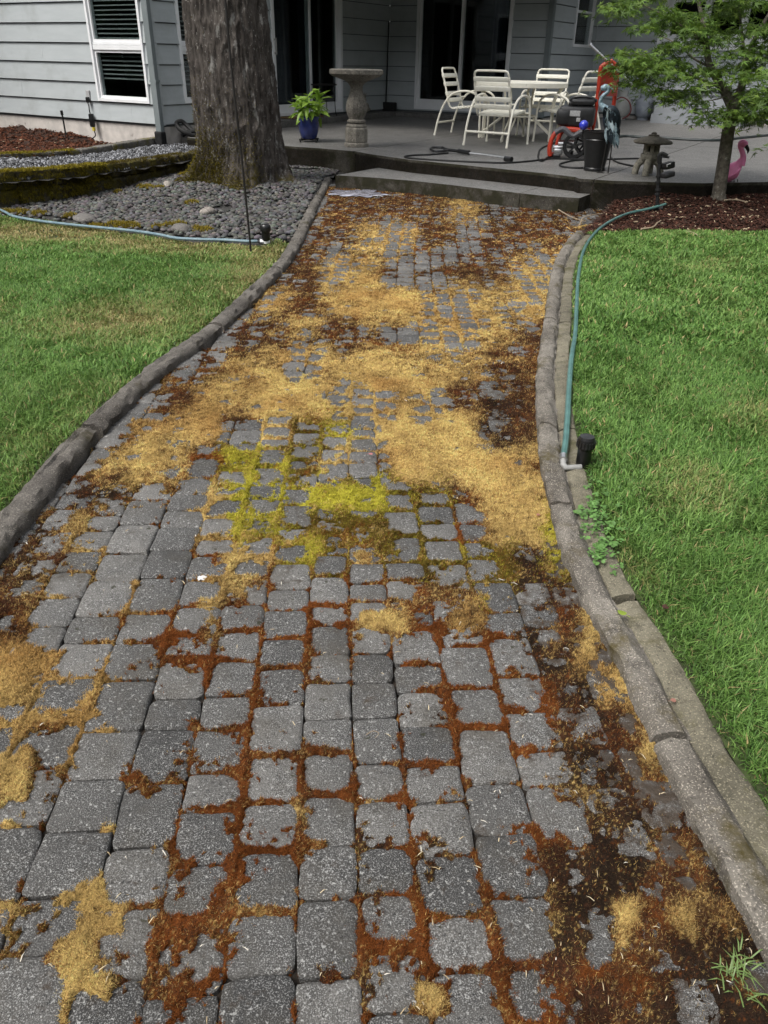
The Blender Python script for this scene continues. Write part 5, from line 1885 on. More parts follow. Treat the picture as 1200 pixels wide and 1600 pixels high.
# ================================================================== PATIO FURNITURE
def strap_mesh(w, d, th, name='strap'):
    mb = MB()
    mb.box((0, 0, 0), (w, d, th), bev=0.004)
    return mb.mesh(name, MAT['strap'], smooth=True)
def make_chair(label):
    root = tag(empty('patio_chair'), label, 'chair', 'strap chairs round the patio table')
    for sgn in (-1, 1):
        mb = MB()
        x = 0.335 * sgn
        loop = smooth_path([(x * 1.03, -0.43, 0), (x * 1.02, -0.385, 0.22), (x, -0.30, 0.44), (x, -0.17, 0.595), (x, 0.0, 0.650), (x, 0.16, 0.645), (x, 0.285, 0.585), (x, 0.335, 0.46), (x, 0.345, 0.22), (x * 1.01, 0.355, 0.0)], 6)
        mb.tube(loop, 0.0165, 10)
        mb.build('arm_loop', MAT['chair_white'], root, smooth=True)
        mb = MB()
        for p in (loop[0], loop[-1]):
            mb.tube([p, Vector((p.x, p.y, 0.03))], 0.019, 8)
        mb.build('foot_cap', MAT['strap'], root, smooth=True)
    mb = MB()
    w = 0.262
    side = [(0.335, 0.425), (0.29, 0.445), (0.05, 0.425), (-0.14, 0.405), (-0.205, 0.415), (-0.245, 0.48), (-0.31, 0.70), (-0.372, 0.885), (-0.385, 0.915)]
    L = smooth_path([(-w, y, z) for y, z in side], 5); Rr = smooth_path([(w, y, z) for y, z in side], 5)
    topb = [(-w + 0.012, -0.393, 0.945), (-w + 0.045, -0.398, 0.962), (0, -0.399, 0.964), (w - 0.045, -0.398, 0.962), (w - 0.012, -0.393, 0.945)]
    mb.tube(L + [Vector(p) for p in topb] + Rr[::-1], 0.0150, 10)
    mb.tube([(-w, 0.335, 0.425), (w, 0.335, 0.425)], 0.015, 8)
    mb.build('seat_frame', MAT['chair_white'], root, smooth=True)
    mb = MB()
    mb.tube([(-0.340, -0.395, 0.185), (0.340, -0.395, 0.185)], 0.0165, 8)
    mb.build('stretcher', MAT['chair_white'], root, smooth=True)
    for sgn in (-1, 1):
        for (p_, q_) in (((0.335, -0.20, 0.55), (w, -0.265, 0.55)), ((0.335, 0.30, 0.42), (w, 0.30, 0.42))):
            mb = MB(); mb.tube([(p_[0] * sgn, p_[1], p_[2]), (q_[0] * sgn, q_[1], q_[2])], 0.012, 6)
            mb.build('bracket', MAT['chair_white'], root, smooth=True)
    bs = strap_mesh(2 * w + 0.036, 0.058, 0.036); ss = strap_mesh(2 * w + 0.036, 0.050, 0.036)
    back = [p for p in L if p.z > 0.47]
    for zc in (0.845, 0.735, 0.625, 0.515):
        j = min(range(len(back)), key=lambda i: abs(back[i].z - zc))
        t = (back[min(j + 1, len(back) - 1)] - back[max(j - 1, 0)]).normalized()
        o = link('strap', bs, root, (0, back[j].y, back[j].z))
        o.rotation_euler = (math.atan2(t.z, t.y), 0, 0)
    for k in range(8):
        y = 0.295 - k * 0.064
        j = min(range(len(L)), key=lambda i: abs(L[i].y - y) + (5 if L[i].z > 0.47 else 0))
        o = link('strap', ss, root, (0, y, L[j].z))
        o.rotation_euler = (R(4), 0, 0)
    return root
ch = make_chair('white strap chair seen from behind, nearest to the steps')
chairs = [ch]
for lab in ('white strap chair on the left, turned sideways in front of the dark sliding door',
            'white strap chair behind the table, facing the camera',
            'white strap chair on the right, leaning back beside the red pressure washer'):
    c = copy_tree(ch); c['label'] = lab; chairs.append(c)
def place_chair(c, rear, ang):
    """rear = middle between the two rear feet, ang = direction it faces"""
    rz = ang - math.pi / 2
    off = Matrix.Rotation(rz, 3, 'Z') @ Vector((0, -0.43, 0))
    p = rear - off
    c.location = (p.x, p.y, zpat(*uv(p)))
    c.rotation_euler = (0, 0, rz)
a2 = math.atan2(E2.y, E2.x); a1 = math.atan2(E1.y, E1.x)
place_chair(chairs[0], (pat(724.5, 227) + pat(791, 232.5)) / 2, a2)
place_chair(chairs[1], (pat(677, 211) + pat(707, 207)) / 2, a1 + R(4))
place_chair(chairs[2], Vector((2.72, 14.95, 0.33)), a2 + math.pi + R(8))
place_chair(chairs[3], Vector((3.02, 13.05, 0.33)), a1 + math.pi - R(12))

TC = Vector((1.98, 13.62, 0)); TC.z = zpat(*uv(TC))
tb = tag(empty('patio_table', TC, R(20)), 'round white patio table with fluted rim between the strap chairs', 'table')
mb = MB()
mb.lathe([(0.0, 0.80), (0.655, 0.80), (0.675, 0.812), (0.705, 0.812), (0.722, 0.800), (0.722, 0.742), (0.712, 0.738), (0.690, 0.738), (0.690, 0.785), (0.0, 0.785)], 64)
mb.build('tabletop', MAT['chair_white'], tb, smooth=True)
for k in range(4):
    a = R(45 + 90 * k)
    d = Vector((math.cos(a), math.sin(a), 0)); s = Vector((-d.y, d.x, 0))
    mb = MB()
    for e in (-1, 1):
        o_ = s * 0.045 * e
        mb.tube([p + o_ for p in smooth_path([d * 0.60 + ZUP * 0.0, d * 0.60 + ZUP * 0.05, d * 0.50 + ZUP * 0.13, d * 0.30 + ZUP * 0.28, d * 0.26 + ZUP * 0.34], 5)], 0.0135, 8)
        mb.tube([p + o_ for p in smooth_path([d * 0.55 + ZUP * 0.0, d * 0.55 + ZUP * 0.45, d * 0.57 + ZUP * 0.60, d * 0.66 + ZUP * 0.735], 5)], 0.0165, 8)
    mb.build('leg', MAT['chair_white'], tb, smooth=True)
mb = MB()
ring = [Vector((0.30 * math.cos(2 * math.pi * i / 32), 0.30 * math.sin(2 * math.pi * i / 32), 0.34)) for i in range(33)]
mb.tube(ring, 0.012, 6, caps=False)
mb.build('ring_brace', MAT['chair_white'], tb, smooth=True)

# ---- bird bath
MAT['birdbath'] = M_concrete('cast_stone', (0.27, 0.25, 0.21), (0.12, 0.11, 0.095), moss=(0.10, 0.095, 0.06), mossn=0.56, speck=0.2, agg=70)
bp = pat(557, 229)
bb = tag(empty('bird_bath', bp), 'grey stone bird bath with scalloped bowl on the patio', 'bird bath')
K = above(bp, 557, 110) - bp.z
s_ = K / 0.90
mb = MB()
mb.lathe([(r * s_, z * s_) for r, z in ((0.165, 0), (0.165, 0.04), (0.145, 0.055), (0.15, 0.07), (0.15, 0.22), (0.135, 0.235), (0.14, 0.255), (0.13, 0.275), (0.10, 0.285))], 8)
mb.build('base', MAT['birdbath'], bb)
mb = MB()
mb.lathe([(r * s_, z * s_) for r, z in ((0.10, 0.285), (0.125, 0.30), (0.125, 0.32), (0.095, 0.335), (0.11, 0.37), (0.135, 0.44), (0.13, 0.52), (0.10, 0.60), (0.078, 0.67), (0.082, 0.72), (0.11, 0.755), (0.15, 0.775))], 40, wob=lambda a, i: 1 + (0.05 * math.cos(a * 10) if 4 <= i <= 8 else 0))
mb.build('pedestal', MAT['birdbath'], bb, smooth=True)
mb = MB()
wb = lambda a, i: 1 + (0.022 * abs(math.sin(a * 9)) * 2.4 if i in (2, 3, 4, 5) else 0)
mb.lathe([(r * s_, z * s_) for r, z in ((0.10, 0.762), (0.21, 0.80), (0.305, 0.835), (0.335, 0.860), (0.337, 0.905), (0.312, 0.915), (0.28, 0.885), (0.17, 0.845), (0.0, 0.835))], 72, wob=wb)
mb.build('bowl', MAT['birdbath'], bb, smooth=True)

# ---- blue pot with a leafy plant on a wheeled stand
bp = pat(483, 221.5)
pot = tag(empty('plant_pot', bp), 'glossy cobalt blue pot on a wheeled stand beside the trunk', 'plant pot')
hp_ = above(bp, 483, 181) - bp.z
MAT['blue'] = M('cobalt_glaze', (0.018, 0.032, 0.150), (0.012, 0.020, 0.100), 14, 0.22, spec=0.6)
mb = MB()
q = hp_ / 0.40
mb.lathe([(r * q, z * q) for r, z in ((0.115, 0.05), (0.13, 0.06), (0.165, 0.16), (0.182, 0.27), (0.182, 0.34), (0.188, 0.355), (0.196, 0.375), (0.196, 0.40), (0.178, 0.40), (0.17, 0.35), (0.0, 0.35))], 36)
mb.build('pot_body', MAT['blue'], pot, smooth=True)
mb = MB()
for k in range(4):
    a = R(45 + 90 * k)
    mb.box((0.10 * math.cos(a), 0.10 * math.sin(a), 0.035), (0.16, 0.03, 0.02), rot=Matrix.Rotation(a, 3, 'Z'))
mb.build('stand', MAT['iron'], pot)
for k in range(4):
    a = R(45 + 90 * k)
    mb = MB(); mb.tube([(0.165 * math.cos(a) - 0.01, 0.165 * math.sin(a), 0.022), (0.165 * math.cos(a) + 0.01, 0.165 * math.sin(a), 0.022)], 0.022, 10)
    mb.build('castor', MAT['black'], pot, smooth=True)
pl = tag(empty('potted_plant', bp + ZUP * 0.35 * q), 'bright lime green leafy plant growing in the blue pot', 'plant')
def leafmat(name, c):
    m, nt, b = newmat(name)
    nt.links.new(mixc(nt, noise(nt, 14, 3), tuple(x * 0.65 for x in c), c), b.inputs['Base Color'])
    b.inputs['Roughness'].default_value = 0.45
    t = nd(nt, 'ShaderNodeBsdfTranslucent'); t.inputs[0].default_value = rgb(c)
    mx = nd(nt, 'ShaderNodeMixShader'); mx.inputs[0].default_value = 0.35
    nt.links.new(b.outputs[0], mx.inputs[1]); nt.links.new(t.outputs[0], mx.inputs[2]); nt.links.new(mx.outputs[0], nt.nodes['Material Output'].inputs['Surface'])
    return m
ML_ = leafmat('lime_leaf', (0.27, 0.43, 0.055))
mb = MB()
o_ = [(0, 0, 0), (0.028, 0.05, 0.006), (0.034, 0.095, 0.0), (0.0, 0.05, -0.006), (0.0, 0.10, -0.012), (-0.028, 0.05, 0.006), (-0.034, 0.095, 0.0), (0.020, 0.145, -0.018), (-0.020, 0.145, -0.018), (0, 0.19, -0.045), (0, 0.15, -0.03)]
mb.add(o_, [(0, 1, 3), (1, 2, 4, 3), (0, 3, 5), (3, 4, 6, 5), (2, 7, 10, 4), (4, 10, 8, 6), (7, 9, 10), (10, 9, 8)])
lme = mb.mesh('leaf', ML_, smooth=True)
lr = random.Random(8)
stems = MB()
for k in range(11):
    a = k * 2.4; r0 = 0.10 * math.sqrt(lr.random()); hh = (0.16 + 0.22 * lr.random()) * q
    b0 = Vector((r0 * math.cos(a), r0 * math.sin(a), 0)); t0 = b0 + Vector((0.12 * math.cos(a), 0.12 * math.sin(a), hh))
    stems.tube([b0, (b0 + t0) / 2 + Vector((0, 0, .02)), t0], 0.005, 5)
    for j in range(8):
        o = link('leaf', lme, pl)
        f_ = 0.35 + 0.65 * (j // 2) / 3.0
        aa = a + j * 2.2 + lr.uniform(-.4, .4)
        o.location = b0.lerp(t0, f_)
        o.rotation_euler = (R(lr.uniform(-10, 50) - 35 * (f_ < 0.6)), R(lr.uniform(-20, 20)), aa)
        s0 = (0.75 + 0.45 * lr.random()) * q * 1.35
        o.scale = (s0, s0, s0)
stems.build('stem', ML_, pl)

# ---- things by the door
p = pat(450, 196); p = W(U_C + 0.52, 12.35, 0)
mat_o = MB(); mat_o.box((0, 0, 0.02), (0.62, 0.95, 0.03), bev=0.008)
o = mat_o.build('doormat', M('coir_mat', (0.20, 0.13, 0.07), (0.10, 0.065, 0.035), 60, 0.95, bmp=0.006, bscale=150), None, False, W(U_C + 0.20, 12.75, 0.43), -A31)
o.scale = (0.45, 1, 1)
tag(o, 'brown coir doormat on the ledge below the left sliding door', 'doormat')
vst, _ = onU(524, 170, U_C + 0.3)
st = tag(empty('wire_stand', W(U_C + 0.22, vst - 0.25, 0.43), -A31), 'thin black wire plant stand in front of the left sliding door', 'plant stand')
mb = MB()
for sx in (-0.11, 0.11):
    for sy in (-0.22, 0.22):
        mb.tube(smooth_path([(sx * 1.0, sy * 1.15, 0), (sx * 0.9, sy, 0.12), (sx * 0.9, sy * 0.9, 0.52)], 4), 0.008, 6)
mb.build('leg', MAT['iron'], st, smooth=True)
mb = MB(); mb.box((0, 0, 0.53), (0.26, 0.48, 0.025), bev=0.006)
mb.build('shelf', MAT['iron'], st)
# dark long-handled broom in the corner
u_b, zt_ = onV(605, 33, V_D - 0.2)
br = tag(empty('broom', W(u_b, V_D - 0.2, 0.43), -A31), 'black broom with a long handle standing in the dark house corner', 'broom')
mb = MB(); mb.tube([(0, 0, 0.10), (0.01, 0.05, zt_ - 0.43)], 0.014, 8); mb.build('handle', MAT['blackmat'], br, smooth=True)
mb = MB(); mb.box((0.06, 0, 0.085), (0.38, 0.12, 0.17), bev=0.02); mb.build('broom_head', MAT['blackmat'], br, smooth=True)
# pale little rabbit figure on the ledge
v_r, z_r = onU(571, 168, U_C + 0.2)
rb = tag(empty('rabbit_figure', W(U_C + 0.2, v_r, 0.43), R(-60)), 'small pale stone rabbit figure on the ledge behind the bird bath', 'figurine')
mb = MB()
mb.ell((0, 0, 0.10), (0.07, 0.085, 0.10)); mb.ell((0, -0.04, 0.235), (0.05, 0.06, 0.055)); mb.ell((0, -0.085, 0.225), (0.03, 0.03, 0.028), nu=8, nv=6)
mb.ell((-0.022, -0.01, 0.315), (0.016, 0.012, 0.06), rot=Matrix.Rotation(R(12), 3, 'X'), nu=8, nv=6); mb.ell((0.024, -0.01, 0.315), (0.016, 0.012, 0.06), rot=Matrix.Rotation(R(-12), 3, 'X'), nu=8, nv=6)
mb.ell((-0.04, -0.07, 0.03), (0.025, 0.05, 0.03), nu=8, nv=6); mb.ell((0.04, -0.07, 0.03), (0.025, 0.05, 0.03), nu=8, nv=6); mb.ell((0, 0.09, 0.07), (0.03, 0.03, 0.03), nu=8, nv=6)
mb.build('body', MAT['birdbath'], rb, smooth=True)

# ---- pressure washer
wp = pat(893, 248)
pw = tag(empty('pressure_washer', wp, R(-14)), 'red and black wheeled pressure washer with a tall red handle panel', 'pressure washer')
k_ = 1.0
MAT['engine'] = M('engine_black', (0.022, 0.022, 0.024), (0.012, 0.012, 0.012), 20, 0.4, spec=0.5)
MAT['label_grey'] = M('label_grey', (0.42, 0.42, 0.42), (0.30, 0.30, 0.30), 60, 0.5)
def wheel(parent, x, y, r, w=0.05):
    mb = MB()
    prof = [(0.70 * r, -w / 2), (0.93 * r, -w / 2), (r, -w * 0.3), (r, w * 0.3), (0.93 * r, w / 2), (0.70 * r, w / 2)]
    n0 = []
    mb.lathe(prof, 28)
    rot = Matrix.Rotation(R(90), 3, 'X')
    mb.v = [tuple(rot @ Vector(p) + Vector((x, y, r))) for p in mb.v]
    mb.f = [f for f in mb.f if len(f) == 4]
    n = 28; m = 5
    mb.f += [(m * n + k, m * n + (k + 1) % n, (k + 1) % n, k) for k in range(n)]
    wo = mb.build('wheel', MAT['blackmat'], parent, smooth=True)
    mb = MB()
    for k in range(5):
        a = 2 * math.pi * k / 5 + 0.3
        mb.box((0.40 * r * math.cos(a), 0, 0.40 * r * math.sin(a)), (0.70 * r, w * 0.5, 0.16 * r), rot=Matrix.Rotation(-a, 3, 'Y'))
    mb.tube([(0, -w * 0.6, 0), (0, w * 0.6, 0)], 0.2 * r, 10)
    mb.v = [tuple(Vector(p) + Vector((x, y, r))) for p in mb.v]
    mb.build('hub', MAT['engine'], wo)
    return wo
# local frame: x right in the photo, y away; the wheel's foot is the origin
wheel(pw, 0.02, 0.0, 0.155)
wheel(pw, 0.14, 0.55, 0.155)
mb = MB()                                        # curved red base with grey fender
mb.tube(smooth_path([(-0.285, 0.02, 0.02), (-0.30, 0.02, 0.12), (-0.27, 0.03, 0.26), (-0.18, 0.05, 0.33), (0.0, 0.06, 0.34), (0.16, 0.08, 0.31)], 6), 0.030, 10)
mb.tube(smooth_path([(-0.22, 0.46, 0.02), (-0.23, 0.46, 0.12), (-0.20, 0.47, 0.26), (-0.10, 0.48, 0.33), (0.10, 0.50, 0.34)], 6), 0.030, 10)
mb.box((-0.02, 0.28, 0.33), (0.42, 0.50, 0.05), bev=0.02)
mb.tube([(-0.285, 0.02, 0.03), (-0.22, 0.46, 0.03)], 0.024, 8)
mb.build('base_frame', MAT['red'], pw, smooth=True)
mb = MB()
mb.tube(smooth_path([(-0.25, -0.005, 0.30), (-0.15, 0.0, 0.345), (-0.02, 0.0, 0.27), (0.10, 0.0, 0.33), (0.20, 0.02, 0.31)], 6), 0.034, 8)
mb.build('fender', M('grey_plastic', (0.10, 0.10, 0.11), (0.07, 0.07, 0.075), 20, 0.45), pw, smooth=True)
mb = MB()
mb.box((-0.01, 0.26, 0.49), (0.46, 0.42, 0.24), bev=0.05)
mb.box((-0.17, 0.22, 0.48), (0.20, 0.36, 0.20), bev=0.05)
mb.build('engine', MAT['engine'], pw, smooth=True)
mb = MB()
mb.box((0.05, 0.24, 0.655), (0.30, 0.34, 0.075), bev=0.03); mb.box((-0.07, 0.20, 0.63), (0.12, 0.2, 0.06), bev=0.02)
mb.tube(smooth_path([(-0.12, 0.14, 0.66), (-0.05, 0.12, 0.71), (0.12, 0.12, 0.71), (0.22, 0.14, 0.67)], 5), 0.018, 8)
mb.build('engine_cover', MAT['engine'], pw, smooth=True)
mb = MB(); mb.box((-0.03, 0.045, 0.525), (0.13, 0.012, 0.065), bev=0.004); mb.box((0.02, 0.045, 0.455), (0.05, 0.012, 0.045), bev=0.004)
mb.build('label_plate', MAT['label_grey'], pw)
mb = MB()                                        # pump and fittings below
mb.tube([(-0.20, 0.12, 0.16), (0.0, 0.12, 0.16)], 0.05, 10); mb.tube([(-0.26, 0.10, 0.12), (-0.08, 0.10, 0.14)], 0.022, 8); mb.box((-0.19, 0.1, 0.07), (0.12, 0.1, 0.08), bev=0.02)
mb.build('pump', MAT['steel'], pw, smooth=True)
mb = MB()
mb.tube([(-0.02, 0.09, 0.0), (-0.02, 0.09, 0.09)], 0.03, 8); mb.box((-0.20, 0.06, 0.02), (0.10, 0.08, 0.04), bev=0.01)
mb.build('foot', MAT['black'], pw)
def washer_pt(px, py, dy):
    """a pixel's point on the washer's own upright plane, in its local frame"""
    P0 = wp + Vector((0, dy, 0))
    d = ray(px, py); t = P0.y / d.y
    q_ = d * t + ZUP * H - wp
    return Matrix.Rotation(R(14), 3, 'Z') @ q_
hl = [washer_pt(x, y, 0.30) for x, y in ((926, 204), (931, 172), (936, 130), (938, 110), (941, 103), (957, 95))]
hr = [washer_pt(x, y, 0.75) for x, y in ((957, 176), (961, 148), (965, 115), (963, 104), (957, 97))]
mb = MB()
mb.tube([Vector((hl[0].x, hl[0].y, 0.34))] + smooth_path(hl, 5), 0.026, 10)
mb.tube([Vector((hr[0].x, hr[0].y, 0.34))] + smooth_path(hr, 5), 0.026, 10)
mb.build('handle', MAT['red'], pw, smooth=True)
pa = [washer_pt(x, y, 0.33) for x, y in ((937, 112), (944, 104), (957, 101))]
pb = [washer_pt(x, y, 0.72) for x, y in ((966, 112), (966, 106), (962, 104))]
ba = washer_pt(938, 150, 0.33); bb_ = washer_pt(962, 150, 0.72)
mb = MB()
vs = [pa[0], pb[0], bb_, ba]
nrm = (pb[0] - pa[0]).cross(ba - pa[0]).normalized() * 0.02
mb.add([v + nrm for v in vs] + [v - nrm for v in vs], [(0, 1, 2, 3), (7, 6, 5, 4), (0, 4, 5, 1), (1, 5, 6, 2), (2, 6, 7, 3), (3, 7, 4, 0)])
vs = [pa[0], pa[2], pb[2], pb[0]]
mb.add([v + Vector((0, 0.022, 0.001)) for v in vs] + [v - Vector((0, 0.022, -0.001)) for v in vs], [(0, 1, 2, 3), (7, 6, 5, 4), (0, 4, 5, 1), (1, 5, 6, 2), (2, 6, 7, 3), (3, 7, 4, 0)])
mb.build('panel', MAT['red'], pw)
mb = MB()
wa, wb_ = washer_pt(921, 69, 0.55), washer_pt(957, 103, 0.55)
mb.tube([wa, wb_, wb_ + (wb_ - wa) * 0.9], 0.016, 8); mb.tube([wa, wa + (wb_ - wa) * 0.06], 0.026, 8)
mb.build('spray_lance', MAT['steel'], pw, smooth=True)

# ---- spray wand lying on the patio, its hose, the supply hose
wd = tag(empty('spray_wand', pat(690, 242)), 'silver spray wand with black trigger grip lying near the patio edge', 'spray wand')
bpy.context.view_layer.update()
def on_pat(pts, lift): return [pat(x, y) + ZUP * lift for x, y in pts]
mb = MB(); mb.tube(on_pat([(731, 243.5), (760, 247), (792, 252)], 0.035), 0.013, 8); child(mb.build('lance', MAT['steel'], smooth=True), wd)
mb = MB(); mb.tube(on_pat([(694, 238.5), (710, 240.5), (731, 243.5)], 0.04), 0.020, 8); mb.tube(on_pat([(716, 241.2), (733, 243.8)], 0.04), 0.028, 8); child(mb.build('grip', MAT['black'], smooth=True), wd)
mb = MB(); mb.tube(smooth_path(on_pat([(697, 238), (690, 235.5), (676, 235.5), (673, 238.5), (680, 241.5), (693, 241), (700, 239.5)], 0.04), 4), 0.016, 8); child(mb.build('trigger_guard', MAT['engine'], smooth=True), wd)
mb = MB(); mb.tube(on_pat([(789, 252.5), (799, 254)], 0.035), 0.032, 10); child(mb.build('nozzle', MAT['black'], smooth=True), wd)
def hose(name, pts, r, mat, label, cat='hose', n=6):
    mb = MB(); mb.tube(smooth_path(pts, n), r, 8)
    return tag(mb.build(name, mat, smooth=True), label, cat)
MAT['rubber'] = M('black_rubber', (0.018, 0.018, 0.018), (0.010, 0.010, 0.010), 30, 0.5)
hose('hose', on_pat([(700, 240.5), (672, 243), (645, 244), (632, 246.5), (645, 249), (690, 252), (740, 254.5), (790, 256), (830, 253), (860, 249.5), (900, 250), (930, 251), (975, 249.5), (1010, 249)], 0.012), 0.0105, MAT['rubber'], 'black pressure hose running along the patio edge from the wand')
hose('hose', on_pat([(880, 222), (862, 226), (845, 234), (841, 243), (842, 251), (848, 252.5), (862, 243), (885, 230), (905, 226)], 0.014), 0.0105, MAT['rubber'], 'black hose looping up beside the washer wheel')
hose('hose', on_pat([(925, 251), (898, 252), (880, 256), (874, 259), (882, 262.5), (905, 264), (918, 263)], 0.012), 0.0105, MAT['rubber'], 'black hose loop on the patio left of the dark pot')
hose('hose', on_pat([(955, 248), (962, 254), (975, 258), (990, 261)], 0.012), 0.0105, MAT['rubber'], 'short black hose curve between heron and lantern')
MAT['hose_dk'] = M('dark_green_hose', (0.030, 0.040, 0.038), (0.018, 0.024, 0.024), 20, 0.35, spec=0.6)
hose('garden_hose', on_pat([(955, 222), (965, 216), (980, 214.5), (1000, 216), (1040, 217.5), (1080, 220), (1120, 221), (1160, 217), (1200, 213), (1260, 207)], 0.018), 0.020, MAT['hose_dk'], 'dark garden hose stretched across the patio behind the lantern', n=8)

# ---- dark planter, blue glass ball, heron
bp = pat(928, 266.5)
kh = (above(bp, 930, 205) - bp.z) / 0.42
dp = tag(empty('planter', bp), 'tall black glazed planter near the patio edge', 'planter')
mb = MB()
mb.lathe([(r * kh, z * kh) for r, z in ((0.120, 0.0), (0.128, 0.012), (0.128, 0.03), (0.120, 0.04), (0.165, 0.325), (0.172, 0.335), (0.166, 0.347), (0.175, 0.357), (0.180, 0.41), (0.186, 0.415), (0.186, 0.425), (0.168, 0.425), (0.165, 0.40))], 40)
mb.f.pop()
mb.build('pot_body', MAT['black'], dp, smooth=True)
mb = MB(); mb.lathe([(0.166 * kh, 0.398 * kh), (0.10 * kh, 0.405 * kh), (0.0, 0.41 * kh)], 24)
mb.build('potting_soil', M('red_soil', (0.16, 0.06, 0.04), (0.07, 0.03, 0.02), 60, 0.95, bmp=0.01), dp, smooth=True)
gb_ = at_dist(912, 195.5, math.hypot(bp.x, bp.y) - 0.03)
gb = tag(empty('glass_ball', gb_), 'cobalt blue glass ball on a short stake in the black planter', 'ornament')
mb = MB(); mb.ell((0, 0, 0), (0.052, 0.052, 0.052), nu=24, nv=16)
mb.build('ball', M('blue_glass', (0.015, 0.025, 0.42), (0.05, 0.07, 0.55), 26, 0.08, spec=0.9), gb, smooth=True)
mb = MB(); mb.tube([(0, 0, -0.05), (0.01, 0.03, -0.13)], 0.008, 6); mb.build('stake', MAT['iron'], gb)

hp0 = pat(947, 271)
HD = math.hypot(hp0.x, hp0.y)
hn = tag(empty('heron_statue', hp0), 'blue metal heron statue with folded feather wings beside the black planter', 'garden ornament')
bpy.context.view_layer.update()
MAT['heron'] = M('heron_blue_grey', (0.34, 0.45, 0.50), (0.14, 0.22, 0.28), 40, 0.4, metal=0.3)
MAT['heron_dk'] = M('heron_dark', (0.035, 0.05, 0.065), (0.015, 0.02, 0.025), 30, 0.45, metal=0.5)
MAT['heron_lt'] = M('heron_pale', (0.62, 0.72, 0.76), (0.35, 0.48, 0.55), 30, 0.35, metal=0.2)
def hpt(px, py, dd=0.0): return at_dist(px, py, HD + dd)
mb = MB()
nk = smooth_path([hpt(953, 175), hpt(943, 168), (hpt(938, 160)), hpt(942, 150), hpt(949, 144), hpt(951, 138), hpt(946, 134.5), hpt(940, 138)], 5)
mb.tube(nk, [0.050 - 0.028 * min(1, i / 10) for i in range(len(nk))], 12)
child(mb.build('neck', MAT['heron'], smooth=True), hn)
mb = MB(); mb.ell(hpt(944, 138), (0.042, 0.030, 0.028), nu=14, nv=10)
mb.tube([hpt(950, 135.5), hpt(957, 139), hpt(960, 144)], [0.012, 0.008, 0.002], 6)
child(mb.build('head', MAT['heron'], smooth=True), hn)
mb = MB(); mb.tube([hpt(940.5, 139), hpt(937, 146), hpt(934, 153)], [0.018, 0.011, 0.002], 8)
child(mb.build('beak', M('heron_beak', (0.20, 0.13, 0.11), (0.10, 0.07, 0.06), 20, 0.5), smooth=True), hn)
mb = MB()
bc = hpt(956, 188); mb.ell(bc, (0.10, 0.085, 0.155), rot=Matrix.Rotation(R(-16), 3, 'Y'), nu=16, nv=12)
child(mb.build('body', MAT['heron_dk'], smooth=True), hn)
fr_ = random.Random(21)
fms = []
for mt in (MAT['heron_lt'], MAT['heron'], MAT['heron_dk']):
    mb = MB()
    o_ = [(0, 0.006, 0), (0.016, 0.0, -0.02), (0.020, 0.002, -0.07), (0.0, 0.010, -0.07), (-0.016, 0.0, -0.02), (-0.020, 0.002, -0.07), (0, 0.0, -0.13), (0, -0.004, -0.04)]
    mb.add(o_, [(0, 1, 2, 3), (0, 3, 5, 4), (3, 2, 6), (3, 6, 5), (7, 2, 1), (7, 4, 5), (7, 6, 2), (7, 5, 6)])
    fms.append(mb.mesh('feather', mt, smooth=True))
for k in range(54):
    t = (k % 18) / 17.0
    row = k // 18
    px = 946 + 15 * t * (0.9 + 0.12 * row) + fr_.uniform(-1.2, 1.2) - 1.5 * row + row * 2.5
    py = 166 + 17 * row + 9 * t + fr_.uniform(-1.5, 1.5)
    side = fr_.choice((-1, -1, -1, 1))
    o = link('feather', fms[fr_.choice((0, 1, 2, 2, 1))])
    p_ = hpt(px, py, 0.088 * side * (1 - 0.25 * abs(t - 0.4)))
    s0 = 0.85 + 0.35 * fr_.random() + 0.12 * row
    o.location = p_; o.scale = (s0 * 0.9, s0, s0)
    o.rotation_euler = (R(fr_.uniform(-10, 10) + (6 if side < 0 else -6)), R(-16 + fr_.uniform(-9, 9)), R(fr_.uniform(-25, 25)))
    child(o, hn)
for k in range(6):
    o = link('feather', fms[2 if k % 2 else 0])
    o.location = hpt(955 + k * 2.1, 196 + k * 1.2, fr_.uniform(-.03, .03)); o.scale = (0.8, 0.9, 1.15); o.rotation_euler = (0, R(-8), R(k * 20))
    child(o, hn)
for pts in ([(949, 205), (946, 232), (939, 269)], [(957, 205), (955, 236), (950, 271)]):
    mb = MB(); mb.tube([hpt(*p) for p in pts], 0.007, 6); mb.tube([hpt(*pts[-1]) , hpt(pts[-1][0] - 7, pts[-1][1] + 1)], 0.007, 6); mb.tube([hpt(*pts[-1]), hpt(pts[-1][0] + 5, pts[-1][1] + 1.5)], 0.006, 6)
    child(mb.build('leg', MAT['iron'], smooth=True), hn)

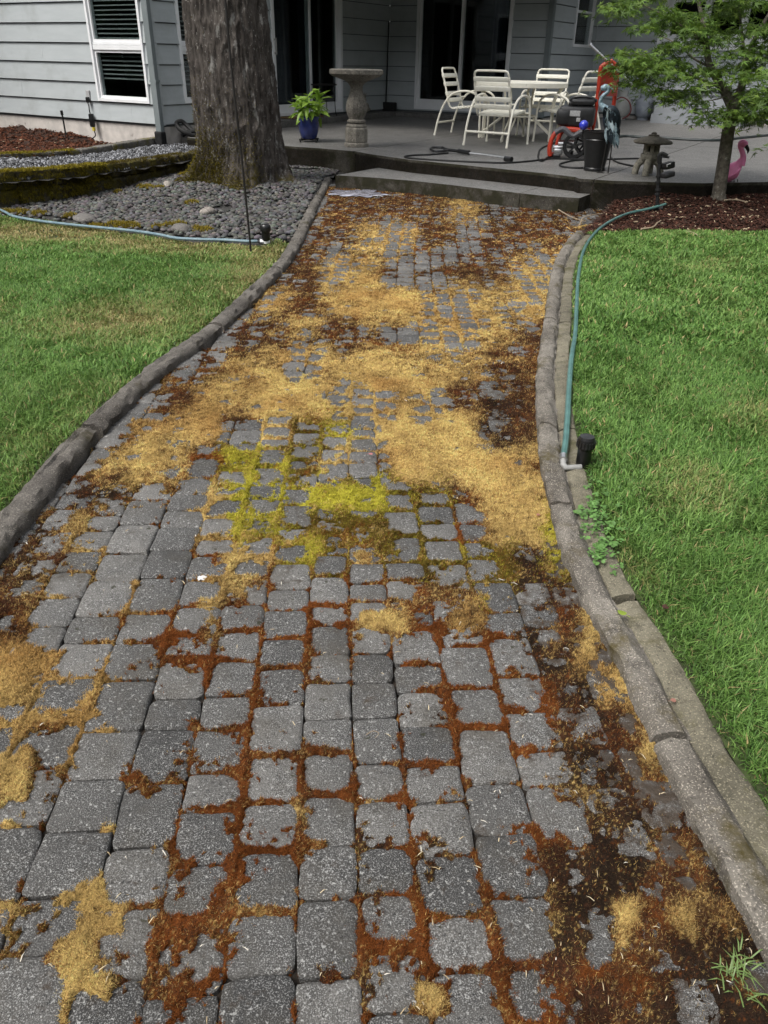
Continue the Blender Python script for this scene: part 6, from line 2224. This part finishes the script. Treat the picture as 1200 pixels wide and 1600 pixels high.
# ---- stone lantern
lp = pat(1011, 273)
ln = tag(empty('stone_lantern', lp, R(20)), 'small weathered stone pagoda lantern with arched legs on the patio edge', 'stone lantern')
kl = (above(lp, 1018, 207) - lp.z) / 0.46
MAT['lantern'] = M_concrete('lantern_stone', (0.31, 0.29, 0.24), (0.16, 0.15, 0.12), moss=(0.075, 0.072, 0.04), mossn=0.58, speck=0.15, agg=80)
MAT['lantern_roof'] = M_concrete('lantern_roof_stone', (0.135, 0.120, 0.095), (0.065, 0.058, 0.046), speck=0.1, agg=80)
for k in range(4):
    a = R(45 + 90 * k); d = Vector((math.cos(a), math.sin(a), 0))
    mb = MB(); mb.tube([p * kl for p in smooth_path([d * 0.148 + ZUP * 0.0, d * 0.142 + ZUP * 0.06, d * 0.115 + ZUP * 0.125, d * 0.05 + ZUP * 0.165, ZUP * 0.165], 5)], [0.040 * kl] * 10 + [0.042 * kl] * 11, 10)
    mb.build('leg', MAT['lantern'], ln, smooth=True)
mb = MB(); mb.lathe([(r * kl, z * kl) for r, z in ((0.09, 0.15), (0.12, 0.18), (0.125, 0.20), (0.125, 0.225), (0.10, 0.235))], 6); mb.build('platform', MAT['lantern'], ln)
mb = MB()
for k in range(6):
    a = R(60 * k)
    mb.box((0.072 * kl * math.cos(a), 0.072 * kl * math.sin(a), 0.285 * kl), (0.05 * kl, 0.046 * kl, 0.11 * kl), rot=Matrix.Rotation(a, 3, 'Z'), bev=0.01)
mb.lathe([(0.095 * kl, 0.232 * kl), (0.095 * kl, 0.255 * kl)], 12); mb.lathe([(0.095 * kl, 0.325 * kl), (0.095 * kl, 0.348 * kl)], 12)
mb.build('light_box', MAT['lantern'], ln, smooth=True)
mb = MB(); mb.tube([(0, 0, 0.25 * kl), (0, 0, 0.33 * kl)], 0.055 * kl, 8); mb.build('lamp_chamber', MAT['dark'], ln)
mb = MB(); mb.lathe([(r * kl, z * kl) for r, z in ((0.09, 0.340), (0.215, 0.345), (0.235, 0.358), (0.225, 0.372), (0.13, 0.405), (0.07, 0.420), (0.066, 0.425))], 18, wob=lambda a, i: 1 + (0.05 * math.cos(6 * a) if i in (1, 2, 3) else 0)); mb.build('roof', MAT['lantern_roof'], ln, smooth=True)
mb = MB(); mb.lathe([(r * kl, z * kl) for r, z in ((0.060, 0.420), (0.062, 0.437), (0.030, 0.443), (0.034, 0.455), (0.012, 0.468))], 10); mb.build('finial', MAT['lantern_roof'], ln, smooth=True)

# ---- motion sprinkler on its stake
sp0 = at(1032, 328, 0.10); SD = math.hypot(sp0.x, sp0.y)
ms_ = tag(empty('motion_sprinkler', sp0), 'black motion-sensing sprinkler head on a tall stake in the bark bed', 'sprinkler')
bpy.context.view_layer.update()
def spt(px, py, dd=0): return at_dist(px, py, SD + dd)
mb = MB(); mb.tube([spt(1026, 334), spt(1027, 318), spt(1028, 290), spt(1030, 262), spt(1032, 242)], [0.012, 0.020, 0.018, 0.018, 0.020], 10)
for px, py in ((1027, 305), (1028, 298), (1028, 286), (1029, 277)):
    mb.tube([spt(px, py), spt(px, py - 3)], 0.028, 8)
child(mb.build('stake', MAT['blackmat'], smooth=True), ms_)
mb = MB(); mb.tube(smooth_path([spt(1030, 254), spt(1030, 245), spt(1034, 240), spt(1043, 244)], 4), 0.021, 8); mb.tube([spt(1027, 243), spt(1046, 246)], 0.012, 8)
child(mb.build('spray_head', MAT['black'], smooth=True), ms_)
rt = Matrix.Rotation(R(-12), 3, 'Y') @ Matrix.Rotation(R(20), 3, 'Z')
mb = MB(); mb.box(spt(1044, 258.5, -.02), (0.110, 0.09, 0.062), rot=rt, bev=0.015); mb.box(spt(1034, 259), (0.05, 0.03, 0.03), rot=rt)
child(mb.build('sensor_box', MAT['black'], smooth=True), ms_)
mb = MB(); mb.box(spt(1045, 258, -.068), (0.05, 0.006, 0.028), rot=rt, bev=0.002)
child(mb.build('sensor_window', MAT['label_grey']), ms_)
mb = MB(); mb.box(spt(1043, 273, -.01), (0.120, 0.10, 0.052), rot=rt, bev=0.016)
child(mb.build('battery_box', MAT['engine'], smooth=True), ms_)
mb = MB(); mb.tube([spt(1013, 327), spt(1036, 325)], 0.024, 8); mb.tube([spt(1028, 326), spt(1028, 318)], 0.022, 8)
child(mb.build('hose_fitting', MAT['blackmat'], smooth=True), ms_)

# ---- flamingo
MAT['pink'] = M('flamingo_pink', (0.98, 0.33, 0.58), (0.95, 0.24, 0.50), 12, 0.4, spec=0.4)
fp = at(1152, 306, 0.165); FD = math.hypot(fp.x, fp.y)
fl = tag(empty('flamingo', fp), 'hot pink plastic flamingo standing in the bark right of the maple', 'garden ornament')
bpy.context.view_layer.update()
def fpt(px, py, dd=0): return at_dist(px, py, FD + dd)
mb = MB()
path_ = smooth_path([fpt(1134.5, 287), fpt(1138, 276), fpt(1145, 266), fpt(1153, 258), fpt(1159, 250)], 6)
rr_ = [0.008, 0.022, 0.036, 0.050, 0.060, 0.068, 0.074, 0.080, 0.083, 0.085, 0.086, 0.085, 0.083, 0.080, 0.076, 0.070, 0.064, 0.058, 0.052, 0.046, 0.042, 0.039, 0.036, 0.034, 0.032]
mb.tube(path_, rr_[:len(path_)], 16)
nk = smooth_path([fpt(1157, 258), fpt(1161, 247), fpt(1160, 238), fpt(1156.5, 229), fpt(1157, 223.5), fpt(1161, 221.5), fpt(1165, 224)], 5)
mb.tube(nk, [0.046, 0.044, 0.041, 0.038, 0.035, 0.032, 0.030, 0.028, 0.027, 0.026, 0.026, 0.026, 0.025, 0.025, 0.024, 0.024] + [0.023] * (len(nk) - 16), 12)
mb.ell(fpt(1162, 225), (0.046, 0.034, 0.036), nu=14, nv=10)
child(mb.build('body', MAT['pink'], smooth=True), fl)
for sgn in (-1, 1):
    mb = MB()
    wc = fpt(1145, 270, 0.058 * sgn)
    mb.ell(wc, (0.085, 0.030, 0.058), rot=Matrix.Rotation(R(-42), 3, 'Y'), nu=14, nv=10)
    for k in range(4):
        mb.ell(wc + Vector((-0.035 + 0.022 * k, -0.016 * (1 if sgn < 0 else -1), -0.03 + 0.012 * k)), (0.055, 0.02, 0.016), rot=Matrix.Rotation(R(-48), 3, 'Y'), nu=10, nv=6)
    child(mb.build('wing', MAT['pink'], smooth=True), fl)
mb = MB(); mb.tube(smooth_path([fpt(1164, 226), fpt(1167, 230), fpt(1169, 235), fpt(1168, 240)], 4), [0.022, 0.022, 0.021, 0.020, 0.019, 0.018, 0.017, 0.016, 0.014, 0.012, 0.009, 0.006, 0.003], 10)
child(mb.build('beak', MAT['black'], smooth=True), fl)
for x0, x1 in ((1147, 1146), (1152.5, 1153.5)):
    mb = MB(); mb.tube([fpt(x0, 280), fpt(x1, 311)], 0.0045, 6)
    child(mb.build('leg', MAT['iron'], smooth=True), fl)

# ---- propane tanks
def tank(px, py, label, col_, ptop):
    b_ = pat(px, py)
    k = (above(b_, px, ptop) - b_.z) / 0.47
    t = tag(empty('propane_tank', b_), label, 'gas tank', 'propane tanks by the house wall')
    mb = MB(); mb.lathe([(r * k, z * k) for r, z in ((0.10, 0.0), (0.105, 0.04), (0.10, 0.045))], 20); mb.build('foot_ring', col_, t, smooth=True)
    mb = MB(); mb.lathe([(r * k, z * k) for r, z in ((0.05, 0.03), (0.12, 0.055), (0.152, 0.11), (0.155, 0.20), (0.155, 0.205), (0.155, 0.27), (0.145, 0.32), (0.10, 0.36), (0.04, 0.375))], 28); mb.build('cylinder', col_, t, smooth=True)
    mb = MB()
    for k2 in range(14):
        a0_, a1_ = R(20 + 20 * k2), R(40 + 20 * k2)
        c_ = [Vector((0.10 * k * math.cos(a), 0.10 * k * math.sin(a), z * k)) for z in (0.35, 0.46) for a in (a0_, a1_)]
        c2 = [Vector((0.093 * k * math.cos(a), 0.093 * k * math.sin(a), z * k)) for z in (0.35, 0.46) for a in (a0_, a1_)]
        if 4 <= k2 <= 6 : c_[2].z = c_[3].z = c2[2].z = c2[3].z = 0.385 * k
        mb.add(c_ + c2, [(0, 1, 3, 2), (5, 4, 6, 7), (2, 3, 7, 6), (0, 4, 5, 1)])
    mb.build('collar', col_, t)
    mb = MB(); mb.tube([(0, 0, 0.36 * k), (0, 0, 0.43 * k)], 0.022 * k, 8); mb.tube([(0, -0.05 * k, 0.42 * k), (0, 0.05 * k, 0.42 * k)], 0.018 * k, 8); mb.build('valve', MAT['steel'], t, smooth=True)
    return t
tank(1003, 187.5, 'grey propane tank beside the grey plinth', M('tank_grey', (0.30, 0.33, 0.37), (0.20, 0.22, 0.26), 7, 0.5), 142)
t2_ = tank(968, 187, 'pale propane tank half hidden behind the red washer handle', M('tank_white', (0.42, 0.42, 0.40), (0.32, 0.32, 0.30), 7, 0.5), 140)
b_ = pat(968, 187)
D_ = math.hypot(b_.x, b_.y) - 0.25
hose('gas_hose', [at_dist(x, y, D_) for x, y in ((962, 156), (972, 152), (982, 158), (986, 170), (982, 180), (972, 186))], 0.012, M('red_rubber', (0.22, 0.05, 0.04), (0.15, 0.03, 0.03), 20, 0.5), 'thin dark red gas hose hanging round the pale tank')

# ---- slim pole in front of the trunk
g0 = at(393, 402, 0.0); GD = math.hypot(g0.x, g0.y)
pp = [g0, at_dist(386, 330, GD), at_dist(378, 250, GD), at_dist(368, 165, GD), at_dist(359, 80, GD), at_dist(352, 0, GD)]
pp += [pp[-1] * 2 - pp[-2], pp[-1] * 3 - pp[-2] * 2 + Vector((0.05, 0, 0.05)), pp[-1] * 3 - pp[-2] * 2 + Vector((0.20, 0, 0.10)), pp[-1] * 3 - pp[-2] * 2 + Vector((0.28, 0, -0.02))]
mb = MB(); mb.tube(smooth_path(pp, 6), 0.0085, 8)
tag(mb.build('hook_pole', MAT['iron'], smooth=True), 'slender bent black iron pole stuck in the lawn before the trunk', 'garden pole')

# ---- lawn hoses and sprinklers
MAT['teal'] = M('teal_hose', (0.085, 0.185, 0.170), (0.055, 0.125, 0.118), 18, 0.32, spec=0.6)
MAT['hose_green'] = M('green_hose', (0.075, 0.140, 0.110), (0.045, 0.085, 0.070), 18, 0.35, spec=0.5)
MAT['bluehose'] = M('blue_hose', (0.20, 0.28, 0.31), (0.13, 0.20, 0.24), 18, 0.35, spec=0.5)
hz = [at(1040, 319, 0.15), at(1015, 326, 0.12), at(980, 334, 0.085), at(950, 348, 0.06)] + [at(x, y, 0.045) for x, y in ((928, 366), (912, 392), (904, 430), (901, 480), (899, 520), (893, 560), (889, 610), (887, 650), (884, 690), (880, 716))]
hose('garden_hose', hz, 0.0135, MAT['teal'], 'teal garden hose curving along the mow strip of the right lawn', n=8)
sp1 = tag(empty('lawn_sprinkler', at(910, 728, 0.02)), 'black lawn sprinkler at the end of the teal hose on the right lawn', 'sprinkler')
ks = (above(at(910, 730, 0.02), 911, 682) - 0.02) / 0.14
mb = MB(); mb.lathe([(r * ks, z * ks) for r, z in ((0.026, 0.0), (0.030, 0.01), (0.030, 0.085), (0.036, 0.088), (0.037, 0.10), (0.037, 0.118), (0.034, 0.128))], 24)
mb.build('housing', MAT['black'], sp1, smooth=True)
mb = MB()
for k in range(18):
    a = R(20 * k); mb.box((0.0375 * ks * math.cos(a), 0.0375 * ks * math.sin(a), 0.106 * ks), (0.004, 0.006, 0.026 * ks), rot=Matrix.Rotation(a, 3, 'Z'))
mb.lathe([(0.033 * ks, 0.128 * ks), (0.030 * ks, 0.138 * ks), (0.012 * ks, 0.142 * ks)], 24)
mb.build('cap', MAT['engine'], sp1, smooth=True)
bpy.context.view_layer.update()
MAT['pvc'] = M('grey_pvc', (0.30, 0.30, 0.29), (0.20, 0.20, 0.19), 20, 0.5)
mb = MB(); mb.tube([at(880, 717, 0.05), at(880, 726, 0.04), at(884, 731, 0.03), at(908, 730, 0.03)], 0.0125, 10); child(mb.build('elbow_pipe', MAT['pvc'], smooth=True), sp1)
mb = MB(); mb.tube([at(880, 712, 0.052), at(880, 719, 0.05)], 0.0165, 10); child(mb.build('hose_clamp', MAT['steel'], smooth=True), sp1)
hz = [at(x, y, 0.062) for x, y in ((-80, 318), (-20, 322), (5, 330), (22, 338), (60, 345), (110, 351), (160, 356), (210, 361), (250, 367), (275, 372), (310, 374), (350, 375), (385, 377), (402, 377))]
hose('garden_hose', hz, 0.0125, MAT['bluehose'], 'faded blue garden hose along the edge of the left lawn', n=8)
sp2 = tag(empty('lawn_sprinkler', at(416, 380, 0.04)), 'black sprinkler in the pebbles at the end of the blue hose', 'sprinkler')
k2s = (above(at(416, 380, 0.04), 416, 350) - 0.04) / 0.14
mb = MB(); mb.lathe([(r * k2s, z * k2s) for r, z in ((0.026, 0.02), (0.032, 0.03), (0.032, 0.085), (0.040, 0.088), (0.041, 0.10), (0.041, 0.125), (0.030, 0.138))], 20)
mb.build('housing', MAT['black'], sp2, smooth=True)
mb = MB(); mb.lathe([(0.022 * k2s, 0.0), (0.024 * k2s, 0.022 * k2s)], 14); mb.tube([(-0.05, -0.01, 0.015), (0.03, 0.0, 0.015)], 0.016, 8)
mb.build('fitting', MAT['white'], sp2, smooth=True)

# ---- at the left wall: socket with adapter, garden stakes, coiled hose
us, zs_ = onV(138, 148, V_A - 0.03)
so = tag(empty('wall_socket', W(us, V_A - 0.03, zs_), -A31), 'small outdoor wall socket with a black adapter hanging by its cord', 'wall socket')
mb = MB(); mb.box((0, 0, 0), (0.085, 0.03, 0.13), bev=0.008); mb.build('cover_plate', MAT['label_grey'], so)
mb = MB(); mb.box((0.005, -0.03, -0.07), (0.06, 0.05, 0.08), bev=0.012); mb.build('plug', MAT['black'], so, smooth=True)
ub, zb2 = onV(144, 186, V_A - 0.07)
dx_, dz_ = ub - us, zb2 - zs_
mb = MB(); mb.tube(smooth_path([(0.0, -0.04, -0.10), (0.03, -0.05, -0.16), (dx_ - 0.02, -0.05, dz_ + 0.10), (dx_, -0.05, dz_ + 0.05)], 5), 0.009, 6)
mb.tube(smooth_path([(dx_ + 0.01, -0.05, dz_ - 0.16), (dx_ + 0.03, -0.05, dz_ - 0.24), (dx_ - 0.02, -0.12, dz_ - 0.30)], 5), 0.008, 6)
mb.build('cord', MAT['black'], so, smooth=True)
mb = MB(); mb.box((dx_, -0.05, dz_ - 0.02), (0.085, 0.06, 0.20), bev=0.02); mb.build('adapter', MAT['black'], so, smooth=True)
mb = MB(); mb.box((dx_ + 0.015, -0.05, dz_ - 0.145), (0.045, 0.045, 0.06), bev=0.01); mb.build('yellow_tag', M('yellow_plastic', (0.62, 0.50, 0.05), (0.5, 0.4, 0.04), 20, 0.5), so)
u0_, z0_ = onV(104, 218, V_A - 0.35)
u1_, z1_ = onV(97, 178, V_A - 0.35)
sk = tag(empty('garden_stake', W(u0_, V_A - 0.35, z0_), -A31), 'thin black garden light stake standing in the left bark mulch', 'garden stake')
mb = MB(); mb.tube([(0, 0, -0.05), (u1_ - u0_, 0, z1_ - z0_)], 0.013, 8); mb.build('rod', MAT['blackmat'], sk, smooth=True)
mb = MB(); mb.tube([(u1_ - u0_, 0, z1_ - z0_ - 0.02), (u1_ - u0_ - 0.005, 0, z1_ - z0_ + 0.05)], 0.022, 8); mb.tube([(0.03, 0, -0.05), (0.0, 0, 0.18)], 0.010, 6)
mb.build('tip', MAT['black'], sk, smooth=True)
D_ = 13.6
cp = [at_dist(x, y, D_ + dd) for x, y, dd in ((312, 208, 0), (300, 203, .05), (290, 194, .1), (283, 189, .1), (276, 192, .1), (279, 200, 0), (290, 207, -.1), (305, 212, -.1), (318, 210, -.05), (310, 204, 0), (296, 206, .05), (284, 212, .0))]
hose('corrugated_pipe', cp, 0.032, MAT['rubber'], 'black corrugated drain pipe coiled on the concrete block behind the trunk', 'drain pipe')

# ---- litter: leaves, twigs, paint spot, wet patch
def flat_leaf(p, s, rz, c, label, name='fallen_leaf', tilt=0.1):
    mb = MB()
    n = 9
    vs = [(0, 0, 0.004)]
    for i in range(n):
        a = 2 * math.pi * i / n
        r = 1.0 - 0.18 * math.cos(a) ** 2 + 0.2 * (abs(a - math.pi) < 0.1)
        vs.append((r * math.cos(a), 0.72 * r * math.sin(a), 0.10 * math.sin(2 * a + 0.6)))
    mb.add([Vector(v) * s for v in vs], [(0, i + 1, (i + 1) % n + 1) for i in range(n)])
    mb.tube([Vector((-s, 0, 0)), Vector((-s * 1.8, 0.2 * s, 0.12 * s))], s * 0.06, 4)
    o = mb.build(name, leafmat('leaf_%d' % int(p.x * 1000), c), None, True, p, rz)
    o.rotation_euler = (tilt, 0.06, rz)
    return tag(o, label, 'leaf')
flat_leaf(at(972, 957, 0.05), 0.017, 2.2, (0.32, 0.44, 0.05), 'round yellow-green leaf lying on the mow strip')
flat_leaf(at(841, 804, 0.02), 0.010, 1.2, (0.50, 0.24, 0.16), 'small pinkish fallen leaf on the moss by the right kerb')
flat_leaf(at(1052, 1094, 0.03), 0.009, 0.4, (0.42, 0.20, 0.15), 'small reddish fallen leaf in the gap beside the right mow strip')
flat_leaf(at(579, 709, 0.02), 0.011, 0.4, (0.60, 0.24, 0.24), 'tiny pink petal on the moss near the lime patch', name='petal')
q = at(1040, 948, 0.04); flat_leaf(q, 0.014, 1.0, (0.10, 0.035, 0.03), 'dark red dead leaf caught in the right lawn grass')
q = at(1004, 307, 0.10); flat_leaf(q, 0.05, 1.0, (0.12, 0.04, 0.03), 'curled red-brown leaf in the bark by the patio corner', tilt=0.5)
# twigs and straw, loose over the paving
tv = []; tf = []; tcol = []
n = 0
for i in range(260):
    px = prng.uniform(0, 1180); py = prng.choice((prng.uniform(420, 1600), prng.uniform(900, 1600)))
    if px < 620 and prng.random() < 0.55: continue
    p = at(px, py, 0.004)
    if not (float(left_x(p.y)) + 0.02 < p.x < float(right_x(p.y)) - 0.01): continue
    a = prng.random() * 6.28; L = prng.uniform(0.006, 0.021) * (0.8 + 0.15 * p.y); w = 0.0005 + 0.0003 * p.y
    d = Vector((math.cos(a), math.sin(a), 0)) * L / 2; s = Vector((-math.sin(a), math.cos(a), 0)) * w
    z = Vector((0, 0, prng.uniform(0.001, 0.012)))
    tv += [p - d - s + z, p - d + s + z, p + s * 1.1 + z * 1.4, p - s * 1.1 + z * 1.4, p + d + z]
    tf += [(n, n + 3, n + 2, n + 1), (n + 3, n + 4, n + 2)]; n += 5
    c = prng.choice(((0.50, 0.42, 0.28), (0.36, 0.28, 0.17), (0.58, 0.54, 0.46)))
    tcol += [c] * 5
o = MB().add(tv, tf).build('straw', MAT['chip'])
ca = o.data.color_attributes.new('Col', 'FLOAT_COLOR', 'POINT'); ca.data.foreach_set('color', np.array([(*c, 1) for c in tcol], dtype=np.float32).ravel())
tag(o, 'loose pale straw and pine needles scattered on the paving', 'straw', kind='stuff')
MAT['twig'] = M('dry_twig', (0.34, 0.27, 0.19), (0.22, 0.17, 0.12), 60, 0.9)
def twig(pts, r, label, z=0.02):
    mb = MB(); P_ = smooth_path([at(x, y, z) for x, y in pts], 4); mb.tube(P_, [r * (1 - 0.6 * i / len(P_)) for i in range(len(P_))], 5)
    tag(mb.build('twig', MAT['twig'], smooth=True), label, 'twig')
twig([(1002, 358), (1020, 355), (1030, 346), (1048, 343)], 0.010, 'bent dry twig on the bark mulch beside the right lawn', 0.06)
twig([(870, 326), (880, 332), (895, 340), (915, 346)], 0.008, 'dry twig lying on the moss before the right step end')
twig([(905, 352), (912, 340), (930, 335), (946, 332), (950, 322)], 0.007, 'forked dry twig where the right kerb begins', 0.05)
twig([(572, 1148), (583, 1142), (592, 1146), (586, 1153)], 0.0012, 'curled pale root thread on a paver in mid path')
twig([(1072, 362), (1082, 363), (1094, 370)], 0.008, 'short twig at the edge of bark and right lawn', 0.04)
twig([(1132, 313), (1150, 312), (1168, 316)], 0.010, 'pale stick at the foot of the maple trunk', 0.175)
# white paint splash on a block and on the kerb, the wet patch below the step
def splat(p, r, mat, label, cat, name, seed, z=0.004, asp=1.0, n=26):
    rnd = random.Random(seed)
    vs = [(0, 0, 0.001)]; 
    for i in range(n):
        a = 2 * math.pi * i / n
        k = r * (0.65 + 0.5 * rnd.random())
        vs.append((k * math.cos(a) * asp, k * math.sin(a), 0))
    lo_ = [(x * 1.02, y * 1.02, -0.003) for x, y, zz in vs[1:]]
    mb = MB().add(vs + lo_, [(0, i + 1, (i + 1) % n + 1) for i in range(n)] + [(i + 1, n + 1 + i, n + 1 + (i + 1) % n, (i + 1) % n + 1) for i in range(n)])
    o = mb.build(name, mat, None, True, (p.x, p.y, z)); return tag(o, label, cat)
MAT['paintspot'] = M('dried_paint', (0.72, 0.72, 0.70), (0.5, 0.5, 0.5), 40, 0.8)
splat(at(316, 904, 0.0), 0.013, MAT['paintspot'], 'white dried paint spot on a paver left of the path middle', 'paint spot', 'paint_spot', 1, 0.004, 1.2)
MAT['water'] = M('sky_tinted_water', (0.46, 0.46, 0.54), (0.16, 0.15, 0.17), 9, 0.12, spec=0.8, bmp=0.004, bscale=30)  # pale base colour painted in for the bright sky reflection
o = splat(at(558, 304, 0.0), 0.30, MAT['water'], 'puddle with a pale painted sky reflection below the left end of the step', 'puddle', 'puddle', 4, 0.020, 1.15, 40)
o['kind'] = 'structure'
# grass tufts rooted in the paving at the right kerb
tv = []; tf = []; n = 0
for (px, py, cnt) in ((1150, 1530, 16), (1165, 1500, 10), (1128, 1518, 8), (1185, 1560, 6)):
    c = at(px, py, 0.005)
    for _ in range(cnt):
        a = prng.random() * 6.28; L = prng.uniform(0.02, 0.05)
        b0 = c + Vector((prng.gauss(0, 0.012), prng.gauss(0, 0.012), 0))
        u_ = Vector((math.cos(a), math.sin(a), 0)); s = Vector((-u_.y, u_.x, 0)) * 0.0013
        m_ = b0 + u_ * L * 0.5 + ZUP * L * 0.35; t_ = b0 + u_ * L + ZUP * L * 0.25
        tv += [b0 + s, b0 - s, m_ - s, m_ + s, t_]; tf += [(n, n + 1, n + 2, n + 3), (n + 3, n + 2, n + 4)]; n += 5
o = MB().add(tv, tf).build('grass_tuft', leafmat('tuft_green', (0.20, 0.30, 0.09)))
tag(o, 'thin grass tuft sprouting from the moss at the lower right kerb', 'grass')
